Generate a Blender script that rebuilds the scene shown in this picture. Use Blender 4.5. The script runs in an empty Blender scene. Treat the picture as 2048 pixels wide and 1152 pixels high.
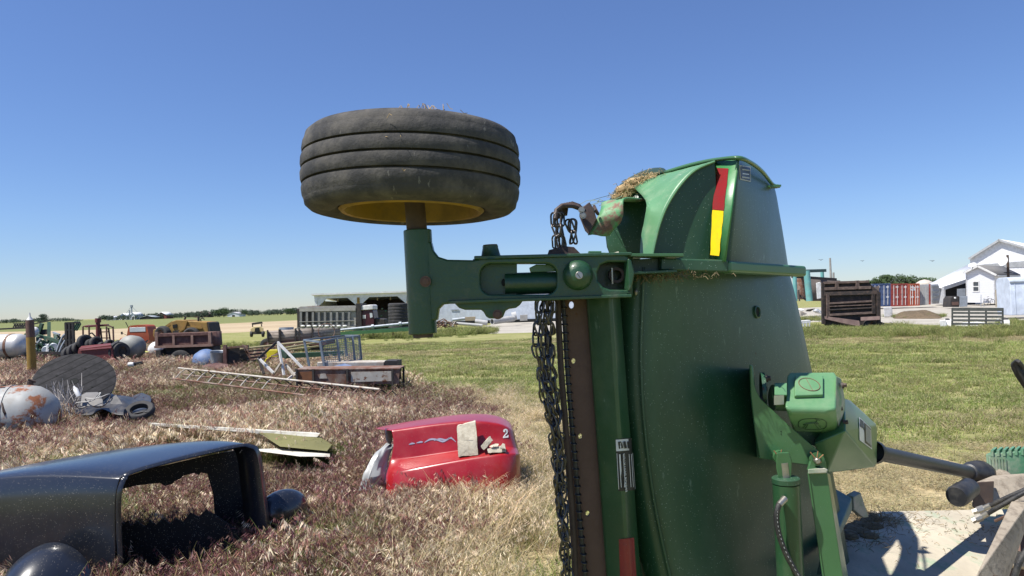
import bpy, bmesh, math, random
from mathutils import Vector, Matrix, Euler, noise
from mathutils.bvhtree import BVHTree

# ------------------------------------------------------------------ camera, sky, sun, exposure
S = bpy.context.scene
COL = S.collection
H = 2.0                      # eye height above the yard
F = 1450.0                   # focal length in photo pixels (2048 wide)
PITCH, ROLL = math.radians(1.40), math.radians(1.79)
cam_d = bpy.data.cameras.new('camera'); cam = bpy.data.objects.new('camera', cam_d); COL.objects.link(cam)
cam_d.sensor_width = 36; cam_d.lens = F/2048*36; cam_d.clip_start = .05; cam_d.clip_end = 6000
CR = (Matrix.Rotation(math.pi/2 + PITCH, 3, 'X') @ Matrix.Rotation(-ROLL, 3, 'Z'))
cam.matrix_world = Matrix.Translation((0, 0, H)) @ CR.to_4x4()
S.camera = cam

SUN_EL, SUN_AZ = math.radians(62), math.radians(-118)      # azimuth clockwise from +Y
w = bpy.data.worlds.new('World'); S.world = w; w.use_nodes = True
nt = w.node_tree; bg = nt.nodes['Background']
sky = nt.nodes.new('ShaderNodeTexSky'); sky.sky_type = 'NISHITA'; sky.sun_disc = False
sky.sun_elevation = SUN_EL; sky.sun_rotation = SUN_AZ
sky.altitude = 300; sky.air_density = 1.0; sky.dust_density = 0.05; sky.ozone_density = 3.0
hs_ = nt.nodes.new('ShaderNodeHueSaturation'); hs_.inputs['Saturation'].default_value = 1.10; nt.links.new(sky.outputs[0], hs_.inputs['Color'])
tint = nt.nodes.new('ShaderNodeMix'); tint.data_type = 'RGBA'; tint.blend_type = 'MULTIPLY'; tint.inputs[0].default_value = 1
nt.links.new(hs_.outputs[0], tint.inputs[6]); tg = nt.nodes.new('ShaderNodeTexCoord'); sx_ = nt.nodes.new('ShaderNodeSeparateXYZ'); nt.links.new(tg.outputs['Generated'], sx_.inputs[0])
tr_ = nt.nodes.new('ShaderNodeValToRGB'); nt.links.new(sx_.outputs[2], tr_.inputs[0])
tr_.color_ramp.elements[0].position = 0; tr_.color_ramp.elements[0].color = (.66,.73,.94,1); tr_.color_ramp.elements[1].position = .42; tr_.color_ramp.elements[1].color = (1.02,.96,1.14,1)
e_ = tr_.color_ramp.elements.new(.12); e_.color = (.80,.85,1.05,1)
nt.links.new(tr_.outputs[0], tint.inputs[7]); nt.links.new(tint.outputs[2], bg.inputs[0]); bg.inputs[1].default_value = .088
sd = bpy.data.lights.new('sun', 'SUN'); sd.energy = 5.0; sd.angle = math.radians(.53); sd.color = (1, .955, .88)
sun = bpy.data.objects.new('sun', sd); COL.objects.link(sun)
SD = Vector((math.sin(SUN_AZ)*math.cos(SUN_EL), math.cos(SUN_AZ)*math.cos(SUN_EL), math.sin(SUN_EL)))
sun.rotation_euler = SD.to_track_quat('Z', 'Y').to_euler(); sun.location = (0, 0, 60)
S.view_settings.view_transform = 'Standard'; S.view_settings.look = 'None'
S.view_settings.exposure = 0.55; S.view_settings.gamma = 1
S.render.engine = 'CYCLES'
S.cycles.max_bounces = 6; S.cycles.diffuse_bounces = 3; S.cycles.glossy_bounces = 3
S.cycles.transmission_bounces = 4; S.cycles.transparent_max_bounces = 8; S.cycles.caustics_reflective = False

# ------------------------------------------------------------------ helpers
R = math.radians
def ray(u, v):
    return CR @ Vector(((u-1024)/F, -(v-576)/F, -1))
def U(u, v, Y):
    """the point of the place that lies Y metres ahead, seen in the photo at (u, v)"""
    d = ray(u, v); return Vector((0, 0, H)) + d*(Y/d.y)
def G(u, v, z=0.0):
    d = ray(u, v); return Vector((0, 0, H)) + d*((z-H)/d.z)
def B(u, Y, z=0.0):
    """ground point Y metres ahead in photo column u (measured at the horizon)"""
    v = 643-.031*u
    for _ in range(4):
        p = U(u, v, Y); v += (p.z-z)/Y*F*1.0
    p = U(u, v, Y); return Vector((p.x, Y, z))

def nmat(name):
    m = bpy.data.materials.new(name); m.use_nodes = True
    n = m.node_tree.nodes; l = m.node_tree.links
    return m, n, l, n['Principled BSDF']
def mixc(n, l, fac, a, b, mode='MIX'):
    x = n.new('ShaderNodeMix'); x.data_type = 'RGBA'; x.blend_type = mode
    for sock, val in ((x.inputs[0], fac), (x.inputs[6], a), (x.inputs[7], b)):
        if hasattr(val, 'links') or hasattr(val, 'is_linked'): l.new(val, sock)
        else: sock.default_value = val if not isinstance(val, tuple) else (*val[:3], 1)
    return x.outputs[2]
def ramp(n, l, src, p0, p1, c0=(0,0,0), c1=(1,1,1)):
    r = n.new('ShaderNodeValToRGB'); l.new(src, r.inputs[0])
    r.color_ramp.elements[0].position = p0; r.color_ramp.elements[1].position = p1
    r.color_ramp.elements[0].color = (*c0, 1); r.color_ramp.elements[1].color = (*c1, 1)
    return r.outputs[0]
def tex(n, l, kind, scale, co, detail=6, rough=.6, **kw):
    t = n.new({'noise':'ShaderNodeTexNoise','voronoi':'ShaderNodeTexVoronoi','wave':'ShaderNodeTexWave'}[kind])
    t.inputs['Scale'].default_value = scale
    if kind == 'noise': t.inputs['Detail'].default_value = detail; t.inputs['Roughness'].default_value = rough
    l.new(co, t.inputs['Vector']); return t
def mapped(n, l, co, scale=(1,1,1), rot=(0,0,0)):
    m = n.new('ShaderNodeMapping'); l.new(co, m.inputs[0]); m.inputs['Scale'].default_value = scale
    m.inputs['Rotation'].default_value = rot; return m.outputs[0]
MATS = {}
def M(name, col=None, rough=.5, metal=0, dirt=None, da=.5, ds=5, dlo=.45, dhi=.7, var=.12, rust=0, rs=4, rcol=(.16,.06,.025),
      speck=0, scol=(.55,.56,.5), sps=90, bump=.15, bs=60, stretch=(1,1,1), coat=0, spec=.5, scratch=0):
    """weathered surface: base colour, broad tone variation, dirt film, rust patches, specks, scratches, fine bump"""
    if name in MATS: return MATS[name]
    m, n, l, b = nmat(name); MATS[name] = m
    tc = n.new('ShaderNodeTexCoord').outputs['Object']; co = mapped(n, l, tc, stretch)
    c = col
    v = tex(n, l, 'noise', 2.3, co, 5)
    f = ramp(n, l, v.outputs[0], .3, .7)
    lo = tuple(x*(1-var*1.6) for x in col); hi = tuple(min(1, x*(1+var)) for x in col)
    c = mixc(n, l, f, lo, hi); ro = rough; rsock = None
    if dirt:
        d = tex(n, l, 'noise', ds, co, 9, .68)
        g = ramp(n, l, d.outputs[0], dlo, dhi, (0,0,0), (da,da,da))
        c = mixc(n, l, g, c, dirt)
        rr = n.new('ShaderNodeMapRange'); l.new(g, rr.inputs[0]); rr.inputs[3].default_value = rough; rr.inputs[4].default_value = min(1, rough+.35); rsock = rr.outputs[0]
    if scratch:
        s = tex(n, l, 'noise', 34, mapped(n, l, co, (1, .12, .35), (.3,.5,.2)), 4, .7)
        c = mixc(n, l, ramp(n, l, s.outputs[0], .66, .7, (0,0,0), (scratch,)*3), c, scol)
    if rust:
        d = tex(n, l, 'noise', rs, co, 8, .7)
        t = .72-rust*.5
        g = ramp(n, l, d.outputs[0], t, t+.06)
        d2 = tex(n, l, 'noise', 22, co, 6)
        rc = mixc(n, l, d2.outputs[0], tuple(x*.55 for x in rcol), tuple(x*1.5 for x in rcol))
        c = mixc(n, l, g, c, rc)
        rr = n.new('ShaderNodeMix'); l.new(g, rr.inputs[0])
        if rsock: l.new(rsock, rr.inputs[2])
        else: rr.inputs[2].default_value = rough
        rr.inputs[3].default_value = .85; rsock = rr.outputs[0]
    if speck:
        vo = tex(n, l, 'voronoi', sps, tc); ln = n.new('ShaderNodeMath'); ln.operation = 'LESS_THAN'
        ns = tex(n, l, 'noise', 30, tc, 2); ad = n.new('ShaderNodeMath'); ad.operation = 'MULTIPLY'
        l.new(ns.outputs[0], ad.inputs[0]); ad.inputs[1].default_value = speck
        l.new(vo.outputs['Distance'], ln.inputs[0]); l.new(ad.outputs[0], ln.inputs[1])
        c = mixc(n, l, ln.outputs[0], c, scol)
    l.new(c, b.inputs['Base Color'])
    if rsock: l.new(rsock, b.inputs['Roughness'])
    else: b.inputs['Roughness'].default_value = rough
    b.inputs['Metallic'].default_value = metal; b.inputs['Coat Weight'].default_value = coat; b.inputs['Coat Roughness'].default_value = .12
    b.inputs['Specular IOR Level'].default_value = spec
    if bump:
        t = tex(n, l, 'noise', bs, co, 6, .65); bp = n.new('ShaderNodeBump'); bp.inputs['Strength'].default_value = bump
        bp.inputs['Distance'].default_value = .004; l.new(t.outputs[0], bp.inputs['Height']); l.new(bp.outputs[0], b.inputs['Normal'])
    return m

GREEN = (.054, .148, .058); DUST = (.30, .29, .22)
m_green = M('green_paint', GREEN, .34, dirt=(.10,.17,.10), da=.30, ds=7, dlo=.5, dhi=.8, var=.10, speck=.10, sps=120, scol=(.30,.40,.30), bump=.10, bs=90, coat=.25)
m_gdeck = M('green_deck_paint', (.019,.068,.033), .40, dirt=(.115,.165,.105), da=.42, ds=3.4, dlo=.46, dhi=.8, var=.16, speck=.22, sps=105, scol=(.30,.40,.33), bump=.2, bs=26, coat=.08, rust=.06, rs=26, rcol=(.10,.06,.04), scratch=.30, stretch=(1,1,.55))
m_gshade = M('green_shade_paint', (.024,.080,.033), .34, dirt=(.10,.15,.09), da=.4, ds=7, dlo=.5, dhi=.8, var=.14, speck=.10, sps=120, scol=(.30,.40,.30), bump=.12, bs=90, coat=.2, scratch=.2)  # machine green darkened: the shade on the post is put into the colour
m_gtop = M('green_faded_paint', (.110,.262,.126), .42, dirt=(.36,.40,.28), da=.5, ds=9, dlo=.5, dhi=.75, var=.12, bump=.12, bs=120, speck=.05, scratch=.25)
m_gcast = M('green_cast_paint', (.019,.070,.031), .40, dirt=(.12,.12,.09), da=.5, ds=12, dlo=.55, dhi=.75, var=.16, bump=.55, bs=55, speck=.08, sps=110, scol=(.25,.38,.28), coat=.2)
m_gworn = M('green_worn_to_rust', (.10,.28,.12), .5, dirt=(.36,.36,.25), da=.55, ds=14, rust=.33, rs=7, rcol=(.20,.115,.085), bump=.3, bs=80)
m_gdust = M('green_dusty_paint', (.06,.24,.10), .6, dirt=(.50,.47,.38), da=.95, ds=5, dlo=.35, dhi=.55, bump=.3, bs=60)
m_deckdust = M('dusty_deck_paint', (.54,.48,.37), .85, dirt=(.22,.34,.22), da=.7, ds=9, dlo=.52, dhi=.66, var=.22, rust=.10, rs=22, rcol=(.22,.18,.12), bump=.7, bs=60, speck=.2, sps=60, scol=(.30,.28,.20), stretch=(1,.5,1))
m_brown = M('brown_rust_steel', (.115,.062,.046), .62, dirt=(.19,.12,.09), da=.7, ds=9, rust=.2, rs=18, rcol=(.12,.055,.03), bump=.35, bs=60)
m_darkrust = M('dark_rust_steel', (.055,.036,.030), .6, dirt=(.13,.085,.06), da=.6, ds=14, bump=.4, bs=70)
m_dirty = M('mud_caked_steel', (.34,.29,.225), .9, dirt=(.16,.13,.10), da=.7, ds=22, dlo=.5, dhi=.62, rust=.12, rs=9, bump=1.0, bs=45)
m_chain = M('chain_steel', (.10,.095,.092), .34, .8, dirt=(.11,.075,.05), da=.4, ds=30, bump=.15, bs=120)
m_steel = M('bare_steel', (.42,.40,.36), .38, .85, dirt=(.20,.14,.09), da=.5, ds=25, bump=.2)
m_tyre = M('tyre_rubber', (.044,.043,.043), .75, dirt=(.17,.155,.135), da=.65, ds=13, dlo=.42, dhi=.74, var=.25, bump=.7, bs=55, scratch=.75, scol=(.17,.165,.15), spec=.3)
m_otyre = M('old_rubber', (.030,.030,.032), .8, dirt=(.12,.11,.095), da=.5, ds=4, bump=.2, bs=20)
m_rim = M('yellow_rim', (.30,.18,.015), .5, dirt=(.16,.11,.04), da=.8, ds=9, dlo=.45, dhi=.65, bump=.2)
m_black = M('black_plastic', (.022,.023,.026), .45, dirt=(.16,.15,.13), da=.30, ds=20, bump=.2, bs=90, scratch=.2, scol=(.1,.1,.1))
m_hose = M('black_hose', (.02,.02,.022), .5, dirt=(.13,.12,.10), da=.4, ds=30, bump=.6, bs=200)
m_rtape = M('red_tape', (.27,.018,.022), .38, dirt=(.10,.02,.02), da=.5, ds=16, var=.12, speck=.1, sps=70, scol=(.4,.2,.2))
m_ytape = M('yellow_tape', (.78,.55,.01), .38, dirt=(.35,.24,.03), da=.4, ds=16, dlo=.55, dhi=.75, speck=.08, sps=60, scol=(.2,.14,.03))
m_wht = M('white_paint', (.70,.70,.68), .55, dirt=(.33,.29,.23), da=.45, ds=5)
m_wclean = M('white_wall', (.74,.75,.76), .5, dirt=(.5,.5,.48), da=.4, ds=.6, bump=0)
m_label = M('white_label', (.68,.68,.66), .4, bump=0)
m_blk = M('black_label', (.015,.015,.016), .4, dirt=(.12,.12,.11), da=.35, ds=25, bump=0)
m_hay = M('dry_hay', (.42,.30,.15), .9, dirt=(.16,.10,.05), da=.8, ds=30, bump=0)
m_dhay = M('damp_hay', (.19,.15,.085), .95, dirt=(.08,.06,.035), da=.8, ds=30, bump=0)
m_hole = M('dark_opening', (.008,.010,.009), .9, bump=0)

class MB:
    def __init__(s): s.v = []; s.f = []
    def add(s, vs, fs):
        o = len(s.v); s.v += [Vector(x) for x in vs]; s.f += [tuple(i+o for i in f) for f in fs]; return s
    def box(s, c, size, rot=None):
        c = Vector(c); x, y, z = (k/2 for k in size)
        rm = rot if isinstance(rot, Matrix) else (Euler(rot).to_matrix() if rot else Matrix.Identity(3))
        vs = [c + rm @ Vector((a*x, b*y, d*z)) for a in (-1,1) for b in (-1,1) for d in (-1,1)]
        return s.add(vs, [(0,1,3,2),(4,6,7,5),(0,4,5,1),(2,3,7,6),(0,2,6,4),(1,5,7,3)])
    def bar(s, p0, p1, w, h, up=(0,0,1)):
        p0, p1 = Vector(p0), Vector(p1); d = (p1-p0).normalized(); u = Vector(up)
        if abs(d.dot(u)) > .97: u = Vector((0,1,0))
        a = d.cross(u).normalized(); u = a.cross(d)
        vs = [p + a*i*w/2 + u*j*h/2 for p in (p0,p1) for i,j in ((-1,-1),(1,-1),(1,1),(-1,1))]
        return s.add(vs, [(0,1,2,3),(7,6,5,4),(0,4,5,1),(1,5,6,2),(2,6,7,3),(3,7,4,0)])
    def tube(s, pts, r, n=8, closed=False, caps=True):
        pts = [Vector(p) for p in pts]; k = len(pts); rr = r if isinstance(r, (list, tuple)) else [r]*k
        vs = []; a = None
        for i, p in enumerate(pts):
            t = (pts[(i+1)%k]-pts[i-1]) if closed else (pts[min(i+1,k-1)]-pts[max(i-1,0)])
            t = t.normalized() if t.length > 1e-9 else Vector((0,0,1))
            if a is None:
                a = t.orthogonal().normalized()
            a = (a - t*a.dot(t)); a = a.normalized() if a.length > 1e-6 else t.orthogonal().normalized()
            b = t.cross(a)
            vs += [p + (a*math.cos(q)+b*math.sin(q))*rr[i] for q in (2*math.pi*j/n for j in range(n))]
        fs = []
        for i in range(k if closed else k-1):
            i2 = (i+1)%k
            for j in range(n): fs.append((i*n+j, i*n+(j+1)%n, i2*n+(j+1)%n, i2*n+j))
        if caps and not closed: fs += [tuple(range(n-1,-1,-1)), tuple((k-1)*n+j for j in range(n))]
        return s.add(vs, fs)
    def cyl(s, p0, p1, r0, r1=None, n=16, caps=True):
        return s.tube([p0, p1], [r0, r0 if r1 is None else r1], n, caps=caps)
    def lathe(s, prof, o, axis=(0,0,1), n=32, closed=False):
        ax = Vector(axis).normalized(); a = ax.orthogonal().normalized(); b = ax.cross(a); o = Vector(o); k = len(prof)
        vs = [o + ax*h + (a*math.cos(q)+b*math.sin(q))*max(r, 1e-4) for r, h in prof for q in (2*math.pi*j/n for j in range(n))]
        fs = [(i*n+j, i*n+(j+1)%n, ((i+1)%k)*n+(j+1)%n, ((i+1)%k)*n+j) for i in range(k if closed else k-1) for j in range(n)]
        return s.add(vs, fs)
    def grid(s, rows):
        k = len(rows[0]); vs = [p for r in rows for p in r]
        return s.add(vs, [(i*k+j, i*k+j+1, (i+1)*k+j+1, (i+1)*k+j) for i in range(len(rows)-1) for j in range(k-1)])
    def hull(s, pts):
        bm = bmesh.new(); [bm.verts.new(p) for p in pts]
        r = bmesh.ops.convex_hull(bm, input=bm.verts)
        bmesh.ops.delete(bm, geom=[g for g in set(r['geom_interior']+r['geom_unused']) if isinstance(g, bmesh.types.BMVert) and g.is_valid], context='VERTS')
        bmesh.ops.dissolve_limit(bm, angle_limit=.02, verts=bm.verts, edges=bm.edges)
        bm.verts.index_update(); s.add([v.co.copy() for v in bm.verts], [tuple(v.index for v in f.verts) for f in bm.faces]); bm.free(); return s
    def prism(s, pts, vec):
        k = len(pts); vec = Vector(vec); vs = [Vector(p) for p in pts] + [Vector(p)+vec for p in pts]
        return s.add(vs, [tuple(range(k-1,-1,-1)), tuple(range(k,2*k))] + [(i,(i+1)%k,(i+1)%k+k,i+k) for i in range(k)])
    def ball(s, c, r, n=16, m=10, rot=None):
        c = Vector(c); rx, ry, rz = r if isinstance(r, (tuple, list)) else (r, r, r); rm = rot or Matrix.Identity(3)
        rows = [[c + rm @ Vector((rx*math.sin(a)*math.cos(b), ry*math.sin(a)*math.sin(b), rz*math.cos(a))) for b in (2*math.pi*j/n for j in range(n+1))] for a in (max(.001,min(math.pi-.001,math.pi*i/m)) for i in range(m+1))]
        return s.grid(rows)
    def quad(s, a, b, c, d): return s.add([a,b,c,d], [(0,1,2,3)])
    def build(s, name, mat, parent=None, bevel=0, smooth=38, solid=0, sub=0, kind=None, weld=True, seg=2):
        o0 = parent_loc(parent)
        me = bpy.data.meshes.new(name); inv = o0.inverted()
        me.from_pydata([inv @ p for p in s.v], [], s.f); me.validate()
        bm = bmesh.new(); bm.from_mesh(me)
        if weld: bmesh.ops.remove_doubles(bm, verts=bm.verts, dist=1e-5)
        bmesh.ops.recalc_face_normals(bm, faces=bm.faces); bm.to_mesh(me); bm.free()
        for x in (mat if isinstance(mat, list) else [mat]): me.materials.append(x)
        if smooth:
            me.shade_smooth()
            if smooth < 180: me.set_sharp_from_angle(angle=R(smooth))
        o = bpy.data.objects.new(name, me); COL.objects.link(o)
        if parent: o.parent = parent
        if solid:
            q = o.modifiers.new('solid', 'SOLIDIFY'); q.thickness = solid; q.offset = 0
        if sub:
            q = o.modifiers.new('sub', 'SUBSURF'); q.levels = q.render_levels = sub
        if bevel:
            q = o.modifiers.new('bevel', 'BEVEL'); q.width = bevel; q.segments = seg; q.limit_method = 'ANGLE'; q.angle_limit = R(32); q.harden_normals = True
        if kind: o['kind'] = kind
        return o
def parent_loc(p):
    m = Matrix.Identity(4)
    while p:
        m = p.matrix_basis @ m; p = p.parent
    return m
def thing(name, label, cat, loc=(0,0,0), rz=0, group=None):
    o = bpy.data.objects.new(name, None); COL.objects.link(o); o.empty_display_size = .2
    o.matrix_basis = Matrix.Translation(Vector(loc)) @ Matrix.Rotation(rz, 4, 'Z')
    return tag(o, label, cat, group)
def tag(o, label, cat, group=None):
    o['label'] = label; o['category'] = cat
    if group: o['group'] = group
    return o
def L(t):
    """builds in the thing's own coordinates"""
    class LMB(MB):
        def build(s, name, mat, parent=None, **k):
            m = parent_loc(t); s.v = [m @ p for p in s.v]; return MB.build(s, name, mat, parent or t, **k)
    return LMB()
def kids(o): return [c for c in bpy.data.objects if c.parent == o]
def dup(o, loc, rz=0, label=None, parent=None, scale=None):
    c = o.copy(); COL.objects.link(c)
    if parent: c.parent = parent
    else:
        c.location = loc; c.rotation_euler = (0,0,rz)
        if scale: c.scale = scale if isinstance(scale, tuple) else (scale,)*3
    if label: c['label'] = label
    for k in kids(o): dup(k, None, parent=c)
    return c

class PL:
    """an upright plane Y metres ahead at column u, turned by yaw: outlines are measured on it"""
    def __init__(s, u, Y, yaw=0, v=600, tilt=0):
        s.o = U(u, v, Y); rm = Matrix.Rotation(yaw, 3, 'Z') @ Matrix.Rotation(tilt, 3, 'X')
        s.x = rm @ Vector((1,0,0)); s.y = rm @ Vector((0,0,1)); s.n = rm @ Vector((0,-1,0))
    def p(s, u, v, off=0):
        d = ray(u, v); e = Vector((0,0,H)); t = (s.o-e).dot(s.n)/d.dot(s.n); return e + d*t + s.n*off
    def q(s, u, v):
        k = s.p(u, v) - s.o; return (k.dot(s.x), k.dot(s.y))
    def pts(s, lst, off=0): return [s.p(u, v, off) for u, v in lst]
def rrect(x0, y0, x1, y1, r, n=5):
    out = []
    for cx, cy, a0 in ((x1-r,y0+r,-90),(x1-r,y1-r,0),(x0+r,y1-r,90),(x0+r,y0+r,180)):
        for i in range(n+1):
            a = R(a0+90*i/n); out.append((cx+r*math.cos(a), cy+r*math.sin(a)))
    return out
def ell(cx, cy, rx, ry, n=20): return [(cx+rx*math.cos(2*math.pi*i/n), cy+ry*math.sin(2*math.pi*i/n)) for i in range(n)]
def plate(name, mat, parent, pl, outlines, th, bevel=.003, off=0, smooth=45):
    """sheet or casting cut to the outlines (first the edge, then holes) measured on plane pl; th = depth behind it"""
    cu = bpy.data.curves.new(name, 'CURVE'); cu.dimensions = '2D'; cu.fill_mode = 'BOTH'
    for ol in outlines:
        sp = cu.splines.new('POLY'); q = [pl.q(u, v) for u, v in ol]; sp.points.add(len(q)-1); sp.use_cyclic_u = True
        for pt, (a, b) in zip(sp.points, q): pt.co = (a, b, 0, 1)
    cu.extrude = max(1e-4, th/2-bevel); cu.bevel_depth = bevel; cu.bevel_resolution = 2 if bevel > .002 else 0; cu.offset = -bevel
    tmp = bpy.data.objects.new(name, cu); me = bpy.data.meshes.new_from_object(tmp)
    rm = Matrix((pl.x, pl.y, pl.n)).transposed().to_4x4()
    me.transform(parent_loc(parent).inverted() @ Matrix.Translation(pl.o + pl.n*(off-th/2)) @ rm)
    bpy.data.objects.remove(tmp); bpy.data.curves.remove(cu)
    me.materials.clear(); me.materials.append(mat); me.shade_smooth(); me.set_sharp_from_angle(angle=R(smooth)); me.name = name
    o = bpy.data.objects.new(name, me); COL.objects.link(o); o.parent = parent
    return o
def bvh(o):
    dg = bpy.context.evaluated_depsgraph_get(); dg.update(); ev = o.evaluated_get(dg); me = ev.to_mesh(); mw = parent_loc(o)
    t = BVHTree.FromPolygons([mw @ v.co for v in me.vertices], [tuple(p.vertices) for p in me.polygons]); ev.to_mesh_clear(); return t
def hit(t, u, v, off=.003, Y=None):
    d = ray(u, v).normalized(); h = t.ray_cast(Vector((0,0,H)), d)
    if h[0] is None: return U(u, v, Y or 3)
    n = h[1] if h[1].dot(d) < 0 else -h[1]
    return h[0] + n*off
def sticker(name, mat, parent, t, quad, nx=4, ny=6, off=.003, jag=0):
    (a, b, c, d) = [Vector(q) for q in quad]; rows = []
    for j in range(ny+1):
        s = j/ny; l0 = a.lerp(d, s); r0 = b.lerp(c, s)
        rows.append([hit(t, *(l0.lerp(r0, i/nx) + Vector((random.uniform(-jag,jag), random.uniform(-jag,jag)))), off) for i in range(nx+1)])
    return MB().grid(rows).build(name, mat, parent)
def text(name, body, mat, parent, origin, x, y, size, th=.0006):
    """letters lying on the plane spanned by x and y, centred on origin"""
    cu = bpy.data.curves.new(name, 'FONT'); cu.body = body; cu.size = size; cu.align_x = 'CENTER'; cu.align_y = 'CENTER'; cu.extrude = th
    tmp = bpy.data.objects.new(name, cu); me = bpy.data.meshes.new_from_object(tmp); bpy.data.objects.remove(tmp)
    x = Vector(x).normalized(); z = x.cross(Vector(y)).normalized(); y = z.cross(x)
    me.transform(parent_loc(parent).inverted() @ Matrix.Translation(origin) @ Matrix((x, y, z)).transposed().to_4x4())
    me.materials.clear(); me.materials.append(mat); me.name = name
    o = bpy.data.objects.new(name, me); COL.objects.link(o); o.parent = parent; return o
def hexbolt(mb, c, n, r, h):
    n = Vector(n).normalized(); c = Vector(c)
    mb.cyl(c-n*h*.2, c+n*h*.25, r*1.45, n=14); mb.cyl(c+n*h*.25, c+n*h, r, r*.96, n=6); return mb
# ------------------------------------------------------------------ the folding rotary mower (foreground)
random.seed(4)
mow = thing('rotary_mower', 'big green rotary mower with one wing folded upright and its tyre up in the air', 'mower', (1.2, 3.1, 0))
# --- wing deck: domed sheet, flat towards us and curving away on the right
def dome(rowdef, Yl, Yr, nc=18, p=1.5):
    rows = []
    for v, a, b in rowdef:
        row = []
        for i in range(nc+1):
            t = i/nc; th = t*math.pi/2
            row.append(U(a+(b-a)*(.45*t+.55*math.sin(th)), v, Yl+(Yr-Yl)*(.62*t+.38*(1-math.cos(th)))))
        row += [U(b-1-4*k, v, Yr+.16*k+.1) for k in (1, 2)]
        rows.append(row)
    return rows
def lerp_rows(key, n):
    out = []
    for i in range(len(key)-1):
        for k in range(n):
            t = k/n; out.append(tuple(x+(y-x)*t for x, y in zip(key[i], key[i+1])))
    return out+[key[-1]]
def smooth_rows(key, n):
    out = []
    for i in range(len(key)-1):
        p0, p1, p2, p3 = key[max(i-1,0)], key[i], key[i+1], key[min(i+2,len(key)-1)]
        for k in range(n):
            t = k/n
            out.append(tuple(.5*(2*b+(c-a)*t+(2*a-5*b+4*c-d)*t*t+(3*b-a-3*c+d)*t**3) for a,b,c,d in zip(p0,p1,p2,p3)))
    return out+[key[-1]]
drows = smooth_rows([(534,1288,1573),(600,1285,1591),(720,1282,1617),(850,1289,1645),(1000,1308,1674),(1152,1340,1702),(1270,1372,1718)], 5)
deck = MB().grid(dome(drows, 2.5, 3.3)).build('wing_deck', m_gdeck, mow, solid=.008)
deck_t = bvh(deck)
seam = [U(a, v, 2.49) for v, a, b in drows]
MB().tube(seam, .0042, 6).build('weld_bead', m_gdeck, deck)
# side wall of the deck running back from the weld to the post
MB().grid([[U(a+1, v, 2.505), U(a-26, v, 2.53), U(a-52, v, 2.60), U(a-95, v, 2.63)] for v, a, b in drows]).build('deck_side', m_gdeck, mow, solid=.008)
h = hit(deck_t, 1513, 624, 0); nrm = Vector((.72, -.69, .05)).normalized()
MB().lathe([(.026,-.01),(.026,.006),(.021,.008),(.018,.004),(.018,-.02)], h, nrm, 24).build('drain_hole', m_gdeck, deck)
MB().lathe([(.0,.0025),(.019,.0026)], h, nrm, 24).build('hole_opening', m_hole, deck)
MB().ball(U(1272,584,2.50), (.006,.006,.012), 8, 6).build('hole_light', m_steel, mow)  # bright dot stands in for light showing through a small hole

# --- upper skirt: curved band, flat side, lamp panel and outer panel
seamU = smooth_rows([(1303,516),(1308,490),(1318,450),(1334,410),(1360,370),(1390,340),(1428,323)], 4)
farU = smooth_rows([(1281,512),(1284,470),(1290,440),(1292,402),(1262,362),(1318,345),(1428,321)], 4)
rows = []
for i, ((u0,v0),(u1,v1)) in enumerate(zip(seamU, farU)):
    t = i/(len(seamU)-1); Yn = 2.58+.04*t; Yf = 2.66+.55*max(0,min(1,(t-.45)/.3))
    rows.append([U(u0+(u1-u0)*k, v0+(v1-v0)*k, Yn+(Yf-Yn)*k) for k in (0,.06,.35,.7,1)])
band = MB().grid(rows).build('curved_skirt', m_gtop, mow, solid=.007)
MB().tube([U(u+1, v, 2.575+.04*i/24) for i,(u,v) in enumerate(seamU)], .005, 6).build('weld_bead', m_gtop, band)
# back part of the skirt, seen past the notch, with its dark inner face
MB().grid([[U(u, v, Y) for u, v, Y in r] for r in (
    [(1300,528,2.9),(1296,450,2.9),(1300,398,2.9),(1330,372,2.95)],
    [(1250,525,2.95),(1245,450,2.95),(1256,396,2.95),(1300,352,2.98)],
    [(1214,520,3.0),(1209,470,3.0),(1206,430,3.0),(1262,362,3.05)])]).build('inner_skirt', m_gdeck, mow, solid=.01, sub=1)
MB().grid([[U(u, v, Y) for u, v, Y in r] for r in (
    [(1211,440,3.25),(1216,400,3.25),(1238,367,3.25),(1275,345,3.25),(1310,334,3.25),(1332,337,3.25)],
    [(1215,440,3.0),(1222,402,3.0),(1246,372,3.0),(1280,350,3.0),(1312,340,3.0),(1333,342,3.0)],
    [(1225,440,2.98),(1232,406,2.98),(1254,378,2.98),(1290,358,2.98),(1318,347,2.98),(1335,346,2.98)])]).build('far_rim', M('dark_edge',(.02,.05,.03),.5,dirt=(.12,.12,.08),da=.5,ds=8), mow, solid=.012, sub=1)
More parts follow.
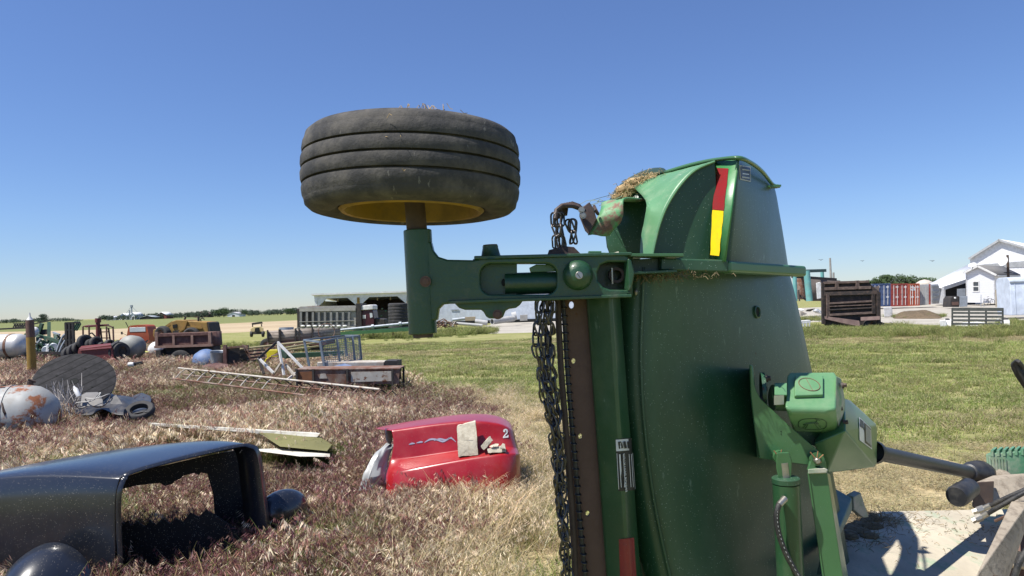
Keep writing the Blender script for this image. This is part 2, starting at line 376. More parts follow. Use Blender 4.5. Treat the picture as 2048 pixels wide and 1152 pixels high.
# flat glossy side between band and lamp panel
pl = PL(1370, 2.625)
plate('side_plate', m_gdeck, mow, pl, [[(u+1,v) for u,v in seamU] + [(1432,360),(1430,520),(1420,522)]], .01, .001)
MB().add([U(1428,322,2.70),U(1477,318,2.56),U(1450,523,2.46),U(1419,517,2.60)], [(0,1,2,3)]).build('lamp_panel', M('green_panel_paint',(.045,.21,.065),.38,dirt=(.2,.28,.16),da=.4,ds=9,bump=.1), mow, solid=.008)
def panelpt(u, v, off):      # a point on the lamp panel
    a, b, c = U(1428,322,2.70), U(1477,318,2.56), U(1450,523,2.46); n = (b-a).cross(c-a).normalized()
    if n.y > 0: n = -n
    d = ray(u, v); e = Vector((0,0,H)); return e + d*((a-e).dot(n)/d.dot(n)) + n*off
def pstrip(name, m, q):
    rows = []
    for j in range(9):
        s = j/8; l0 = Vector(q[0]).lerp(Vector(q[3]), s); r0 = Vector(q[1]).lerp(Vector(q[2]), s)
        jj = lambda: Vector((random.uniform(-.7,.7), 0))
        rows.append([panelpt(*(l0+jj()), .006), panelpt(*l0.lerp(r0,.5), .0062), panelpt(*(r0+jj()), .006)])
    MB().grid(rows).build(name, m, mow)
pstrip('red_reflector', m_rtape, [(1437,337),(1460,338),(1450,422),(1427,420)])
pstrip('yellow_reflector', m_ytape, [(1427,421),(1450,423),(1441,513),(1423,511)])
prows = smooth_rows([(318,1476,1478),(326,1474,1497),(340,1472,1523),(372,1468,1546),(430,1462,1558),(490,1455,1568),(548,1449,1577)], 5)
up = MB().grid(dome(prows, 2.55, 3.15)).build('outer_panel', m_gdeck, mow, solid=.007)
up_t = bvh(up)
lip = smooth_rows([(1330,346,3.0),(1380,331,2.85),(1428,321,2.70),(1476,317,2.57),(1502,327,2.66),(1525,345,2.82),(1546,371,3.05),(1558,373,3.05)], 5)
MB().grid([[U(u,v-3,Y-.02), U(u+1,v+1,Y-.03)] for u,v,Y in lip]+[]).build('top_flange', m_green, mow, solid=.012)
MB().bar(U(1535,374,2.98), U(1558,373,2.98), .05, .008).build('flange_tab', m_green, mow)
sticker('small_plate', m_blk, up, up_t, [(1479,333),(1499,336),(1499,362),(1480,357)], 3, 3)
sticker('plate_border', M('plate_gold',(.45,.42,.28),.4), up, up_t, [(1477.5,330.5),(1500.5,334),(1500.5,364.5),(1478.5,359)], 3, 3, .002)
for v in (338, 353): sticker('print_line', M('plate_gold'), up, up_t, [(1482,v),(1497,v+2.5),(1497,v+5),(1482,v+2.5)], 2, 1, .004)
sticker('print_arrow', m_label, up, up_t, [(1483,346.5),(1496,348.5),(1496,350.5),(1483,348.5)], 2, 1, .004)
# hay lodged on top of the skirt
def straw(name, mat, parent, c, spread, n, ln, r=.0012):
    mb = MB()
    for _ in range(n):
        p = c + Vector((random.gauss(0,1)*spread[0], random.gauss(0,1)*spread[1], random.gauss(0,1)*spread[2]))
        d = Vector((random.gauss(0,1), random.gauss(0,1), random.gauss(0,.5))).normalized()*ln*random.uniform(.4,1)
        q = p+d*.5+Vector((0,0,random.uniform(-.01,.015))); mb.tube([p, q, p+d], r, 3, caps=False)
    return mb.build(name, mat, parent, weld=False, kind='stuff')
hb = MB()
for u, v, r in ((1240,382,.045),(1252,368,.055),(1268,356,.055),(1284,352,.045),(1300,347,.035),(1230,392,.03)):
    hb.ball(U(u+5, v+12, 2.99), (r, r*.8, r*.5), 10, 7)
hay = hb.build('hay_clump', m_hay, mow)
for u, v in ((1235,388),(1247,374),(1262,362),(1278,353),(1296,346)): straw('straw', m_hay, hay, U(u+6, v+7, 2.95), (.022,.03,.010), 70, .035)
straw('straw', M('grey_green_stalk',(.16,.20,.14),.7), hay, U(1196,404,2.98), (.012,.02,.006), 10, .14)
# --- folded notch bracket, paint worn down to brown
br_r = [(1298,401,2.95),(1262,396,2.72),(1248,398,2.62),(1246,412,2.60),(1246,430,2.60),(1240,446,2.62),(1226,460,2.64),(1219,470,2.66)]
br_l = [(1215,404,3.0),(1206,406,2.85),(1204,408,2.72),(1202,420,2.66),(1196,434,2.64),(1188,448,2.64),(1180,462,2.64),(1176,471,2.64)]
br_r, br_l = smooth_rows(br_r, 5), smooth_rows(br_l, 5)
MB().grid([[U(a[0]+(b[0]-a[0])*k, a[1]+(b[1]-a[1])*k+1.8*math.sin(k*6), a[2]+(b[2]-a[2])*k) for k in (0,.2,.4,.6,.8,1)] for a, b in zip(br_r, br_l)]).build('notch_bracket', m_gworn, mow, solid=.006)
MB().hull([U(*p) for p in ((1160,418,2.62),(1178,404,2.66),(1188,418,2.66),(1194,440,2.62),(1178,470,2.60),(1170,462,2.60),(1158,432,2.60),(1166,420,2.75),(1190,440,2.75),(1178,466,2.75))]).build('bracket_end', m_darkrust, mow, bevel=.004)
for u, v in ((1163,420),(1166,431)): hexbolt(MB(), U(u, v, 2.595), (0,-1,0), .008, .008).build('bracket_bolt', m_steel, mow)
MB().tube([U(1188,412,2.62),U(1196,428,2.58),U(1190,420,2.58)], .006, 6).build('bent_pin', m_darkrust, mow)
for k in range(5):
    MB().tube([U(1110+k*5,438-2*k,2.56+.02*k),U(1113+k*5,420-2*k,2.57+.02*k),U(1124+k*5,411-k,2.58+.02*k),U(1146+k*3,412,2.60+.02*k),U(1168,420+k,2.63+.02*k)], .0085, 8).build('chain_wrap', m_darkrust, mow)

# --- chains: interlocked oval links along a hanging line
def chain(name, path, ln=.047, wd=.026, r=.0036, parent=mow):
    pts = smooth_rows([tuple(p) for p in path], 12); pts = [Vector(p) for p in pts]; mb = MB()
    cum = [0]
    for a, b in zip(pts, pts[1:]): cum.append(cum[-1]+(b-a).length)
    step = ln-2.6*r; s = ln/2; k = 0; twist = random.uniform(.2,1.2)
    while s < cum[-1]:
        i = max(j for j in range(len(cum)) if cum[j] <= s); i = min(i, len(pts)-2)
        c = pts[i].lerp(pts[i+1], (s-cum[i])/max(1e-6,cum[i+1]-cum[i])); t = (pts[i+1]-pts[i]).normalized()
        t = (t + Vector((random.gauss(0,.16), random.gauss(0,.16), random.gauss(0,.03)))).normalized()
        ax = t.orthogonal().normalized(); q = twist + k*math.pi/2 + random.gauss(0,.35)
        side = (ax*math.cos(q) + t.cross(ax)*math.sin(q)).normalized(); hl = ln/2-wd/2
        loop = [c + (side*math.cos(a) + t*math.sin(a))*wd/2 + t*(hl if a < math.pi else -hl) for a in ((math.pi*j/6 + (0 if j < 7 else -math.pi/6)) for j in range(14))]
        mb.tube(loop, r, 6, closed=True); s += step; k += 1
    return mb.build(name, m_chain, parent, smooth=180, weld=False)
for i, (du, dY) in enumerate(((-16,.0),(-4,.05),(6,.01),(-11,-.04),(12,.04),(1,-.03),(9,-.02))):
    pt = []
    for u, v in ((1094,598),(1092,640),(1090,690),(1094,745),(1102,800),(1110,850),(1117,910),(1119,960),(1124,1020),(1130,1090),(1137,1165),(1140,1230)):
        f = min(1,max(.25,1-(v-700)/420)); pt.append(U(u+du*f+random.uniform(-3,3), v, 2.40+dY+random.uniform(-.012,.012)))
    if i == 2: pt = pt[:8]
    if i == 3: pt = pt[:7]
    if i > 4: pt = pt[:10]
    chain('guard_chain', pt)
for du, dY, vb in ((0,.0,500),(7,.02,495),(-6,.04,492),(3,.06,498)):
    chain('hook_chain', [U(1113+du,425,2.56+dY),U(1116+du,455,2.56+dY),U(1118+du,vb,2.56+dY)], .05, .026)
for du, vb in ((0,493),(7,488),(4,496)):
    chain('hook_chain', [U(1139+du,438,2.60),U(1141+du,465,2.60),U(1143+du,vb,2.60)], .05, .026)

# --- brown edge plate with holes, round bars and the looped rod of the chain guard
pl = PL(1165, 2.50)
edge = plate('edge_plate', m_brown, mow, pl, [[(1112,520),(1190,512),(1205,600),(1206,680),(1228,1000),(1243,1270),(1150,1270),(1141,900),(1128,650)],
    ell(1147,722,4,5.5),ell(1160.5,873,4,5.5),ell(1175,1027,4,5.5),ell(1143,610,5,7)], .012, .001)
plate('edge_plate_top', m_darkrust, mow, PL(1130,2.56), [[(1094,512),(1098,500),(1128,492),(1148,494),(1168,514)]], .01, .001)
MB().tube([U(1115,560,2.47),U(1117,640,2.47),U(1122,740,2.47),U(1131,850,2.47),U(1140,970,2.47),U(1148,1090,2.47),U(1155,1270,2.47)], .011, 10).build('guard_rod', m_darkrust, mow)
rod = [(1124,590),(1128,650),(1132,720),(1138,800),(1145,880),(1152,960),(1158,1040),(1165,1110),(1172,1180),(1178,1270)]
MB().tube([U(u+1,v,2.475) for u,v in rod], .0075, 8).build('loop_rod', m_black, mow)
mb = MB()
for v in range(598, 1230, 17):
    i = max(k for k in range(len(rod)-1) if rod[k][1] <= v); a, b = rod[i], rod[i+1]; t = (v-a[1])/(b[1]-a[1]); u = a[0]+(b[0]-a[0])*t
    c = U(u+2, v, 2.472); mb.lathe([(.0085+.0032*math.cos(q), .0032*math.sin(q)) for q in (2*math.pi*k/8 for k in range(8))], c, (.1,-.25,1), 12, closed=True)
mb.build('rod_links', m_chain, mow, smooth=180)
# --- upright green post with its decal and red tape
post = MB().hull([U(u,v,Y) for u,v,Y in ((1172,590,2.47),(1222,590,2.40),(1240,590,2.47),(1240,590,2.60),(1172,590,2.55),(1221,1270,2.47),(1266,1270,2.40),(1290,1270,2.47),(1290,1270,2.60),(1221,1270,2.55))]).build('upright_post', m_gshade, mow, bevel=.012, seg=3)
post_t = bvh(post)
sticker('warning_decal', m_blk, post, post_t, [(1232,878),(1261,876),(1268,980),(1238,982)], 4, 8)
sticker('decal_top', m_label, post, post_t, [(1233,879),(1261,877),(1263,900),(1234,902)], 4, 3, .0045)
for u in (1237,1244,1251): sticker('decal_figure', m_blk, post, post_t, [(u,883),(u+4,882),(u+7,896),(u+2,897)], 1, 2, .0058)
for k in range(3): sticker('decal_edge', m_label, post, post_t, [(1235+k*.2+d[0],906+d[1]) for d in ((0,0),(1.2,0),(5,72),(3.8,72))] if k == 0 else [(1262+d[0],906+d[1]) for d in ((0,0),(1,0),(6,72),(5,72))], 1, 6, .005)
for k in (0,1,3,4):
    u = 1239+k*4.6+ (2 if k > 2 else 0); sticker('decal_print', m_label, post, post_t, [(u,908),(u+1.2,908),(u+5.2,974),(u+4,974)], 1, 6, .005)
c0, c1, c2 = hit(post_t,1248,945,.0055), hit(post_t,1246,915,.0055), hit(post_t,1256,944,.0055)
text('decal_words', 'ROTATING BLADES', m_label, post, c0, c0-c1, c0-c2+Vector((0,0,0)), .0145)
sticker('red_reflector', m_rtape, post, post_t, [(1239,1078),(1266,1075),(1273,1190),(1243,1190)], 14, 6, .004)

# --- frame rail across the wing
MB().bar(U(1240,512,2.44), U(1358,512,2.46), .10, .010).build('rail_flange', m_green, mow, bevel=.002)
MB().bar(U(1255,534,2.50), U(1330,530,2.50), .012, .05).build('rail_web', m_gdeck, mow, bevel=.002)
MB().bar(U(1258,547,2.44), U(1345,543,2.47), .08, .009).build('rail_flange', m_gdeck, mow, bevel=.002)
MB().bar(U(1318,529,2.48), U(1452,533,2.50), .05, .042).build('frame_rail', m_gdeck, mow, bevel=.006)
MB().bar(U(1448,534,2.49), U(1602,543,2.78), .05, .040).build('frame_rail', m_green, mow, bevel=.010, seg=3)
straw('chaff', m_dhay, mow, U(1330,553,2.47), (.08,.01,.006), 150, .03)

# --- caster arm casting
Y0 = 2.36; pa = PL(1000, Y0)
arm = plate('caster_arm', m_gcast, mow, pa, [[(838,478),(862,484),(866,500),(876,513),(895,519),(945,520),(968,516),(1050,515),(1110,512),(1200,508),(1252,509),(1258,517),(1259,524),(1215,524),(1201,530),(1195,545),(1196,562),(1206,574),(1220,579),(1260,580),(1262,588),(1250,592),(1100,601),(950,605),(905,607),(886,609),(877,618),(874,640),(846,644)],
     rrect(960,527,1114,589,22)], .055, .006)
plate('arm_recess', m_gcast, arm, PL(990, Y0+.045), [rrect(945,522,1034,596,6)], .012, .002)
MB().cyl(U(1010,568,Y0+.06), U(1125,565,Y0+.06), .037, n=20).build('inner_tube', m_gcast, arm)
MB().hull([U(*p) for p in ((1058,536,Y0+.05),(1072,529,Y0+.05),(1112,529,Y0+.05),(1112,543,Y0+.05),(1062,545,Y0+.05),(1072,529,Y0+.1),(1112,529,Y0+.1),(1060,545,Y0+.1))]).build('inner_lug', m_green, arm, bevel=.003)
MB().ball(U(1007,565,Y0+.035), (.007,.005,.012), 10, 6).build('grease_hole', m_hole, arm)
MB().bar(U(950,517.5,Y0+.05), U(1258,510,Y0+.05), .12, .011).build('arm_flange', m_gcast, arm, bevel=.003)
MB().bar(U(900,604.5,Y0+.05), U(1258,592,Y0+.05), .12, .011).build('arm_flange', m_gcast, arm, bevel=.003)
plate('arm_back', m_gcast, arm, PL(1170, Y0+.10), [[(1120,514),(1262,512),(1268,545),(1262,590),(1120,598)]], .014, .003)
MB().lathe([(.050,-.004),(.049,.006),(.044,.020),(.033,.032),(.020,.038),(.0,.039)], U(1156,550,Y0-.002), (0.05,-1,.08), 32).build('pivot_boss', m_gcast, arm, smooth=60)
pb = MB().lathe([(.0125,0),(.0125,.005),(.011,.0068),(.0,.007)], U(1158,551,Y0-.037), (0.05,-1,.08), 20); pb.build('pivot_pin', m_steel, arm)
MB().bar(U(1154,546,Y0-.045), U(1161,556,Y0-.045), .002, .0012).build('pin_slot', m_hole, arm)
# end slot: dark pocket, pin and worn ring
MB().lathe([(.026,0),(.026,.03),(.017,.03),(.017,0)], U(1231,551,Y0+.07), (0,-1,0), 24).build('bearing_ring', m_darkrust, arm)
MB().cyl(U(1224,536,Y0+.03), U(1225,568,Y0+.03), .0042, n=10).build('lock_pin', m_steel, arm)
MB().hull([U(*p) for p in ((1256,516,Y0-.01),(1263,522,Y0-.01),(1269,546,Y0-.01),(1264,574,Y0-.01),(1258,583,Y0-.01),(1248,580,Y0+.02),(1248,520,Y0+.02),(1270,546,Y0+.09),(1262,518,Y0+.09),(1260,584,Y0+.09))]).build('end_knuckle', m_gcast, arm, bevel=.004)
plate('lower_bracket', m_gcast, arm, PL(980, Y0+.02), [[(900,602),(908,606),(918,616),(930,620),(962,620),(967,624),(972,633),(978,637),(1000,638),(1006,634),(1011,622),(1018,618),(1032,616),(1040,610),(1047,600)]], .075, .006)
hexbolt(MB(), U(995,629,Y0-.015), (0,-1,0), .011, .010).build('bracket_bolt', m_brown, arm)
bp = U(982,517,Y0+.05)
MB().lathe([(.062,-.006),(.060,.001),(.036,.006),(.032,.010),(.026,.036),(.0262,.042),(.0,.042)], bp, (-.03,0,1), 28).build('king_pin_boss', m_gcast, arm, smooth=50)
MB().lathe([(.024,.0425),(.024,.046),(.0,.047)], bp, (-.03,0,1), 24).build('king_pin_cap', m_darkrust, arm)
ax = (U(829,420,2.42)-U(845,650,2.42)).normalized()
MB().cyl(U(835,460,2.39), U(846,668,2.39), .0465, .0465, 32).build('caster_sleeve', m_gcast, mow, bevel=.004)
MB().cyl(U(846,666,2.39), U(846.5,675,2.39), .034, .033, 24).build('sleeve_cap', m_darkrust, mow)
hexbolt(MB(), U(851,563,2.341), (.0,-1,0), .0125, .006).build('sleeve_bolt', m_brown, mow)
MB().hull([U(u,v,Y) for u in (1196,1266) for v in (516,592) for Y in (2.49,2.62)]).build('sun_block', m_gdeck, mow, bevel=.006)  # block added behind the arm to keep the sun off the deck side
plate('cap_block', m_green, mow, PL(1190,2.43), [[(1178,513),(1178,502),(1203,502),(1203,505),(1211,505),(1211,513)]], .04, .002)
MB().hull([U(*p) for p in ((1215,508,2.45),(1237,503,2.5),(1238,506,2.45),(1216,512,2.45),(1238,504,2.6),(1216,508,2.6))]).build('bent_tab', m_gdust, mow)

# --- gauge wheel in the air
wc = U(824.5,348,2.39); wa = Vector(((CR @ Vector((0,1,0))).x - .004, .02, 1)).normalized()
prof = [(.232,-.112),(.242,-.126),(.262,-.137),(.292,-.140),(.328,-.131),(.343,-.117),(.346,-.102)]
def rib(h0, h1):
    out = []
    for k in range(5):
        hh = h0+(h1-h0)*k/4; out.append((.3585-.9*hh*hh-(.003 if k in (0,4) else 0), hh))
    return out
for a, b in ((-.100,-.0555),(-.047,-.00425),(.00425,.047),(.0555,.100)):
    prof += rib(a, b)
    if b < .09: prof += [(.341,b+.0010),(.341,b+.0075)]
prof += [(.346,.102),(.343,.117),(.328,.131),(.292,.140),(.262,.137),(.242,.126),(.232,.112),(.228,.0)]
wheel = MB().lathe([(.0,-.05),(.05,-.05),(.05,.02),(.0,.02)], wc, wa, 24).build('wheel_hub', m_darkrust, mow)
prof = [(a_, b_*.955) for a_, b_ in prof]
MB().lathe(prof, wc, wa, 128, closed=True).build('tyre', m_tyre, wheel, smooth=50)
MB().lathe([(.238,-.122),(.228,-.131),(.219,-.128),(.213,-.11),(.208,-.07),(.200,-.055),(.185,-.048),(.12,-.040),(.075,-.055),(.03,-.06),(.03,-.04),(.12,-.02),(.22,-.03),(.228,.11),(.238,.122)], wc, wa, 96).build('rim', m_rim, wheel, smooth=40)
MB().cyl(U(834,462,2.39), wc, .034, .033, 24).build('axle_shaft', m_darkrust, mow)
straw('straw', m_hay, wheel, wc + wa*.136 + Vector((.05,-.27,0)), (.05,.012,.002), 60, .03)
straw('straw', m_hay, wheel, wc + Vector((.03,-.357,.02)), (.03,.001,.05), 5, .03, .0008)

# --- gearbox, its bracket, guard and driveline on the wing
GK = 1.035
pg = PL(1570, 2.50*GK, R(-4))
gus = plate('gearbox_bracket', m_green, mow, pg, [[(1500,729),(1505,731),(1508,765),(1513,782),(1522,798),(1540,815),(1568,842),(1638,903),(1648,918),(1652,936),(1652,948),(1616,930),(1560,923),(1520,917),(1510,860),(1502,790)]], .012, .002)
MB().hull([U(u,v,Y) for u,v,Y in ((1501,731,2.635),(1506,733,2.635),(1511,860,2.635),(1522,917,2.635),(1514,915,2.635),(1504,740,2.95),(1510,745,2.95),(1526,917,2.95),(1518,915,2.95))]).build('bracket_web', m_gdeck, gus)
for v in (863,868): MB().ball(pg.p(1562,v,.001), (.002,.001,.002), 6, 4).build('rivet_hole', m_hole, gus)
for u, v, du in ((1555,914,0),(1627,917,0)):
    pin = MB().lathe([(.024,0),(.024,.022),(.0,.0225)], pg.p(u+3,v-1,-.001), pg.n, 24).build('pin_boss', m_green, gus)
    MB().lathe([(.0095,.02),(.0095,.042),(.007,.045),(.0,.045)], pg.p(u,v,0), pg.n, 16).build('hitch_pin', m_steel, gus)
    MB().tube([pg.p(u-12,v-16,.03),pg.p(u,v,.033),pg.p(u+9,v+4,.03),pg.p(u+2,v+8,.03)], .0022, 5).tube([pg.p(u+14,v-11,.028),pg.p(u,v+1,.03),pg.p(u+3,v-18,.03)], .0020, 5).build('cotter_pin', M('rusty_wire',(.30,.15,.07),.7), gus)
gy = 2.44
def gp(u, v, Y): return U(u, v, Y*GK)
gb = MB().hull([gp(1580,745,gy+.16),gp(1668,744,gy+.16),gp(1574,753,gy+.14),gp(1674,753,gy+.14),gp(1570,815,gy),gp(1672,818,gy),gp(1582,826,gy),gp(1650,827,gy),
     gp(1578,835,gy+.03),gp(1668,834,gy+.03),gp(1589,862,gy+.12),gp(1676,866,gy+.12),gp(1586,860,gy+.2),gp(1676,866,gy+.2),gp(1580,760,gy+.25),gp(1672,760,gy+.25)]).build('gearbox', M('gearbox_green',(.115,.265,.125),.42,dirt=(.26,.34,.2),da=.35,ds=10,bump=.3,bs=80), mow, bevel=.008, seg=3)
gb_t = bvh(gb)
def onbox(u, v, off): return hit(gb_t, u, v, off)
n0 = (onbox(1640,760,0)-onbox(1600,760,0)).cross(onbox(1600,800,0)-onbox(1600,760,0)).normalized(); n0 = -n0 if n0.y > 0 else n0
sq = [(1589,757),(1645,756),(1645,795),(1588,797)]
MB().hull([onbox(u,v,0) for u,v in sq]+[onbox(u,v,0)+n0*.014 for u,v in sq]).build('filler_boss', bpy.data.materials['gearbox_green'], gb, bevel=.004)
cc = onbox(1617,775,0)+n0*.0145; ring = []
ua = (onbox(1640,775,0)-onbox(1600,775,0)).normalized(); va = n0.cross(ua)
MB().tube([cc + (ua*math.cos(q)+va*math.sin(q))*.036 for q in (2*math.pi*k/28 for k in range(28))], .0016, 5, closed=True).build('boss_ring', M('old_red_brown',(.16,.10,.06),.6), gb)
MB().tube([cc+va*.033, cc-va*.033], .001, 5).build('boss_line', M('old_red_brown'), gb)
# cast emblem on the lower face: a leaping outline in an oval
lo = [onbox(1625+28*math.copysign(abs(math.cos(q))**.7,math.cos(q)), 848+11*math.copysign(abs(math.sin(q))**.7,math.sin(q)), .0012) for q in (2*math.pi*k/36 for k in range(36))]
MB().tube(lo, .0014, 5, closed=True).build('cast_emblem', m_gdeck, gb)
em = MB().tube([onbox(u,v,.001) for u,v in ((1606,849),(1613,846),(1622,845),(1631,844),(1637,847))], [.001,.003,.0042,.004,.0015], 6)
for pts_ in (((1613,847),(1609,852),(1606,855)),((1616,847),(1613,853),(1610,857)),((1631,846),(1638,851),(1643,856)),((1629,847),(1634,853),(1638,858)),((1632,843),(1635,839)),((1635,839),(1640,840.5)),((1635,839),(1631,836)),((1634,839),(1629,837.5))): em.tube([onbox(u,v,.001) for u,v in pts_], .0013, 5)
em.build('cast_emblem', m_gdeck, gb)
MB().hull([gp(*p) for p in ((1672,752,gy+.1),(1682,757,gy+.13),(1690,800,gy+.12),(1689,850,gy+.16),(1678,864,gy+.12),(1671,820,gy+.02),(1682,757,gy+.24),(1689,852,gy+.24),(1676,864,gy+.24))]).build('gearbox_cover', m_gdust, gb, bevel=.003)
for u, v in ((1685,771),(1677,818),(1688,845)): hexbolt(MB(), gp(u,v,gy+.10), (1,-.5,.2), .008, .014).build('cover_bolt', m_darkrust, gb)
MB().cyl(gp(1545,795,2.56), gp(1590,798,2.56), .047, n=24).build('gearbox_neck', m_green, gb)
MB().hull([gp(*p) for p in ((1549,768,2.50),(1574,766,2.50),(1574,790,2.46),(1549,790,2.46),(1549,766,2.6),(1574,766,2.6),(1574,800,2.55),(1549,800,2.55))]).build('neck_lug', bpy.data.materials['gearbox_green'], gb, bevel=.002)
MB().quad(gp(1548,791,2.455),gp(1568,790,2.455),gp(1568,809,2.475),gp(1548,810,2.475)).build('white_tag', m_label, gb)
fl = MB().lathe([(.072,0),(.072,.014),(.05,.016),(.0,.016)], gp(1522,784,2.60), (1,-.25,0), 28); fl.build('mount_flange', m_gdeck, gb)
for v, u in ((757,1534),(778,1527),(800,1523)): hexbolt(MB(), gp(u,v,2.545), (1,-.4,.1), .009, .013).build('flange_bolt', m_darkrust, gb)
MB().hull([gp(*p) for p in ((1585,856,2.55),(1688,852,2.56),(1690,884,2.62),(1630,892,2.62),(1600,880,2.60),(1590,856,2.7),(1690,856,2.7),(1690,884,2.72),(1605,884,2.7))]).build('gearbox_base', m_gdeck, gb)
gd = MB().hull([gp(*p) for p in ((1688,796,2.62),(1752,848,2.80),(1755,856,2.80),(1754,928,2.80),(1750,934,2.78),(1655,946,2.60),(1628,888,2.56),(1690,862,2.50),(1640,830,2.75),(1655,940,2.85),(1700,800,2.9))]).build('driveline_guard', m_green, mow, bevel=.006)
gd_t = bvh(gd)
sticker('guard_decal', m_label, gd, gd_t, [(1717,834),(1741,856),(1743,899),(1718,880)], 4, 4, .002)
sticker('decal_field', m_blk, gd, gd_t, [(1727,845.5),(1740,857.5),(1741.5,895.5),(1728,885)], 3, 4, .0032)
sticker('decal_field', m_blk, gd, gd_t, [(1718.5,837.5),(1725.5,843.5),(1726,858),(1719,852.5)], 3, 3, .0032)
for k in range(5): sticker('decal_print', m_label, gd, gd_t, [(1729.5+k*2.1,850.5+k*2),(1730.3+k*2.1,851.2+k*2),(1731.3+k*2.1,883+k*2),(1730.4+k*2.1,882.3+k*2)], 1, 4, .0043)
sh0, sh1 = gp(1752,905,2.86), U(1955,948,3.72)
dv = MB().cyl(sh0, sh1, .031, n=28).build('driveline', m_black, mow)
d = (sh1-sh0).normalized()
MB().lathe([(.030,-.16),(.040,-.155),(.044,-.12),(.058,-.10),(.062,-.05),(.066,-.045),(.066,-.02),(.070,-.015),(.070,.03),(.066,.035),(.064,.06),(.045,.062),(.04,.02)], sh1+d*.03, d, 32).build('driveline_bell', m_black, dv, smooth=40)
MB().lathe([(.045,0),(.045,.03),(.034,.035),(.03,.05)], sh0-d*.03, d, 24).build('driveline_collar', m_black, dv)
MB().cyl(sh1+d*.05, sh1+d*.19, .034, .03, 18).build('input_yoke', m_brown, dv)
# hydraulic cylinder, hose and lock arm
cy0, cy1 = gp(1572,968,2.44), gp(1588,1300,2.44)
hy = MB().cyl(cy0, cy1, .045, .045, 32).build('lift_cylinder', m_gshade, mow)
MB().lathe([(.044,0),(.0465,.002),(.047,.018),(.042,.022),(.018,.023)], cy0-(cy1-cy0).normalized()*.002, (cy0-cy1), 32).build('cylinder_gland', m_gdeck, hy)
MB().cyl(cy0, gp(1567,925,2.44), .016, n=16).build('cylinder_rod', m_steel, hy)
MB().hull([gp(*p) for p in ((1553,905,2.43),(1578,904,2.43),(1584,922,2.43),(1583,958,2.43),(1557,957,2.43),(1552,935,2.43),(1553,905,2.48),(1584,922,2.48),(1583,958,2.48),(1557,957,2.48))]).build('rod_clevis', m_green, hy, bevel=.004)
hp = [(1566,1001,2.392),(1560,1006,2.380),(1555,1018,2.372),(1553,1035,2.372),(1556,1060,2.372),(1563,1085,2.372),(1574,1112,2.372),(1588,1138,2.372),(1606,1170,2.372),(1630,1230,2.38)]
MB().tube([gp(*p) for p in smooth_rows(hp,4)], .0095, 10).build('hydraulic_hose', m_hose, hy)
mb = MB(); sp_ = smooth_rows(hp,6)
for k in range(14, 46, 2): mb.tube([gp(sp_[k][0]+1.5,sp_[k][1],2.3628), gp(sp_[k+1][0]+1.5,sp_[k+1][1]-1,2.3628)], .0010, 4)
mb.build('hose_lettering', M('hose_print',(.55,.55,.55),.5), hy)
MB().cyl(gp(1570,997,2.39), gp(1558,1010,2.374), .0115, .0105, 10).build('hose_fitting', m_steel, hy)
la = MB().hull([gp(*p) for p in ((1616,946,2.47),(1654,944,2.47),(1660,948,2.55),(1620,946,2.55),(1668,1300,2.43),(1708,1300,2.43),(1722,1300,2.55),(1670,1300,2.55))]).build('lock_arm', m_green, mow, bevel=.004)
MB().hull([gp(*p) for p in ((1616,938,2.455),(1650,936,2.455),(1655,941,2.455),(1653,946,2.455),(1616,948,2.455),(1616,938,2.53),(1656,938,2.53),(1654,947,2.53),(1616,948,2.53))]).build('arm_cap', m_gdust, la, bevel=.003)
plate('arm_clevis', m_green, la, PL(1633,2.475*GK), [[(1616,940),(1622,920),(1628,908),(1638,905),(1647,912),(1652,925),(1654,940)], ell(1635,929,5,6)], .012, .002)
MB().tube([gp(1616.5,946,2.467),gp(1640,1110,2.449),gp(1669,1300,2.428)], .003, 6).build('weld_bead', m_green, la)

# --- centre deck with its gearbox, bumper, hoses and mud-caked frame
DZ = .80
c = [G(1700,1024,DZ), G(1925,1020,DZ), G(2420,1010,DZ), G(2700,1330,DZ), G(1540,1330,DZ)]
cd = MB().prism([p for p in c], (0,0,-.012)).build('centre_deck', m_deckdust, mow)
MB().prism([c[0]+Vector((0,-.01,-.013)), c[2]+Vector((0,-.01,-.013)), c[2]+Vector((0,-.03,-.013)), c[0]+Vector((0,-.03,-.013))], (0,0,-.45)).prism([c[3]+Vector((0,.02,-.013)), c[4]+Vector((0,.02,-.013)), c[4]+Vector((0,.04,-.013)), c[3]+Vector((0,.04,-.013))], (0,0,-.45)).build('deck_skirt', m_gdust, mow)
for X, Yq in ((1.9,3.0),(2.5,3.5)):
    MB().lathe([(.16,-.1),(.3,-.11),(.34,-.09),(.35,-.05),(.35,.05),(.34,.09),(.3,.11),(.16,.1)], (X,Yq,.35), (1,0,0), 40, closed=True).build('transport_wheel', m_tyre, mow)
hl = [U(1665,1010,3.40),U(1700,985,3.55),U(1702,988,3.40)]
MB().hull([U(*p) for p in ((1672,978,3.5),(1704,996,3.45),(1705,1022,3.40),(1672,1068,3.1),(1640,1152,2.75),(1632,1150,2.85),(1668,985,3.6))]).build('hinge_ridge', M('blue_green_paint',(.05,.14,.12),.4,dirt=(.25,.28,.24),da=.6,ds=6), mow, bevel=.006)
plate('hinge_tab', m_gdust, mow, PL(1722,3.55,R(15)), [[(1707,994),(1722,986),(1730,1010),(1738,1034),(1728,1036),(1708,1020)]], .05, .004)
dh = MB()
for _ in range(26):
    p = G(random.uniform(1690,1750), random.uniform(1030,1075), DZ); dh.ball(p, (.05,.05,.02), 8, 5)
dhh = dh.build('chaff_heap', m_dhay, mow)
for u, v, sx in ((1715,1045,.09),(1745,1042,.09),(1700,1085,.10),(1765,1050,.08)): straw('straw', m_dhay, dhh, G(u,v,DZ)+Vector((0,0,.022)), (sx,.08,.008), 90, .08)
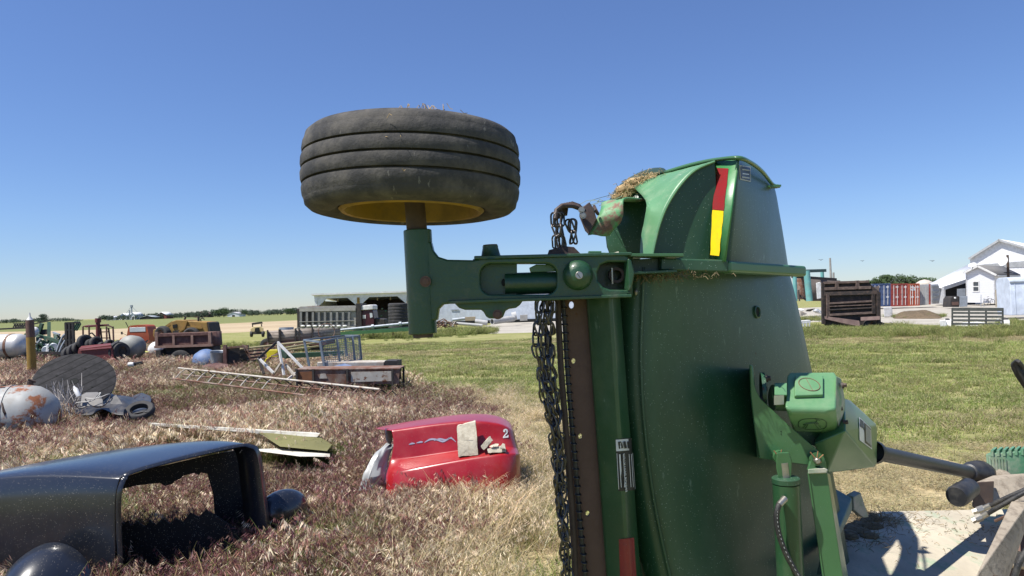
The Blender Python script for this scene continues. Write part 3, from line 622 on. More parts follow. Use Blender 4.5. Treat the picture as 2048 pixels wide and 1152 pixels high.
straw('straw', m_hay, dhh, G(1752,1044,DZ)+Vector((0,0,.012)), (.14,.05,.006), 130, .05)
straw('straw', m_hay, cd, G(1830,1070,DZ)+Vector((0,0,.005)), (.35,.22,.002), 160, .045)
straw('straw', m_dhay, cd, G(1950,1060,DZ)+Vector((0,0,.006)), (.14,.14,.003), 120, .04)
cg = MB().hull([U(*p) for p in ((1972,908,3.75),(2080,900,3.75),(2085,960,3.75),(2010,972,3.72),(1974,938,3.72),(1985,902,4.0),(2080,898,4.0),(1974,940,4.0),(2080,960,4.0))]).build('centre_gearbox', M('gearbox_old_green',(.07,.22,.12),.65,dirt=(.36,.36,.28),da=.85,ds=6,bump=.3), mow, bevel=.006)
mb = MB()
for k in range(6): mb.bar(U(1984+k*12,907-k*.6,3.74), U(1992+k*12,900-k*.6,4.0), .012, .03)
for k in range(6): mb.bar(U(1978+k*6,914,3.742-.001*k), U(1980+k*6,935+k*4,3.73-.001*k), .008, .02)
mb.build('cooling_fins', bpy.data.materials['gearbox_old_green'], cg)
MB().lathe([(.06,0),(.065,.03),(.055,.06),(.03,.07)], U(2004,962,3.74), (-1,-.6,0), 20).build('gearbox_seal', m_dirty, cg)
MB().hull([U(*p) for p in ((1940,968,3.50),(1985,950,3.60),(2060,945,3.6),(2070,1000,3.5),(2020,1010,3.45),(1945,1018,3.42),(1945,1000,3.7),(2060,1000,3.8))]).build('hitch_block', m_dirty, mow, bevel=.01)
MB().hull([U(*p) for p in ((1944,965,3.40),(1988,962,3.42),(1986,1012,3.40),(1946,1016,3.38),(1944,965,3.5),(1988,962,3.5))]).build('hitch_cap', m_darkrust, mow, bevel=.004)
MB().lathe([(.0,0),(.043,.002),(.048,.012),(.048,.09),(.045,.10),(.045,.16)], U(1912,994,3.30), (.75,.6,.08), 28).build('rubber_bumper', m_black, mow)
beam = MB().hull([U(*p) for p in ((2022,1003,3.0),(2060,1001,3.0),(2062,1030,2.98),(2000,1160,2.6),(1990,1210,2.55),(1938,1210,2.5),(1948,1160,2.52),(2030,1003,3.06),(2060,1002,3.06),(1998,1212,2.62))]).build('hitch_beam', m_dirty, mow, bevel=.004)
MB().cyl(U(2046,1040,3.1), U(2050,1240,2.9), .055, n=18).build('jack_tube', m_brown, mow)
MB().cyl(U(2034,1105,2.95), U(2036,1135,2.93), .05, n=18).build('jack_collar', m_dirty, mow)
for k, pts in enumerate((((1946,1024,3.18),(1975,1014,3.15),(2010,997,3.1),(2060,975,3.05),(2160,930,3.0)), ((1944,1042,3.10),(1970,1030,3.08),(2005,1010,3.03),(2060,980,2.98),(2160,938,2.9)))):
    P_ = [U(*p) for p in smooth_rows(list(pts), 5)]; mb = MB()
    hz = MB().tube(P_[3:], .0095, 10).build('hydraulic_hose', m_hose, mow)
    MB().cyl(P_[0], P_[2], .013, n=6).cyl(P_[2], P_[4], .016, n=8).cyl(P_[4], P_[6], .0125, n=10).build('hose_coupler', m_steel, hz)
MB().tube([U(*p) for p in smooth_rows([(2020,1200,2.6),(2030,1150,2.6),(2046,1112,2.6),(2080,1070,2.62)],5)], .011, 10).build('hydraulic_hose', m_hose, mow)
for k in range(4):
    MB().tube([U(*p) for p in smooth_rows([(2100+k*6,860,3.3),(2062+k*3,792,3.3-.02*k),(2046+k*2,768,3.3-.02*k),(2034+k*2,750-k*2,3.3-.02*k),(2026+k*2,732-k*2,3.3-.02*k),(2031+k*2,726-k,3.28-.02*k),(2044+k*2,742,3.24),(2070+k*2,790,3.24)],4)], .009, 8).build('rubber_strap', m_hose, mow)
for k in range(2):
    MB().tube([U(1990+k*14,1042+k*16,3.05), U(2018+k*6,1030+k*14,3.0)], .006, 6).build('spring_pin', m_brown, mow)
# ------------------------------------------------------------------ the yard: ground sheets
def field(name, cols, scale=.35, stretch=(1,1,1), rough=.95, fine=9, k=.5, third=None, tscale=.06, bump=.5):
    m, n, l, b = nmat(name); co = n.new('ShaderNodeTexCoord').outputs['Object']
    a = tex(n, l, 'noise', scale, mapped(n, l, co, stretch), 8, .65); f = tex(n, l, 'noise', fine, mapped(n, l, co, stretch), 8, .7)
    c = mixc(n, l, ramp(n, l, a.outputs[0], .38, .64), cols[0], cols[1])
    if third:
        t = tex(n, l, 'noise', tscale, co, 5, .6); c = mixc(n, l, ramp(n, l, t.outputs[0], .5, .62), c, third)
    g = ramp(n, l, f.outputs[0], .3, .72, (1-k,)*3, (1+k*.6,)*3)
    c = mixc(n, l, 1.0, c, g, 'MULTIPLY')
    l.new(c, b.inputs['Base Color']); b.inputs['Roughness'].default_value = rough; b.inputs['Specular IOR Level'].default_value = .1
    bp = n.new('ShaderNodeBump'); bp.inputs['Strength'].default_value = bump; bp.inputs['Distance'].default_value = .05; l.new(f.outputs[0], bp.inputs['Height']); l.new(bp.outputs[0], b.inputs['Normal'])
    return m
g_lawn = field('mown_grass', ((.21,.235,.07),(.38,.34,.17)), .5, (.5,2.0,1), fine=7, third=(.26,.265,.09), tscale=.12)
g_soil = field('weedy_soil', ((.13,.10,.065),(.21,.155,.10)), 1.2, fine=14, k=.6)
g_tan = field('stubble', ((.40,.31,.20),(.47,.38,.25)), .05, (.3,1.5,1), fine=1.5, k=.25)
g_crop = field('young_crop', ((.17,.19,.075),(.20,.215,.085)), .03, (.3,1.2,1), fine=.8, k=.3)
g_gravel = field('pale_gravel', ((.36,.33,.28),(.46,.43,.37)), .4, fine=6, k=.25)
def sheet(name, mat, pts, z):
    return MB().add([Vector((p[0], p[1], z)) for p in pts], [tuple(range(len(pts)))]).build(name, mat, None, kind='structure')
MB().quad((-3500,-60,0),(3500,-60,0),(3500,5000,0),(-3500,5000,0)).build('ground', g_lawn, None, kind='structure')
sheet('weedy_ground', g_soil, [G(-900,735), G(0,722), G(150,718), G(300,716), G(440,708), G(560,722), G(700,742), G(800,766), G(860,782), G(930,805), G(985,840), G(1010,900), G(1000,1000), G(960,1120), G(900,1300), G(700,2200), G(-2500,2400)], .004)
def strip(name, mat, near, far, z):
    """a field strip between two lines seen in the photo"""
    return sheet(name, mat, [G(*p) for p in near] + [G(*p) for p in reversed(far)], z)
strip('stubble_field', g_tan, [(-700,706),(0,687),(152,684),(300,676),(431,667),(600,659),(700,652)], [(-700,674),(0,664),(152,661),(300,655),(431,648),(600,640.5),(760,634)], .004)
strip('crop_field', g_crop, [(-700,673.5),(0,663.7),(152,660.7),(300,654.7),(431,647.7),(600,640.2),(760,633.7)], [(-700,667),(0,645.5),(152,641),(300,637),(431,633.2),(600,628),(760,623)], .008)
gp_ = [G(930,668), G(1000,667), G(1110,664), G(1300,656), G(1500,648), G(1700,642), G(1880,651), G(2000,652), G(2200,650), G(2700,640), G(2700,590), G(1960,601), G(1700,612), G(1400,624), G(1200,632), G(1000,644), G(960,655)]
sheet('gravel_drive', g_gravel, gp_, .004)

g_straw = field('dry_grass', ((.44,.35,.19),(.54,.44,.26)), .9, (.6,1.4,1), fine=12, k=.5)
sheet('dry_grass_strip', g_straw, [G(930,797), G(1010,793), G(1110,800), G(1170,1000), G(1190,1500), G(860,1500), G(985,1000), G(1005,900), G(980,840)], .008)
sheet('dry_grass_patch', g_straw, [G(1640,925), G(1760,903), G(1880,915), G(1990,950), G(2010,1040), G(1640,1080)], .004)
# ------------------------------------------------------------------ grass: clumps of blades and seed heads
def leafmat(name, trans=.25, rough=.6):
    m, n, l, b = nmat(name)
    at = n.new('ShaderNodeVertexColor'); at.layer_name = 'Col'
    oi = n.new('ShaderNodeObjectInfo')
    hs = n.new('ShaderNodeHueSaturation'); l.new(at.outputs[0], hs.inputs['Color'])
    mr = n.new('ShaderNodeMapRange'); l.new(oi.outputs['Random'], mr.inputs[0]); mr.inputs[3].default_value = .6; mr.inputs[4].default_value = 1.32; l.new(mr.outputs[0], hs.inputs['Value'])
    no = tex(n, l, 'noise', .35, oi.outputs['Location'], 3); m2 = n.new('ShaderNodeMapRange'); l.new(no.outputs[0], m2.inputs[0]); m2.inputs[3].default_value = .47; m2.inputs[4].default_value = .53; l.new(m2.outputs[0], hs.inputs['Hue'])
    l.new(hs.outputs[0], b.inputs['Base Color']); b.inputs['Roughness'].default_value = rough; b.inputs['Specular IOR Level'].default_value = .25
    tr = n.new('ShaderNodeBsdfTranslucent'); l.new(hs.outputs[0], tr.inputs[0]); mx = n.new('ShaderNodeMixShader'); mx.inputs[0].default_value = trans
    l.new(b.outputs[0], mx.inputs[1]); l.new(tr.outputs[0], mx.inputs[2]); l.new(mx.outputs[0], n['Material Output'].inputs[0]); return m
m_leaf = leafmat('grass_blade')
class Clump:
    def __init__(s): s.v = []; s.f = []; s.c = []
    def ribbon(s, pts, w, col, rnd):
        q = rnd.uniform(0, 6.283); sv = Vector((math.cos(q), math.sin(q), 0)); o = len(s.v); k = len(pts)
        for i, p in enumerate(pts):
            ww = w*(1-.85*(i/(k-1))**1.5)/2; s.v += [p-sv*ww, p+sv*ww]
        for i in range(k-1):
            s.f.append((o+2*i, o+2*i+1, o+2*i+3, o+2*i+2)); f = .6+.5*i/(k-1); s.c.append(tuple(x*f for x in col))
    def spike(s, p, d, ln, w, col, rnd):
        sd_ = d.cross(Vector((rnd.gauss(0,1), rnd.gauss(0,1), rnd.gauss(0,1)))); sd_ = sd_.normalized()*w/2 if sd_.length > 1e-6 else Vector((w/2,0,0)); o = len(s.v)
        s.v += [p, p+d*ln*.4+sd_, p+d*ln, p+d*ln*.4-sd_]; s.f.append((o,o+1,o+2,o+3)); s.c.append(col)
    def obj(s, name, coll):
        me = bpy.data.meshes.new(name); me.from_pydata(s.v, [], s.f); ca = me.color_attributes.new('Col', 'FLOAT_COLOR', 'CORNER')
        i = 0
        for f, c in zip(s.f, s.c):
            for _ in f: ca.data[i].color = (*c, 1); i += 1
        me.materials.append(m_leaf); o = bpy.data.objects.new(name, me); coll.objects.link(o)
def var(c, rnd, k=.25):
    f = 1+rnd.uniform(-k, k); return tuple(max(0, x*f*(1+rnd.uniform(-.08,.08))) for x in c)
PURPLE, ROSE, CREAM, STRAW, OLIVE, LEAF = (.175,.072,.078), (.37,.185,.145), (.86,.72,.52), (.54,.42,.20), (.24,.24,.08), (.15,.21,.05)
def clump(name, coll, seed, n, rad, h, stem, heads, nsp, spl, lean=.25, bw=.0036, headed=.85):
    rnd = random.Random(seed); c = Clump()
    for _ in range(n):
        q = rnd.uniform(0, 6.283); r = rad*math.sqrt(rnd.random()); p = Vector((r*math.cos(q), r*math.sin(q), -.02))
        d = Vector((rnd.gauss(0, lean)+.10, rnd.gauss(0, lean), 1)); d.normalize(); L_ = h*rnd.uniform(.55, 1.1); ln = Vector((d.x, d.y, 0)); ln = ln.normalized() if ln.length > .01 else Vector((1,0,0))
        pts = [p + d*L_*t + ln*L_*.32*t**3 - Vector((0,0,L_*.16*t**4)) for t in (0,.35,.7,1)]
        c.ribbon(pts, bw*rnd.uniform(.7,1.4), var(rnd.choice(stem), rnd), rnd)
        if heads and rnd.random() < headed:
            tint = rnd.choice(heads); dr = (ln*.5+Vector((rnd.gauss(0,.2), rnd.gauss(0,.2), -.9))).normalized()
            for k in range(nsp):
                t = .62+.38*k/nsp; pp = pts[2].lerp(pts[3], (t-.6)/.4)
                dd = (dr + Vector((rnd.gauss(0,.28), rnd.gauss(0,.28), rnd.gauss(0,.25)+.2*(1-k/nsp)))).normalized()
                c.spike(pp, dd, spl*rnd.uniform(.7,1.3), spl*.125, var(tint if rnd.random() < .75 else rnd.choice(heads), rnd), rnd)
    c.obj(name, coll)
wcol = bpy.data.collections.new('weed_clumps'); lcol = bpy.data.collections.new('lawn_tufts')
ST = [STRAW, OLIVE, OLIVE, (.30,.22,.12), LEAF]
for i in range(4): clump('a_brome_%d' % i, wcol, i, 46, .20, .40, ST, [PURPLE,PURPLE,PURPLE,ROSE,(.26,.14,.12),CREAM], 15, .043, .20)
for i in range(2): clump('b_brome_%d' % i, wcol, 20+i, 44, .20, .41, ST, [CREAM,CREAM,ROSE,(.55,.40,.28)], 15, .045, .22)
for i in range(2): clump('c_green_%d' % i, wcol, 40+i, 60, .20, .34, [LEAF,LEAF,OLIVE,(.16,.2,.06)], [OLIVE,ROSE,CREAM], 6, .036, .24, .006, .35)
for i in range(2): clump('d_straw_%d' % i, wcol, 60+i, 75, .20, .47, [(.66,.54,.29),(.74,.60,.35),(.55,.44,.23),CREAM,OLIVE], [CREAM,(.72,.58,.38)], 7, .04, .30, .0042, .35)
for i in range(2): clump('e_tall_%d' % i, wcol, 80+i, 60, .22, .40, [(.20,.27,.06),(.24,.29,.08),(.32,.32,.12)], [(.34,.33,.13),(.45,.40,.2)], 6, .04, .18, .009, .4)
def tuft(name, seed, n, rad, h, cols, lay):
    rnd = random.Random(seed); c = Clump()
    for _ in range(n):
        q = rnd.uniform(0, 6.283); r = rad*math.sqrt(rnd.random()); p = Vector((r*math.cos(q), r*math.sin(q), -.005)); col = rnd.choice(cols)
        if rnd.random() < lay:
            a = rnd.uniform(0, 6.283); d = Vector((math.cos(a), math.sin(a), rnd.uniform(-.1,.3))); p = p+Vector((0,0,rnd.uniform(.015,.05))); L_ = rnd.uniform(.04,.10)
            c.ribbon([p, p+d*L_*.5+Vector((0,0,.006)), p+d*L_], .006, var(rnd.choice([(.58,.50,.27),(.50,.43,.22),(.64,.56,.34)]), rnd), rnd)
        else:
            d = Vector((rnd.gauss(0,.45), rnd.gauss(0,.45), 1)).normalized(); L_ = h*rnd.uniform(.5,1.2); ln = Vector((d.x,d.y,0))
            c.ribbon([p, p+d*L_*.5, p+d*L_+ln*L_*.4], .008*rnd.uniform(.7,1.3), var(col, rnd), rnd)
    c.obj(name, lcol)
LG = [(.28,.365,.085),(.33,.40,.11),(.43,.43,.17),(.22,.31,.07)]
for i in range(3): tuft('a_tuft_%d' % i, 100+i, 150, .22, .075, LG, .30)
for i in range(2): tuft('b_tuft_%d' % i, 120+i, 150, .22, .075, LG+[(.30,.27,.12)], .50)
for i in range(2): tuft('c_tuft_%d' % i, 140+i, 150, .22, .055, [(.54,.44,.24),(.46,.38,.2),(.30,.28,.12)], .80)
def proj(p):
    k = CR.transposed() @ (Vector(p)-Vector((0,0,H))); return (1024+F*k.x/-k.z, 576-F*k.y/-k.z) if k.z < -.05 else (None, None)
def scatter(name, label, cat, coll, pts):
    me = bpy.data.meshes.new(name); me.from_pydata([p[:3] for p in pts], [], [])
    for nm, ty, ix in (('rot','FLOAT',3),('scl','FLOAT',4),('idx','INT',5)):
        a = me.attributes.new(nm, ty, 'POINT'); a.data.foreach_set('value', [p[ix] for p in pts])
    o = bpy.data.objects.new(name, me); COL.objects.link(o); me.materials.append(m_leaf)
    gt = bpy.data.node_groups.new(name, 'GeometryNodeTree')
    gt.interface.new_socket('Geometry', in_out='INPUT', socket_type='NodeSocketGeometry'); gt.interface.new_socket('Geometry', in_out='OUTPUT', socket_type='NodeSocketGeometry')
    N, K = gt.nodes, gt.links; gi, go = N.new('NodeGroupInput'), N.new('NodeGroupOutput')
    mp = N.new('GeometryNodeMeshToPoints'); ip = N.new('GeometryNodeInstanceOnPoints'); ci = N.new('GeometryNodeCollectionInfo')
    ci.inputs[0].default_value = coll; ci.inputs[1].default_value = True; ci.inputs[2].default_value = True
    def attr(nm, ty):
        a = N.new('GeometryNodeInputNamedAttribute'); a.data_type = ty; a.inputs[0].default_value = nm; return a.outputs[0]
    cx = N.new('ShaderNodeCombineXYZ'); K.new(attr('rot','FLOAT'), cx.inputs[2])
    K.new(gi.outputs[0], mp.inputs[0]); K.new(mp.outputs[0], ip.inputs[0]); K.new(ci.outputs[0], ip.inputs['Instance'])
    ip.inputs['Pick Instance'].default_value = True; K.new(attr('idx','INT'), ip.inputs['Instance Index']); K.new(cx.outputs[0], ip.inputs['Rotation']); K.new(attr('scl','FLOAT'), ip.inputs['Scale'])
    K.new(ip.outputs[0], go.inputs[0]); o.modifiers.new('scatter', 'NODES').node_group = gt
    o['kind'] = 'stuff'; o['label'] = label; o['category'] = cat; return o
UB = [(600,300),(706,300),(712,520),(735,700),(760,800),(775,860),(800,930),(835,985),(900,1010),(1000,990),(1100,950),(1200,900),(3000,600)]
def ub(v):
    for (a, x), (b, y) in zip(UB, UB[1:]):
        if v <= b: return x+(y-x)*(v-a)/(b-a)
    return 600
CLEAR = []      # patches where no blades grow: (x, y, radius)
def grow():
    rnd = random.Random(11); weeds, lawn = [], []
    ns = lambda x, y, s, o=0: noise.noise(Vector((x*s+o, y*s-o, o*.7)))
    def rows(y0, y1, dens, xa, xb):
        area = (xb-xa)*(y1*y1-y0*y0)/2
        for _ in range(int(area*dens)):
            y = math.sqrt(rnd.uniform(y0*y0, y1*y1)); yield rnd.uniform(xa, xb)*y, y
    for y0, y1, dens, sc in ((3.6,9,62,1.0),(9,15,34,1.1),(15,30,15,1.3),(30,50,7,1.6)):
        for x, y in rows(y0, y1, dens, -1.0, .14):
            u, v = proj((x, y, 0))
            if any((x-a)**2+(y-b)**2 < r*r for a, b, r in CLEAR): continue
            jb = 40*ns(x, y, .9, 3); e = ub(v)+jb-u
            if v < 706+8*ns(x,y,.3,8) or (u < 300 and v < 712): continue
            if e < -150: continue
            if e < 0:
                if v < 785: continue
                if rnd.random() < max(.25, 1+e/150): weeds.append((x, y, 0, rnd.uniform(0,6.28), sc*rnd.uniform(.6,1.0)*(1 if v > 900 else .7), 8+rnd.randint(0,1)))
                continue
            a, b = ns(x, y, .30, 5), ns(x, y, .8, 9); far = v < 800
            r = rnd.random()
            if e < 90 and v > 860 and r < .7: k = 8+rnd.randint(0,1)
            elif b > .02+.45*rnd.random() or (742 < v < 830 and 330 < u < 960 and rnd.random() < .5) or (v < 745 and u < 260 and rnd.random() < .6): k = 6+rnd.randint(0,1)
            elif a+rnd.gauss(0,.22) > .21: k = 4+rnd.randint(0,1)
            elif rnd.random() < .05: k = 8+rnd.randint(0,1)
            else: k = rnd.randint(0,3)
            s = sc*rnd.uniform(.65,1.2)*(1+.5*a)*(1.25 if rnd.random() < .05 else 1)
            if 740 < v < 800 and u > 330: s *= .75
            weeds.append((x, y, 0, rnd.uniform(0,6.28), s, k))
    for y0, y1, dens, sc, xa, xb in ((4.5,10,26,1.0,-.1,1.0),(10,20,13,1.25,-.4,1.0),(20,42,5,1.7,-.45,1.0)):
        for x, y in rows(y0, y1, dens, xa, xb):
            u, v = proj((x, y, 0))
            if v < 655 or (u < 1150 and u < ub(v)+20): continue
            if y < 4.3 and x > .6: continue
            t = ns(x*.35, y, .45, 2)+.8*ns(x*.25, y, .13, 6)+rnd.gauss(0,.2)
            if v > 890 and u > 1500: t += .95
            if 670 < v < 690 and u > 1600: t += .35
            if abs(v-845) < 22 and u > 1880: t += .45
            if e if (e := (u < 1150 and v > 785 and u < ub(v)+150)) else False: t += .6
            k = rnd.randint(0,2) if t < .12 else (3+rnd.randint(0,1) if t < .45 else 5+rnd.randint(0,1))
            lawn.append((x, y, 0, rnd.uniform(0,6.28), sc*rnd.uniform(.8,1.2), k))
    # uncut grass round the parked machines
    def fringe(pts, n, depth, sc):
        for _ in range(n):
            t = rnd.random()*(len(pts)-1); i = int(t); a, b = pts[i], pts[i+1]; p = G(a[0]+(b[0]-a[0])*(t-i), a[1]+(b[1]-a[1])*(t-i))
            y = p.y+rnd.gauss(0,.45)*depth; x = p.x*y/p.y+rnd.gauss(0,.4); weeds.append((x, y, 0, rnd.uniform(0,6.28), sc*rnd.uniform(.35,1.05)*(.75+.5*noise.noise((x*.4,y*.4,1))), 10+rnd.randint(0,1)))
    fringe([(690,676),(820,674),(900,668),(985,664)], 700, 5, 2.0); fringe([(1590,668),(1760,666),(1900,668),(2020,664),(2200,660)], 2200, 4.0, 1.75)
    fringe([(420,690),(560,694),(700,690)], 260, 4, 1.2); fringe([(1560,640),(1640,640)], 120, 4, 1.5); fringe([(1790,634),(1880,634)], 160, 2.5, 1.3)
    fringe([(2015,646),(2060,646),(2200,640)], 160, 2, 1.3); fringe([(0,712),(150,710),(300,700)], 160, 4, 1.1)
    return weeds, lawn
# ------------------------------------------------------------------ near yard: hood shells, boards, tank, spool
random.seed(8)
m_hood = M('black_fibreglass', (.013,.016,.024), .28, dirt=(.085,.085,.085), da=.14, ds=3, dlo=.4, dhi=.8, speck=.22, sps=80, scol=(.42,.38,.32), bump=.05, coat=.5, spec=.5)
m_hood_in = M('dark_inside', (.008,.008,.009), .8, dirt=(.04,.035,.03), da=.4, ds=8, speck=.30, sps=75, scol=(.4,.36,.28))
m_red = M('red_fibreglass', (.31,.009,.013), .30, dirt=(.40,.13,.12), da=.28, ds=5, dlo=.42, dhi=.8, speck=.13, sps=60, scol=(.6,.4,.36), bump=.06, coat=.2)
hood = thing('truck_hood_shell', 'glossy black old truck front shell with an empty grille opening, sunk in weeds', 'hood shell', (-2.9, 5.6, 0))
secs = [
 [(236,1150,5.0),(231,1040,5.0),(233,985,5.0),(241,958,5.03),(262,941,5.1),(375,911,5.45),(475,889,5.8),(502,889,5.9),(519,905,5.95),(530,980,5.95),(546,1110,5.9)],
 [(205,1150,5.02),(196,1040,5.02),(197,985,5.02),(207,957,5.05),(232,941,5.12),(350,908,5.5),(455,884,5.87),(486,884,5.97),(508,902,6.03),(518,980,6.03),(534,1110,6.0)],
 [(120,1150,5.08),(105,1040,5.08),(105,985,5.08),(118,951,5.12),(150,935,5.2),(285,903,5.62),(398,880,6.0),(432,880,6.1),(458,896,6.15),(470,980,6.15),(486,1110,6.1)],
 [(0,1150,5.15),(-18,1045,5.15),(-18,990,5.15),(-8,955,5.2),(22,940,5.28),(165,912,5.72),(285,891,6.1),(322,891,6.2),(350,904,6.25),(364,985,6.25),(380,1110,6.2)],
 [(-160,1150,5.25),(-180,1060,5.25),(-182,1010,5.25),(-170,980,5.3),(-130,966,5.38),(30,934,5.82),(150,911,6.2),(190,911,6.3),(222,922,6.35),(238,995,6.35),(255,1110,6.3)],
 [(-330,1150,5.35),(-350,1090,5.35),(-352,1050,5.35),(-338,1020,5.4),(-290,1005,5.48),(-120,966,5.92),(10,941,6.3),(50,940,6.4),(85,952,6.45),(102,1010,6.45),(120,1110,6.4)]]
def tight(s, idx, k=.16):
    out = []
    for i, p in enumerate(s):
        if i in idx: out += [tuple(x+(y-x)*k for x, y in zip(p, s[i-1])), p, tuple(x+(y-x)*k for x, y in zip(p, s[i+1]))]
        else: out.append(p)
    return out
secs = [tight(s, (3,)) for s in secs]
mb = MB(); mb.grid([[U(*p) for p in s] for s in secs])
nf = len(secs[0])-1; mb.f = [f for i, f in enumerate(mb.f) if not (i % nf >= 10 and 1 <= i//nf <= 4)]      # far side broken out
body = mb.build('shell', [m_hood], hood, solid=.012, sub=2)
inr = [Vector(U(*p)) for p in secs[0]]
# flat rim round the grille opening, turned inwards
cen = sum(inr, Vector())/len(inr)
rim_o = smooth_rows([tuple(p) for p in inr], 5); rim_i = []
for p in rim_o:
    p = Vector(p); q = p.lerp(cen, .11); q.z = p.z-(p.z-cen.z)*.14 if p.z > cen.z else p.z; rim_i.append(q)
MB().grid([[Vector(p) + Vector((.004,-.003,0)) for p in rim_o], [Vector(p)*.5+q*.5+Vector((.012,-.01,0)) for p, q in zip(rim_o, rim_i)], [q+Vector((-.03,.02,0)) for q in rim_i], [q+Vector((-.16,.10,0)) for q in rim_i]]).build('grille_rim', m_hood, hood, solid=.010)
# splintered inner panel with the hole the weeds show through
hp_ = PL(380, 5.95, R(-33))
plate('inner_panel', m_hood_in, hood, PL(300, 5.75, R(42)), [[(236,960),(300,938),(400,915),(505,893),(535,1085),(440,1100),(432,1050),(428,990),(416,948),(402,945),(398,950),(388,946),(366,952),(362,957),(350,962),(345,968),(330,972),(320,966),(300,968),(268,972),(246,978),(240,985)]], .02, .002)
plate('shade_panel', m_hood_in, hood, PL(330, 5.62, R(20)), [[(236,1042),(248,1048),(256,1040),(262,1052),(275,1044),(290,1054),(300,1040),(312,1050),(325,1036),(340,1048),(352,1038),(366,1044),(380,1026),(398,1034),(412,1020),(430,1030),(470,1056),(500,1130),(240,1150)]], .02, .002)  # dark plate stands in for shaded grass and a speckled panel low inside
body_t = bvh(body)
MB().tube([hit(body_t, u, v, .0005) for u, v in smooth_rows([(489,889),(492,896),(484,900),(480,906)],4)], .0022, 5).build('seam_line', m_hood_in, hood)
def fender(c, r, rot):
    mb = MB(); rm = Euler(rot).to_matrix(); rows = []
    for i in range(9):
        a = math.pi*(.03+.94*i/8); row = []
        for j in range(8):
            b = j/7; k = (1-.55*b*b); row.append(Vector(c)+rm @ Vector((-math.cos(a)*r[0]*k, -r[1]*(b-.5)*1.2, math.sin(a)*r[2]*(1-.5*b**2.2))))
        rows.append(row)
    return mb.grid(rows).build('fender', m_hood, hood, solid=.012, sub=2)
fender(U(66,1240,4.72), (.34,.34,.44), (0,0,R(-6)))
MB().ball(U(566,1022,6.2), (.15,.24,.18), 24, 16, Euler((0,0,R(-35))).to_matrix()).build('fender', m_hood, hood)
CLEAR.append((-2.45,5.5,.42)); CLEAR.append((-3.3,5.6,.5)); CLEAR.append((-4.2,5.7,.5))

red = thing('red_hood_shell', 'glossy red bodywork shell with a white 2 and a silver wire stripe, lying in weeds', 'body shell', (-.9, 8.0, 0))
rs_ = [
 [(806,905,8.9),(768,852,8.45),(742,858,7.95),(783,861,7.5),(788,886,7.46),(783,914,7.42),(773,938,7.38),(764,966,7.32),(758,1010,7.3)],
 [(815,900,8.9),(785,847,8.45),(772,853,7.95),(790,860,7.5),(795,888,7.46),(792,918,7.42),(780,945,7.30),(774,975,7.24),(770,1010,7.2)],
 [(850,890,8.7),(830,838,8.4),(815,845,7.95),(814,857,7.5),(816,888,7.46),(812,918,7.42),(800,944,7.20),(795,972,7.14),(792,1010,7.1)],
 [(900,890,8.7),(880,829,8.4),(870,837,7.95),(866,849,7.5),(868,884,7.46),(868,910,7.42),(868,930,7.18),(866,962,7.12),(866,1005,7.1)],
 [(960,890,8.7),(940,823,8.4),(935,829,7.95),(935,842,7.5),(938,876,7.46),(940,899,7.42),(942,917,7.18),(944,950,7.12),(945,1000,7.1)],
 [(1010,890,8.6),(985,824,8.3),(985,831,7.95),(990,845,7.5),(995,876,7.46),(1000,894,7.42),(1004,908,7.18),(1006,944,7.12),(1006,1000,7.1)],
 [(1026,890,8.4),(1006,832,8.2),(1012,841,7.9),(1018,855,7.55),(1025,880,7.5),(1030,896,7.46),(1035,908,7.25),(1037,940,7.2),(1037,1000,7.2)],
 [(1034,900,8.2),(1020,842,8.1),(1024,852,7.9),(1029,866,7.7),(1034,888,7.65),(1037,900,7.62),(1040,910,7.5),(1041,940,7.5),(1041,1000,7.5)]]
rs_ = [tight(s, (3,5,6)) for s in rs_]
rb = MB().grid([[U(*p) for p in s] for s in rs_]).build('shell', m_red, red, solid=.012, sub=2)
rt = bvh(rb)
def deco(name, m, parent, t, pts, w, off=.004):
    rows = []
    sp = smooth_rows(pts, 5)
    for i, (u, v) in enumerate(sp):
        k = w*(.35+.65*min(1, min(i, len(sp)-1-i)/4)); rows.append([hit(t,u,v-k/2,off), hit(t,u,v,off), hit(t,u,v+k/2,off)])
    return MB().grid(rows).build(name, m, parent)
m_silver = M('silver_stripe', (.45,.43,.50), .35, .4, bump=0)
for pts in ([(818,889),(824,887),(830,887)], [(833,886),(841,884),(846,884)], [(849,885),(860,879),(872,879),(886,883),(896,878),(903,874)], [(868,881),(880,878),(892,880),(902,876),(912,884)]):
    deco('wire_stripe', m_silver, red, rt, pts, 3.4)
# the serif numeral on the right end
two = [(1006,863.5),(1006.5,860),(1009,858),(1012,858),(1014.6,860),(1015,863.5),(1013.6,866.8),(1010.4,870.4),(1009,872.6),(1014,872.4),(1014.6,870),(1016.2,870),(1016.0,875.4),(1005.6,876.6),(1005.8,873.6),(1009.4,868.2),(1011.8,864.8),(1012,862.2),(1011,860.4),(1009.6,860.8),(1009.8,863.6),(1008.2,865)]
tp = [hit(rt, u, v, .006) for u, v in two]
MB().add(tp, [tuple(range(len(tp)))]).build('numeral', m_label, red, solid=.002, smooth=0)
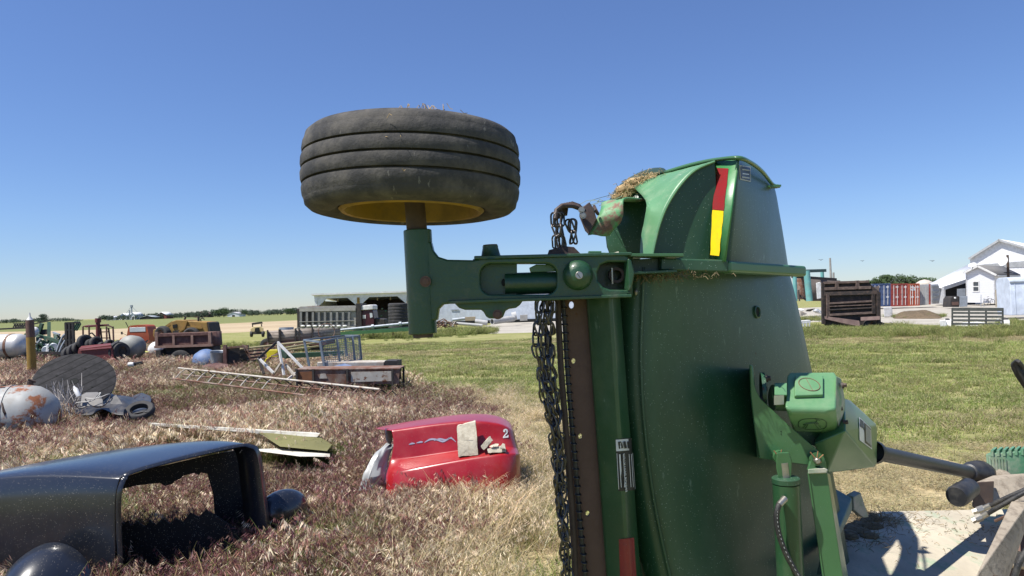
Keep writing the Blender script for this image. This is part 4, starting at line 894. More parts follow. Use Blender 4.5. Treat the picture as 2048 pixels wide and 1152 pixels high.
# crumpled grey plastic at the open end
rows = []
pl_, pr_ = smooth_rows([(716,982,7.15),(728,950,7.2),(742,918,7.3),(760,896,7.45),(775,888,7.6)],3), smooth_rows([(764,982,7.28),(768,955,7.3),(776,926,7.4),(784,900,7.5),(789,889,7.6)],3)
for i, (p0, p1) in enumerate(zip(pl_, pr_)):
    row = []
    for j in range(10):
        a, b = i/12, j/9; row.append(U(*[x+(y-x)*b for x, y in zip(p0, p1)]) + Vector((0,-.06*math.sin(b*3.1),.02*math.sin(b*3.1))) + Vector((noise.noise((a*6,b*6,1)),noise.noise((a*6,b*6,5)),noise.noise((a*6,b*6,9))))*.04)
    rows.append(row)
m_film = M('cloudy_plastic',(.36,.37,.36),.35,dirt=(.3,.3,.29),da=.6,ds=9,dlo=.4,dhi=.6)
pf = MB().grid(rows).build('plastic_cover', m_film, None, solid=.002, sub=1); tag(pf, 'crumpled cloudy grey plastic cover at the open left end of the red shell', 'plastic cover')
MB().hull([U(*p) for p in ((770,857,7.6),(783,857,7.7),(785,880,7.7),(780,894,7.6),(772,880,7.55),(776,870,7.9))]).build('white_bracket', m_wht, red)
m_stone = M('cast_stone', (.56,.51,.40), .95, dirt=(.30,.25,.18), da=.7, ds=18, bump=1.0, bs=35)
def rock(pts, name, label, rough=.008):
    o = MB().hull([U(*p) for p in pts]).build(name, m_stone, None, smooth=0); bm = bmesh.new(); bm.from_mesh(o.data)
    bmesh.ops.triangulate(bm, faces=bm.faces)
    for _ in range(4): bmesh.ops.subdivide_edges(bm, edges=[e for e in bm.edges if e.calc_length() > .025], cuts=1)
    for v_ in bm.verts: v_.co += Vector((noise.noise(v_.co*28), noise.noise(v_.co*28+Vector((7,0,0))), noise.noise(v_.co*28+Vector((0,9,0)))))*rough + Vector((0,0,noise.noise(v_.co*9)))*rough
    bm.to_mesh(o.data); bm.free(); o.data.shade_smooth(); o.data.set_sharp_from_angle(angle=R(40)); return tag(o, label, 'stone')
rock([(914,852,7.30),(951,842,7.30),(954,880,7.24),(956,910,7.22),(917,914,7.22),(915,880,7.26),(916,850,7.42),(950,841,7.42),(955,908,7.40),(918,912,7.40)], 'stone_block', 'upright pale stone block leaning on the red shell')
rock([(962,893,7.2),(978,874,7.25),(986,880,7.25),(968,900,7.2),(962,890,7.3),(980,874,7.35),(970,899,7.3)], 'stone_shard', 'thin split stone shard tilted beside the upright block')
rock([(974,898,7.2),(1009,892,7.25),(1011,904,7.22),(976,906,7.18),(975,897,7.3),(1010,891,7.35),(1012,903,7.3)], 'stone_slab', 'flat pale stone slab on the red shell ledge')
rock([(979,893,7.22),(985,888,7.25),(998,887,7.25),(996,892,7.22),(983,895,7.2),(990,888,7.3)], 'stone_chip', 'small stone chip on top of the flat slab')
rock([(1000,893,7.2),(1006,887,7.22),(1010,889,7.22),(1011,898,7.2),(1001,898,7.2),(1006,887,7.3),(1010,896,7.3)], 'stone_lump', 'small knobbly stone at the right end of the flat slab')
CLEAR += [(-.95,7.85,.42),(-.5,7.95,.35),(-.15,8.05,.3),(-1.35,7.1,.3)]

for k in range(12):
    q = U(300+30*k, 850, 10.5-.09*k); CLEAR.append((q.x, q.y-.55, .5)); CLEAR.append((q.x*.93, q.y-1.25, .35))
for u_ in (530,560,590,620,650):
    q = U(u_, 900, 8.9); CLEAR += [(q.x, q.y, .42), (q.x*.95, q.y-.5, .3)]
# boards on the ground
m_plank = M('weathered_white_board', (.62,.60,.53), .8, dirt=(.36,.31,.22), da=.7, ds=8, stretch=(.3,3,3), bump=.5)
tag(MB().hull([U(*p) for p in ((296,846,10.6),(297,851,10.6),(640,867,9.5),(634,875,9.5),(300,845,10.75),(640,866,9.65))]).build('long_board', m_plank, None, bevel=.004), 'long narrow whitish board lying across the weeds', 'board')
pn = thing('sign_panel', 'tilted flat panel with white edge and olive underside propped at the board end', 'panel', G(590,900))
MB().hull([U(*p) for p in ((515,864,9.85),(632,869,9.62),(560,893,9.25),(654,902,9.02),(664,889,9.30),(515,864,9.90),(632,869,9.67),(560,893,9.29),(654,902,9.06),(664,889,9.34))]).build('face_sheet', M('olive_panel',(.17,.16,.055),.6,dirt=(.2,.18,.08),da=.5,ds=4), pn)
MB().bar(U(512,863.5,9.85), U(634,869,9.61), .03, .05).build('edge_trim', m_plank, pn, bevel=.004)
tag(MB().hull([U(*p) for p in ((516,898,9.4),(560,897,9.45),(660,908,9.0),(660,914,8.98),(600,913,9.0),(520,903,9.35),(560,896,9.6),(660,907,9.15))]).build('short_board', m_plank, None, bevel=.004), 'short white plank on the ground under the olive panel', 'board')

# rusty round tank at the left edge
m_tank = M('grey_tank_paint', (.36,.37,.36), .5, dirt=(.24,.21,.17), da=.6, ds=3, rust=.40, rs=2.6, rcol=(.24,.085,.035), bump=.15)
c0 = U(12, 806, 12.2); axd = Vector((-1,-.22,0)).normalized()
tk = thing('old_round_tank', 'rusty pale grey tank with a rounded end lying at the weeds edge', 'tank', (c0.x, c0.y, 0))
cz = Vector((c0.x+.40, c0.y+.05, .40)); r_ = .47
MB().lathe([(0,-.42),(.16,-.40),(.30,-.34),(.42,-.22),(.49,-.10),(.52,.02),(.52,1.6),(.45,1.75),(.2,1.86),(0,1.88)], cz, axd, 56).build('shell', m_tank, tk, smooth=60)
for a in (.30,.62): MB().lathe([(.522,-.03),(.534,-.025),(.534,.025),(.522,.03)], cz+axd*a, axd, 56).build('band', m_tank, tk)
MB().hull([cz + axd*.18 + Vector((x, y-.36, z)) for x, y, z in ((.02,-.085,.30),(.12,-.13,.12),(.10,-.15,.08),(.0,-.10,.28),(.06,-.10,.22),(.08,-.17,.16))]).build('handle', m_darkrust, tk)
MB().box(cz+axd*.45+Vector((0,-.12,.535)), (.26,.05,.012), (0,0,R(12))).build('name_strip', m_hole, tk)
MB().box(cz+axd*.85+Vector((0,-.10,.54)), (.16,.05,.012), (0,0,R(12))).build('name_strip', m_hole, tk)
MB().cyl(cz+axd*.05+Vector((0,.05,.47)), cz+axd*.05+Vector((0,.05,.58)), .05, n=10).box(cz+axd*.05+Vector((.03,.05,.585)), (.12,.03,.03), (.2,.4,.3)).build('valve', m_darkrust, tk)

# cable spool
sc_ = U(149, 764, 14.6); sn = Vector((.30,-.62,.66)).normalized()
m_spool = None
def woodmat(name, col, col2, axis=(0,0,0), scale=9, gap=True, rough=.9):
    m, n, l, b = nmat(name); co = n.new('ShaderNodeTexCoord').outputs['Object']; mp = mapped(n, l, co, (1,1,1), axis)
    st = mapped(n, l, mp, (1,1,.08)); a = tex(n, l, 'noise', scale, st, 8, .7); c = mixc(n, l, ramp(n, l, a.outputs[0], .35, .68), col, col2)
    w_ = n.new('ShaderNodeTexWave'); w_.wave_type = 'BANDS'; w_.bands_direction = 'X'; l.new(mp, w_.inputs[0]); w_.inputs['Scale'].default_value = 2.1; w_.inputs['Distortion'].default_value = .4
    g = ramp(n, l, w_.outputs[0], .02, .06); c = mixc(n, l, 1.0, c, g, 'MULTIPLY') if gap else c
    l.new(c, b.inputs['Base Color']); b.inputs['Roughness'].default_value = rough; bp = n.new('ShaderNodeBump'); bp.inputs['Strength'].default_value = .6; bp.inputs['Distance'].default_value = .01; l.new(a.outputs[0], bp.inputs['Height']); l.new(bp.outputs[0], b.inputs['Normal']); return m
m_spool = woodmat('charred_planks', (.008,.008,.009), (.036,.034,.036), (0,R(-55),0), 10)
spl = thing('cable_spool', 'dark weathered wooden cable spool disc tipped over in the weeds', 'cable spool', (sc_.x, sc_.y, 0))
MB().lathe([(.0,.03),(.07,.03),(.07,-.02)], sc_, sn, 20).build('axle_hole', m_hole, spl)
MB().lathe([(.075,.028),(.70,.028),(.735,.02),(.735,-.03),(.70,-.04),(.075,-.04)], sc_, sn, 72).build('flange', m_spool, spl)
MB().cyl(sc_-sn*.04, sc_-sn*.5, .34, n=32).build('drum', m_spool, spl)
ua, va = sn.orthogonal().normalized(), None; va = sn.cross(ua)
for k in range(4):
    q = .6+k*1.57; MB().lathe([(.0,.034),(.022,.034),(.022,.02)], sc_+(ua*math.cos(q)+va*math.sin(q))*.36, sn, 10).build('bolt_hole', m_hole, spl)
MB().tube([sc_+(ua*math.cos(q)+va*math.sin(q))*.733+sn*.012 for q in (2*math.pi*k/48 for k in range(48))], .007, 5, closed=True).build('edge_hoop', M('pale_hoop',(.25,.25,.26),.6), spl)
# bleached twiggy bush
mb = MB(); rnd = random.Random(5); bb = Vector((*U(130, 806, 13.2).xy, .05))
for k in range(26):
    p = bb+Vector((rnd.gauss(0,.13), rnd.gauss(0,.10), 0)); q = p+Vector((rnd.gauss(-.03,.14), rnd.gauss(0,.1), rnd.uniform(.4,.75))); t = q+Vector((rnd.gauss(-.04,.10), rnd.gauss(0,.08), rnd.uniform(.08,.25)))
    mb.tube([p, p.lerp(q,.5)+Vector((rnd.gauss(0,.05),0,0)), q, t], [.009,.008,.006,.003], 5)
    if rnd.random() < .7: mb.tube([p.lerp(q,.6), q+Vector((rnd.gauss(0,.12), rnd.gauss(0,.1), rnd.uniform(-.1,.15)))], [.005,.003], 4)
tag(mb.build('dry_bush', M('bleached_twig',(.50,.46,.42),.85,bump=0), None, weld=False), 'bleached leafless bush with pale curving twigs before the spool disc', 'dry bush')
pb_ = U(153,783,12.6); tag(MB().lathe([(0,-.11),(.035,-.11),(.038,-.1),(.038,.05),(.016,.08),(.016,.11),(0,.11)], pb_, (-.5,.2,.8), 14).build('plastic_bottle', m_label, None), 'small white plastic bottle caught at the twiggy bush', 'bottle')
# black tarp, slab, cables and half tyre
gs = MB().hull([U(*p) for p in ((163,790,12.9),(172,785,13.1),(196,784,13.1),(206,800,12.8),(206,812,12.6),(160,812,12.6),(172,785,13.2),(198,785,13.2),(206,812,12.9))]).build('grey_slab', M('grey_rubber_slab',(.17,.165,.16),.9,dirt=(.28,.26,.22),da=.5,ds=6), None, bevel=.01); tag(gs, 'grey slab with cut corners propped between spool and black sheeting', 'slab')
def sheetmesh(u0, u1, v0, v1, Y, amp, seed, n=16, m=9):
    rows = []
    for i in range(n):
        row = []
        for j in range(m):
            a, b = i/(n-1), j/(m-1); p = G(u0+(u1-u0)*a, v1+(v0-v1)*b, .3); p.z = .12; hgt = amp*(.3+max(0, noise.noise((a*4+seed, b*3, seed))+.55*math.sin(b*3.1)*math.sin(a*3.1+.2)))
            row.append(p+Vector((0,0,.08+hgt)) + Vector((noise.noise((a*9,b*9,seed+3)),noise.noise((a*9,b*9,seed+7)),noise.noise((a*11,b*11,seed)))) * .06)
        rows.append(row)
    return MB().grid(rows)
m_tarp = M('black_sheeting', (.030,.031,.035), .42, dirt=(.16,.15,.14), da=.5, ds=6, bump=.3)
tag(sheetmesh(150,302,790,828,12.5,.26,2.0).build('plastic_sheeting', m_tarp, None, solid=.006, sub=1), 'crumpled black plastic sheeting spread over the weeds near the spool', 'sheeting')
tag(MB().hull([U(*p) for p in ((218,800,12.7),(232,789,12.8),(240,801,12.8),(245,808,12.6),(222,808,12.6),(236,795,13.0))]).build('rubber_flap', m_tarp, None), 'pointed black rubber flap standing up from the sheeting', 'rubber flap')
tag(MB().lathe([(.15,-.05),(.22,-.06),(.25,-.03),(.255,0),(.25,.03),(.22,.06),(.15,.05)], U(279,822,12.9), (.1,-.5,.85), 40, closed=True).build('discarded_tyre', m_otyre, None), 'old black tyre lying at the right end of the sheeting', 'tyre')
for k, (u, v) in enumerate(((176,802),(196,800))):
    c = U(u, v, 12.7); tag(MB().tube([c+Vector((math.cos(q)*.20, math.sin(q)*.16, .05*math.sin(q*2+k)+.10*math.cos(q+k))) for q in (2*math.pi*j/28 for j in range(28))], .011, 6, closed=True).build('white_cable', M('dull_white_cable',(.42,.41,.38),.7), None), ('white cable loop drooping left over the sheeting', 'white cable loop curling right over the grey slab')[k], 'cable')
# ------------------------------------------------------------------ middle distance, left: old machines and scrap
random.seed(21)
m_ypole = M('ochre_paint', (.29,.175,.03), .7, dirt=(.20,.12,.04), da=.6, ds=5, bump=.3)
m_oxide = M('oxide_red_paint', (.14,.028,.028), .55, dirt=(.20,.07,.05), da=.5, ds=3, bump=.15)
m_galv = M('galvanised', (.36,.40,.44), .5, .3, dirt=(.24,.23,.21), da=.5, ds=5)
m_bluesteel = M('blue_grey_steel', (.16,.21,.26), .5, dirt=(.20,.16,.13), da=.5, ds=8)
m_rusty = M('rusty_panel', (.16,.07,.04), .8, dirt=(.36,.33,.29), da=.75, ds=3.5, rust=.25, rs=7, bump=.4)
m_pale = M('rust_stained_white', (.50,.47,.41), .75, dirt=(.30,.20,.13), da=.8, ds=4, rust=.3, rs=6, bump=.2)
m_orange = M('orange_truck_paint', (.36,.065,.022), .55, dirt=(.25,.11,.06), da=.5, ds=3)
m_yel = M('machine_yellow', (.34,.20,.045), .65, dirt=(.16,.10,.05), da=.8, ds=4, rust=.08, rs=5)
m_bdk = M('old_machine_black', (.025,.024,.024), .7, dirt=(.10,.075,.055), da=.6, ds=6)
m_bdump = M('brown_dump_paint', (.088,.036,.030), .7, dirt=(.24,.15,.12), da=.65, ds=4, rust=.1, rs=6)
m_dgreen = M('old_machine_green', (.03,.085,.05), .6, dirt=(.16,.15,.12), da=.5, ds=4)
m_blue = M('faded_blue_plastic', (.10,.16,.30), .6, dirt=(.3,.3,.32), da=.5, ds=5)
m_glass = M('dusty_glass', (.50,.54,.56), .25, bump=0)
m_wood = woodmat('grey_boards', (.22,.18,.15), (.40,.35,.30), (0,R(90),0), 8)
def sc(Y): return Y/F
def Z(u, v, Y): return U(u, v, Y).z
def wheel_at(root, c, r, wd, axis=(0,1,0), n=28, rimm=None, name='wheel'):
    t = MB().lathe([(.55*r,-wd/2),(.8*r,-wd*.55),(.95*r,-wd*.45),(r,-wd*.25),(r,wd*.25),(.95*r,wd*.45),(.8*r,wd*.55),(.55*r,wd/2)], c, axis, n, closed=True).build(name, m_otyre, root)
    MB().lathe([(.57*r,-wd*.45),(.52*r,-wd*.3),(.2*r,-wd*.2),(.18*r,-wd*.35),(0,-wd*.35)], c, axis, n).lathe([(.57*r,wd*.45),(.52*r,wd*.3),(.2*r,wd*.2),(.18*r,wd*.35),(0,wd*.35)], c, axis, n).build('rim', rimm or m_rusty, t); return t

# yellow pipe post
p = B(65, 24); pt = thing('pipe_post', 'tall ochre yellow pipe post with rusty top and pale cone cap', 'post', p)
zt = Z(60, 640, 24); lean = Vector((-.03,0,1))
MB().cyl(p, p+lean*(zt*.72), .135, .13, 24).build('pipe', m_ypole, pt)
MB().cyl(p+lean*(zt*.72), p+lean*zt, .132, .12, 24).build('rusty_top', m_brown, pt)
MB().lathe([(.10,0),(.03,.12),(.02,.24),(0,.24)], p+lean*zt, (0,0,1), 16).build('cone_cap', m_wht, pt)
# silver tank with strap
p = B(20, 30); zb, zt = Z(20,716,30), Z(20,668,30); r = (zt-zb)/2
tk = thing('silver_tank', 'long silver horizontal tank with a rusty strap on a dark skid', 'tank', p)
c = Vector((p.x, p.y, (zb+zt)/2))
MB().lathe([(0,-2.6),(r*.5,-2.55),(r*.9,-2.4),(r,-2.25),(r,.42),(r*.9,.60),(r*.5,.72),(0,.75)], c, (1,-.05,0), 40).build('shell', M('silver_paint',(.58,.58,.57),.4,.3,dirt=(.35,.30,.25),da=.5,ds=2), tk, smooth=60)
for a in (.12,-1.5): MB().lathe([(r*1.005,-.06),(r*1.03,-.055),(r*1.03,.055),(r*1.005,.06)], c+Vector((a,0,0)), (1,-.05,0), 40).build('strap', m_rusty, tk)
MB().box(c+Vector((-.6,0,-r-.09)), (3.6,.7,.16)).box(c+Vector((-.6,-.36,-r-.2)), (3.4,.1,.2)).build('skid', m_bdk, tk)
# sprayer boom reaching in from the left
bo = thing('sprayer_boom', 'thin dark sprayer boom truss reaching in above the silver tank', 'boom', B(20,33))
a, b = U(-60,661,33), U(86,654,33); a2, b2 = U(-60,655,33), U(52,646,33)
MB().bar(a, b, .07, .07).bar(U(25,657,33), U(100,641,33), .05, .05).build('boom_arm', m_bdk, bo)
t = MB()
for k in range(5):
    q = U(26+k*5, 656-.3*k, 33); t.bar(q, U(28+k*5+2.5, 647-.2*k, 33), .035, .035); t.bar(U(28+k*5+2.5,647,33), U(31+k*5,656,33), .035, .035)
t.bar(U(27,647.5,33), U(50,647,33), .04, .04); t.build('boom_truss', m_bdk, bo)
# folded cultivator, a tangle of green and black steel
cu = thing('folded_cultivator', 'tangled dark green field cultivator with folded wings and many curved tines', 'cultivator', B(100,31))
def fb(pts, w): 
    mb = MB()
    for (u0,v0,Y0_),(u1,v1,Y1_) in pts: mb.bar(U(u0,v0,Y0_), U(u1,v1,Y1_), w, w)
    return mb
fb([((45,712,31),(165,708,31)),((50,690,31.5),(150,695,31)),((62,668,32),(150,690,31)),((75,662,32),(76,712,31)),((98,645,32),(98,700,31.5)),((84,647,32),(78,668,32)),((110,668,32),(118,708,31))], .13).build('main_frame', m_dgreen, cu)
fb([((60,706,30),(160,706,30)),((46,714,30),(80,716,30)),((90,712,30),(115,700,30.5))], .12).build('skid_beam', m_bdk, cu)
MB().hull([U(*q) for q in ((70,660,32),(98,658,32),(100,668,32),(72,672,32),(72,660,32.6),(99,668,32.6))]).build('tool_box', m_bdk, cu, bevel=.02)
MB().ball(U(70,663,31.5), (.16,.16,.2), 12, 8).build('white_bottle', m_wht, cu)
MB().hull([U(*q) for q in ((48,668,32),(54,664,32),(56,684,32),(50,690,32),(48,668,32.4),(56,684,32.4))]).build('green_shield', m_green, cu)
for k in range(22):
    u, v = random.uniform(62,128), random.uniform(672,704); Yk = random.uniform(30,32); d_ = random.choice((-1,1))
    MB().tube([U(u,v,Yk), U(u+5*d_,v-5,Yk), U(u+10*d_,v-1,Yk), U(u+9*d_,v+8,Yk), U(u+4*d_,min(714,v+14),Yk)], .035, 6).build('tine', random.choice((m_dgreen,m_galv,m_bdk)), cu)
for k in range(9):
    u, v = random.uniform(64,130), random.uniform(668,700); MB().bar(U(u,v,31), U(u+random.uniform(-26,26), v+random.uniform(-14,18), 31.4), .07, .07).build('brace', random.choice((m_dgreen,m_galv,m_dgreen)), cu)
for u, v in ((107,694),(92,700)): MB().lathe([(.0,.01),(.14,.02),(.17,0),(.14,-.02),(0,-.01)], U(u,v,30.3), (.3,-1,.1), 24).build('coulter_disc', m_galv, cu)
MB().hull([U(*q) for q in ((92,690,30),(98,686,30),(99,700,30),(96,712,30),(91,706,30),(98,690,30.4),(96,712,30.4))]).build('white_tank', m_wht, cu, bevel=.04)
# upright folded harrow frame
uf = thing('harrow_frame', 'upright narrow black steel harrow frame with curved hooks at its top', 'harrow', B(140,30))
for u0, u1 in ((132,134),(139,141),(146,148)): MB().bar(U(u0,645,30), U(u1,712,30), .09, .09).build('upright', m_bdk, uf)
fb([((131,646,30),(160,645,30)),((132,660,30),(148,660,30)),((133,680,30),(150,680,30)),((126,690,30),(134,664,30)),((115,704,30),(134,674,30))], .07).build('cross_bars', m_bdk, uf)
for u in (150,154,158): MB().tube([U(u-4,646,30), U(u,643.5,30), U(u+3,648,30), U(u-1,655,30), U(u-5,661,30)], .035, 6).build('hook', m_dgreen, uf)
MB().tube([U(112,708,30), U(118,690,30), U(126,672,30), U(131,668,30)], .05, 6).tube([U(117,709,30), U(124,692,30), U(131,680,30)], .05, 6).build('curved_arm', m_galv, uf)

# oxide red seed drill with rows of black press wheels
Yd = 27; sd_ = thing('seed_drill', 'oxide red seed drill box with rows of black press wheels behind', 'seed drill', B(198,Yd))
MB().hull([U(*q) for q in ((158,697,Yd),(222,689,Yd),(226,698,Yd),(229,727,Yd),(156,727,Yd),(156,703,Yd),(163,692,Yd+.7),(222,686,Yd+.7),(232,726,Yd+.7),(158,727,Yd+.7))]).build('seed_box', m_oxide, sd_, bevel=.02)
MB().bar(U(160,700,Yd-.03), U(223,694.5,Yd-.03), .05, .05).build('lid_edge', M('pinkish_trim',(.34,.12,.12),.5), sd_)
MB().ball(U(226,719,Yd-.05), (.1,.06,.06), 10, 6).build('hub_cap', M('pinkish_trim'), sd_)
for u, v, r, t_ in ((141,709,17,.5),(150,703,16,.5),(158,697,14,.5),(170,684,15,.6),(181,689,11,.6),(192,686,13,.5),(203,692,8,.5),(218,688,9,.5),(236,704,21,.0),(241,703,18,.0)):
    Yw = Yd+1.0 if u < 230 else Yd+.35; wheel_at(sd_, U(u,v,Yw), r*sc(Yw), .22, (.85,-.5,.0+.3*t_), 24, m_bdk, 'press_wheel')
MB().bar(U(140,714,Yd+1), U(225,700,Yd+1.2), .1, .1).build('tool_bar', m_bdk, sd_)
# old tractor behind it: canopy, stack, ladder
Yt = 31; ot = thing('old_tractor', 'old tractor with a flat red canopy on thin posts and a tall exhaust stack', 'tractor', B(196,Yt))
MB().hull([U(*q) for q in ((165,652,Yt),(214,648.5,Yt),(215,650.5,Yt),(172,655,Yt),(176,650,Yt+1.2),(218,648,Yt+1.2),(218,652,Yt+1.2))]).build('canopy', m_oxide, ot)
for u0, u1 in ((166,166.5),(178,179),(213,214),(226,228)): MB().bar(U(u0,653,Yt), U(u1,700,Yt), .05, .05).build('canopy_post', m_bdump, ot)
MB().bar(U(214,650,Yt), U(226,655,Yt), .05, .05).bar(U(201,656,Yt+.2), U(205,694,Yt+.2), .05, .05).bar(U(217,656,Yt+.2), U(222,694,Yt+.2), .05, .05).bar(U(203,664,Yt+.2), U(219,663.5,Yt+.2), .04, .04).bar(U(204,676,Yt+.2), U(221,676,Yt+.2), .04, .04).build('ladder', m_bdump, ot)
MB().cyl(U(196,637,Yt), U(196,690,Yt), .085, n=14).cyl(U(196,636.5,Yt), U(196,645,Yt), .12, n=14).build('exhaust_stack', m_oxide, ot)
MB().tube([U(179,667,Yt), U(184,666,Yt), U(190,672,Yt), U(193,684,Yt)], .035, 6).build('steering_column', m_bdk, ot)
MB().box(B(194,Yt+.3)+Vector((0,0,.5)), (1.0,1.6,.7)).build('engine_hood', m_oxide, ot, bevel=.08)
for u in (176,212): wheel_at(ot, B(u,Yt)+Vector((0,.2,.42)), .42, .25, (1,0,0))
# grey round tank end, yellow cloth, white drum
p = B(255, 28); tag(MB().lathe([(0,-.14),(.2,-.12),(.35,-.04),(.43,.1),(.46,.26),(.44,.6),(.3,.75),(0,.8)], Vector((p.x,p.y,Z(255,694,28))), (.0,.98,-.06), 40).build('domed_tank', M('grey_fibreglass',(.30,.30,.27),.6,dirt=(.2,.2,.17),da=.5,ds=3), None, smooth=60), 'grey domed tank end facing us behind the seed drill', 'tank')
p = U(284,706,29); rows = [[p+Vector(((i-3)*.085, (j-1)*.25, (.17-abs(i-3)*.045 if j < 2 else .02)*(1 if j else -.2*((i%3)-1)) )) for j in range(3)] for i in range(7)]
tag(MB().grid(rows).build('yellow_sheet', M('pale_yellow',(.62,.60,.17),.5,bump=0), None, solid=.01, sub=1), 'pale yellow plastic sheet folded on the ground between two tanks', 'plastic sheet')
p = U(310,700,31); tag(MB().lathe([(0,-.10),(.2,-.07),(.32,.04),(.36,.2),(.36,.4),(.3,.6),(0,.68)], p, (-.1,1,-.02), 32).build('white_drum', m_wht, None, smooth=60), 'round white drum beside the brown dump bed', 'drum')
p = U(263,729,24); dp = thing('drain_pipe', 'short dark pipe with white end lying in the weeds', 'pipe', (p.x,p.y,0))
MB().cyl(p, U(283,726,24.4), .06, n=14).build('pipe', m_bdk, dp); MB().lathe([(0,-.07),(.07,-.06),(.08,.02),(.065,.1)], p, (-1,-.2,0), 16).build('pipe_end', m_wht, dp)
# orange truck cab
Yc = 48; p = B(276, Yc); s = sc(Yc); ca = thing('orange_truck_cab', 'rusty orange old pickup cab with pale rear window', 'truck', p)
z0, z1 = .25, Z(276,650,Yc)
def cabsec(y, k): return [(-.72*k,y,z0),(-.74*k,y,z0+.55),(-.62*k,y,z1-.14),(-.5*k,y,z1-.02),(0,y,z1+.01),(.5*k,y,z1-.02),(.62*k,y,z1-.14),(.74*k,y,z0+.55),(.72*k,y,z0)]
L(ca).grid([[Vector(q) for q in cabsec(0,1)], [Vector(q) for q in cabsec(.5,1.02)], [Vector(q) for q in cabsec(1.2,.98)]]).add([Vector(q) for q in cabsec(0,1)], [tuple(range(9))]).build('cab', m_orange, smooth=50)
L(ca).box((0,-.012,z1-.30), (1.05,.02,.30)).build('rear_window', m_glass, bevel=.02)
L(ca).hull([Vector(q) for q in ((-1.45,.2,.3),(-.7,.2,.3),(-.7,.2,.78),(-1.3,.2,.66),(-1.45,1.1,.3),(-.7,1.1,.8),(-1.4,1.1,.6))]).build('front_fender', m_orange, bevel=.06)
L(ca).box((-1.0,-.1,1.0), (.10,.06,.18)).bar((-1.0,-.05,1.0), (-.7,.1,.8), .025, .025).build('mirror', m_bdk)
L(ca).bar((-.55,.3,.9), (-.95,.3,1.72), .04, .04).build('whip_aerial', m_bdk)
for k in range(7): L(ca).bar((random.uniform(-.5,.8),-.4,random.uniform(.2,.6)), (random.uniform(-.2,1.0),-.5,random.uniform(.3,.75)), .08, .08).build('bed_scrap', m_bdk)
L(ca).box((.3,-1.0,.2), (1.3,1.5,.22)).build('chassis', m_bdk)
for x in (-.7,.75): wheel_at(ca, p+Vector((x,-1.1,.2)), .38, .22, (1,0,0))
# yellow loader behind the dump bed
Yl = 38; p = B(365, Yl); ld = thing('yellow_loader', 'rusty yellow wheel loader standing behind the brown dump bed', 'loader', p)
def pq(lst, dy, th):
    a = [U(u,v,Yl+dy) for u, v in lst]; return MB().prism(a, (0,th,0))
pq([(343,643),(352,640),(372,640),(374,642),(414,644),(418,668),(418,674),(398,676),(392,664),(382,662),(374,667),(370,676),(346,676),(340,660)], 0, 1.3).build('engine_body', m_yel, ld, bevel=.04)
pq([(414,644),(417,646),(421,666),(418,668)], -.04, 1.38).build('radiator_grille', m_bdk, ld)
pq([(345,650),(354,648),(354,655),(346,657)], -.03, .05).build('side_opening', m_hole, ld); pq([(345,662),(358,660),(360,672),(346,674)], -.03, .05).build('engine_bay', m_bdk, ld)
MB().bar(U(374,642,Yl-.05), U(370,656,Yl-.05), .09, .06).bar(U(370,656,Yl-.05), U(358,664,Yl-.05), .07, .06).bar(U(374,654,Yl-.05), U(404,656,Yl-.05), .07, .08).build('side_rail', m_yel, ld)
for dv in (0,6): MB().bar(U(346,645+dv,Yl+.2), U(312,668+dv,Yl+.2), .10, .16).build('lift_arm', m_yel, ld)
pq([(306,660),(316,656),(330,662),(330,676),(312,680),(306,672)], .1, 1.5).build('bucket', m_yel, ld, bevel=.03)
wheel_at(ld, U(383,671,Yl-.25), .42, .35, (0,1,0)); wheel_at(ld, U(326,668,Yl-.1), .42, .35, (.3,1,0))
MB().tube([U(369,640,Yl+.4), U(370,637,Yl+.4), U(372,633,Yl+.4)], .05, 8).build('muffler', m_bdk, ld); MB().cyl(U(397,643,Yl+.4), U(397,634,Yl+.4), .06, n=10).build('exhaust_pipe', m_bdk, ld)
MB().tube([U(402,643,Yl+.4), U(401,638,Yl+.4), U(405,636,Yl+.4), U(409,639,Yl+.4)], .035, 6).build('grab_loop', m_bdk, ld)
# brown dump bed trailer
Yb = 29; p = B(372, Yb); db = thing('brown_dump_trailer', 'brown steel dump bed with three recessed panels on one wheeled chassis', 'dump trailer', p)
pb_ = PL(372, Yb, R(-4)); dpt = .9
plate('tailgate', m_bdump, db, pb_, [[(311,668),(422,664),(424,692),(311,696)]], .06, .004)
MB().bar(pb_.p(311,671,.05), pb_.p(422,667.5,.05), .06, .10).build('top_rail', m_bdump, db); MB().bar(pb_.p(311,694,.06), pb_.p(427,690,.06), .09, .09).build('bottom_rail', m_dirty if False else M('brown_rail_pale',(.22,.13,.10),.75,dirt=(.35,.25,.2),da=.6,ds=5), db)  # bottom rail and stakes are a paler brown than the bed
for u in (315,349,386,421): MB().bar(pb_.p(u,664 if u in (315,421) else 671,.06), pb_.p(u+.5,694-.03*(u-311),.06), .12 if u in (315,421) else .10, .07).build('stake', bpy.data.materials['brown_rail_pale'], db, bevel=.01)
MB().add([pb_.p(311,668,-.06),pb_.p(422,664,-.06),pb_.p(424,692,-.06),pb_.p(311,696,-.06)]+[q+Vector((.02,.95,0)) for q in pb_.pts([(311,668),(422,664),(424,692),(311,696)])], [(0,3,7,4),(1,5,6,2),(3,2,6,7),(4,7,6,5)]).build('bed_sides', m_bdump, db, solid=.04)
MB().hull([q+Vector((0,dy,0)) for dy in (.15,.9) for q in pb_.pts([(322,697),(424,693),(424,716),(330,722),(322,716)])]).build('chassis', m_bdk, db, bevel=.03)
MB().hull([q+Vector((0,dy,0)) for dy in (-.25,.3) for q in pb_.pts([(318,700),(326,700),(332,722),(318,722)])]).build('mud_flap', m_bdk, db)
wheel_at(db, pb_.p(364,720,.12), .40, .26, (0,1,0))
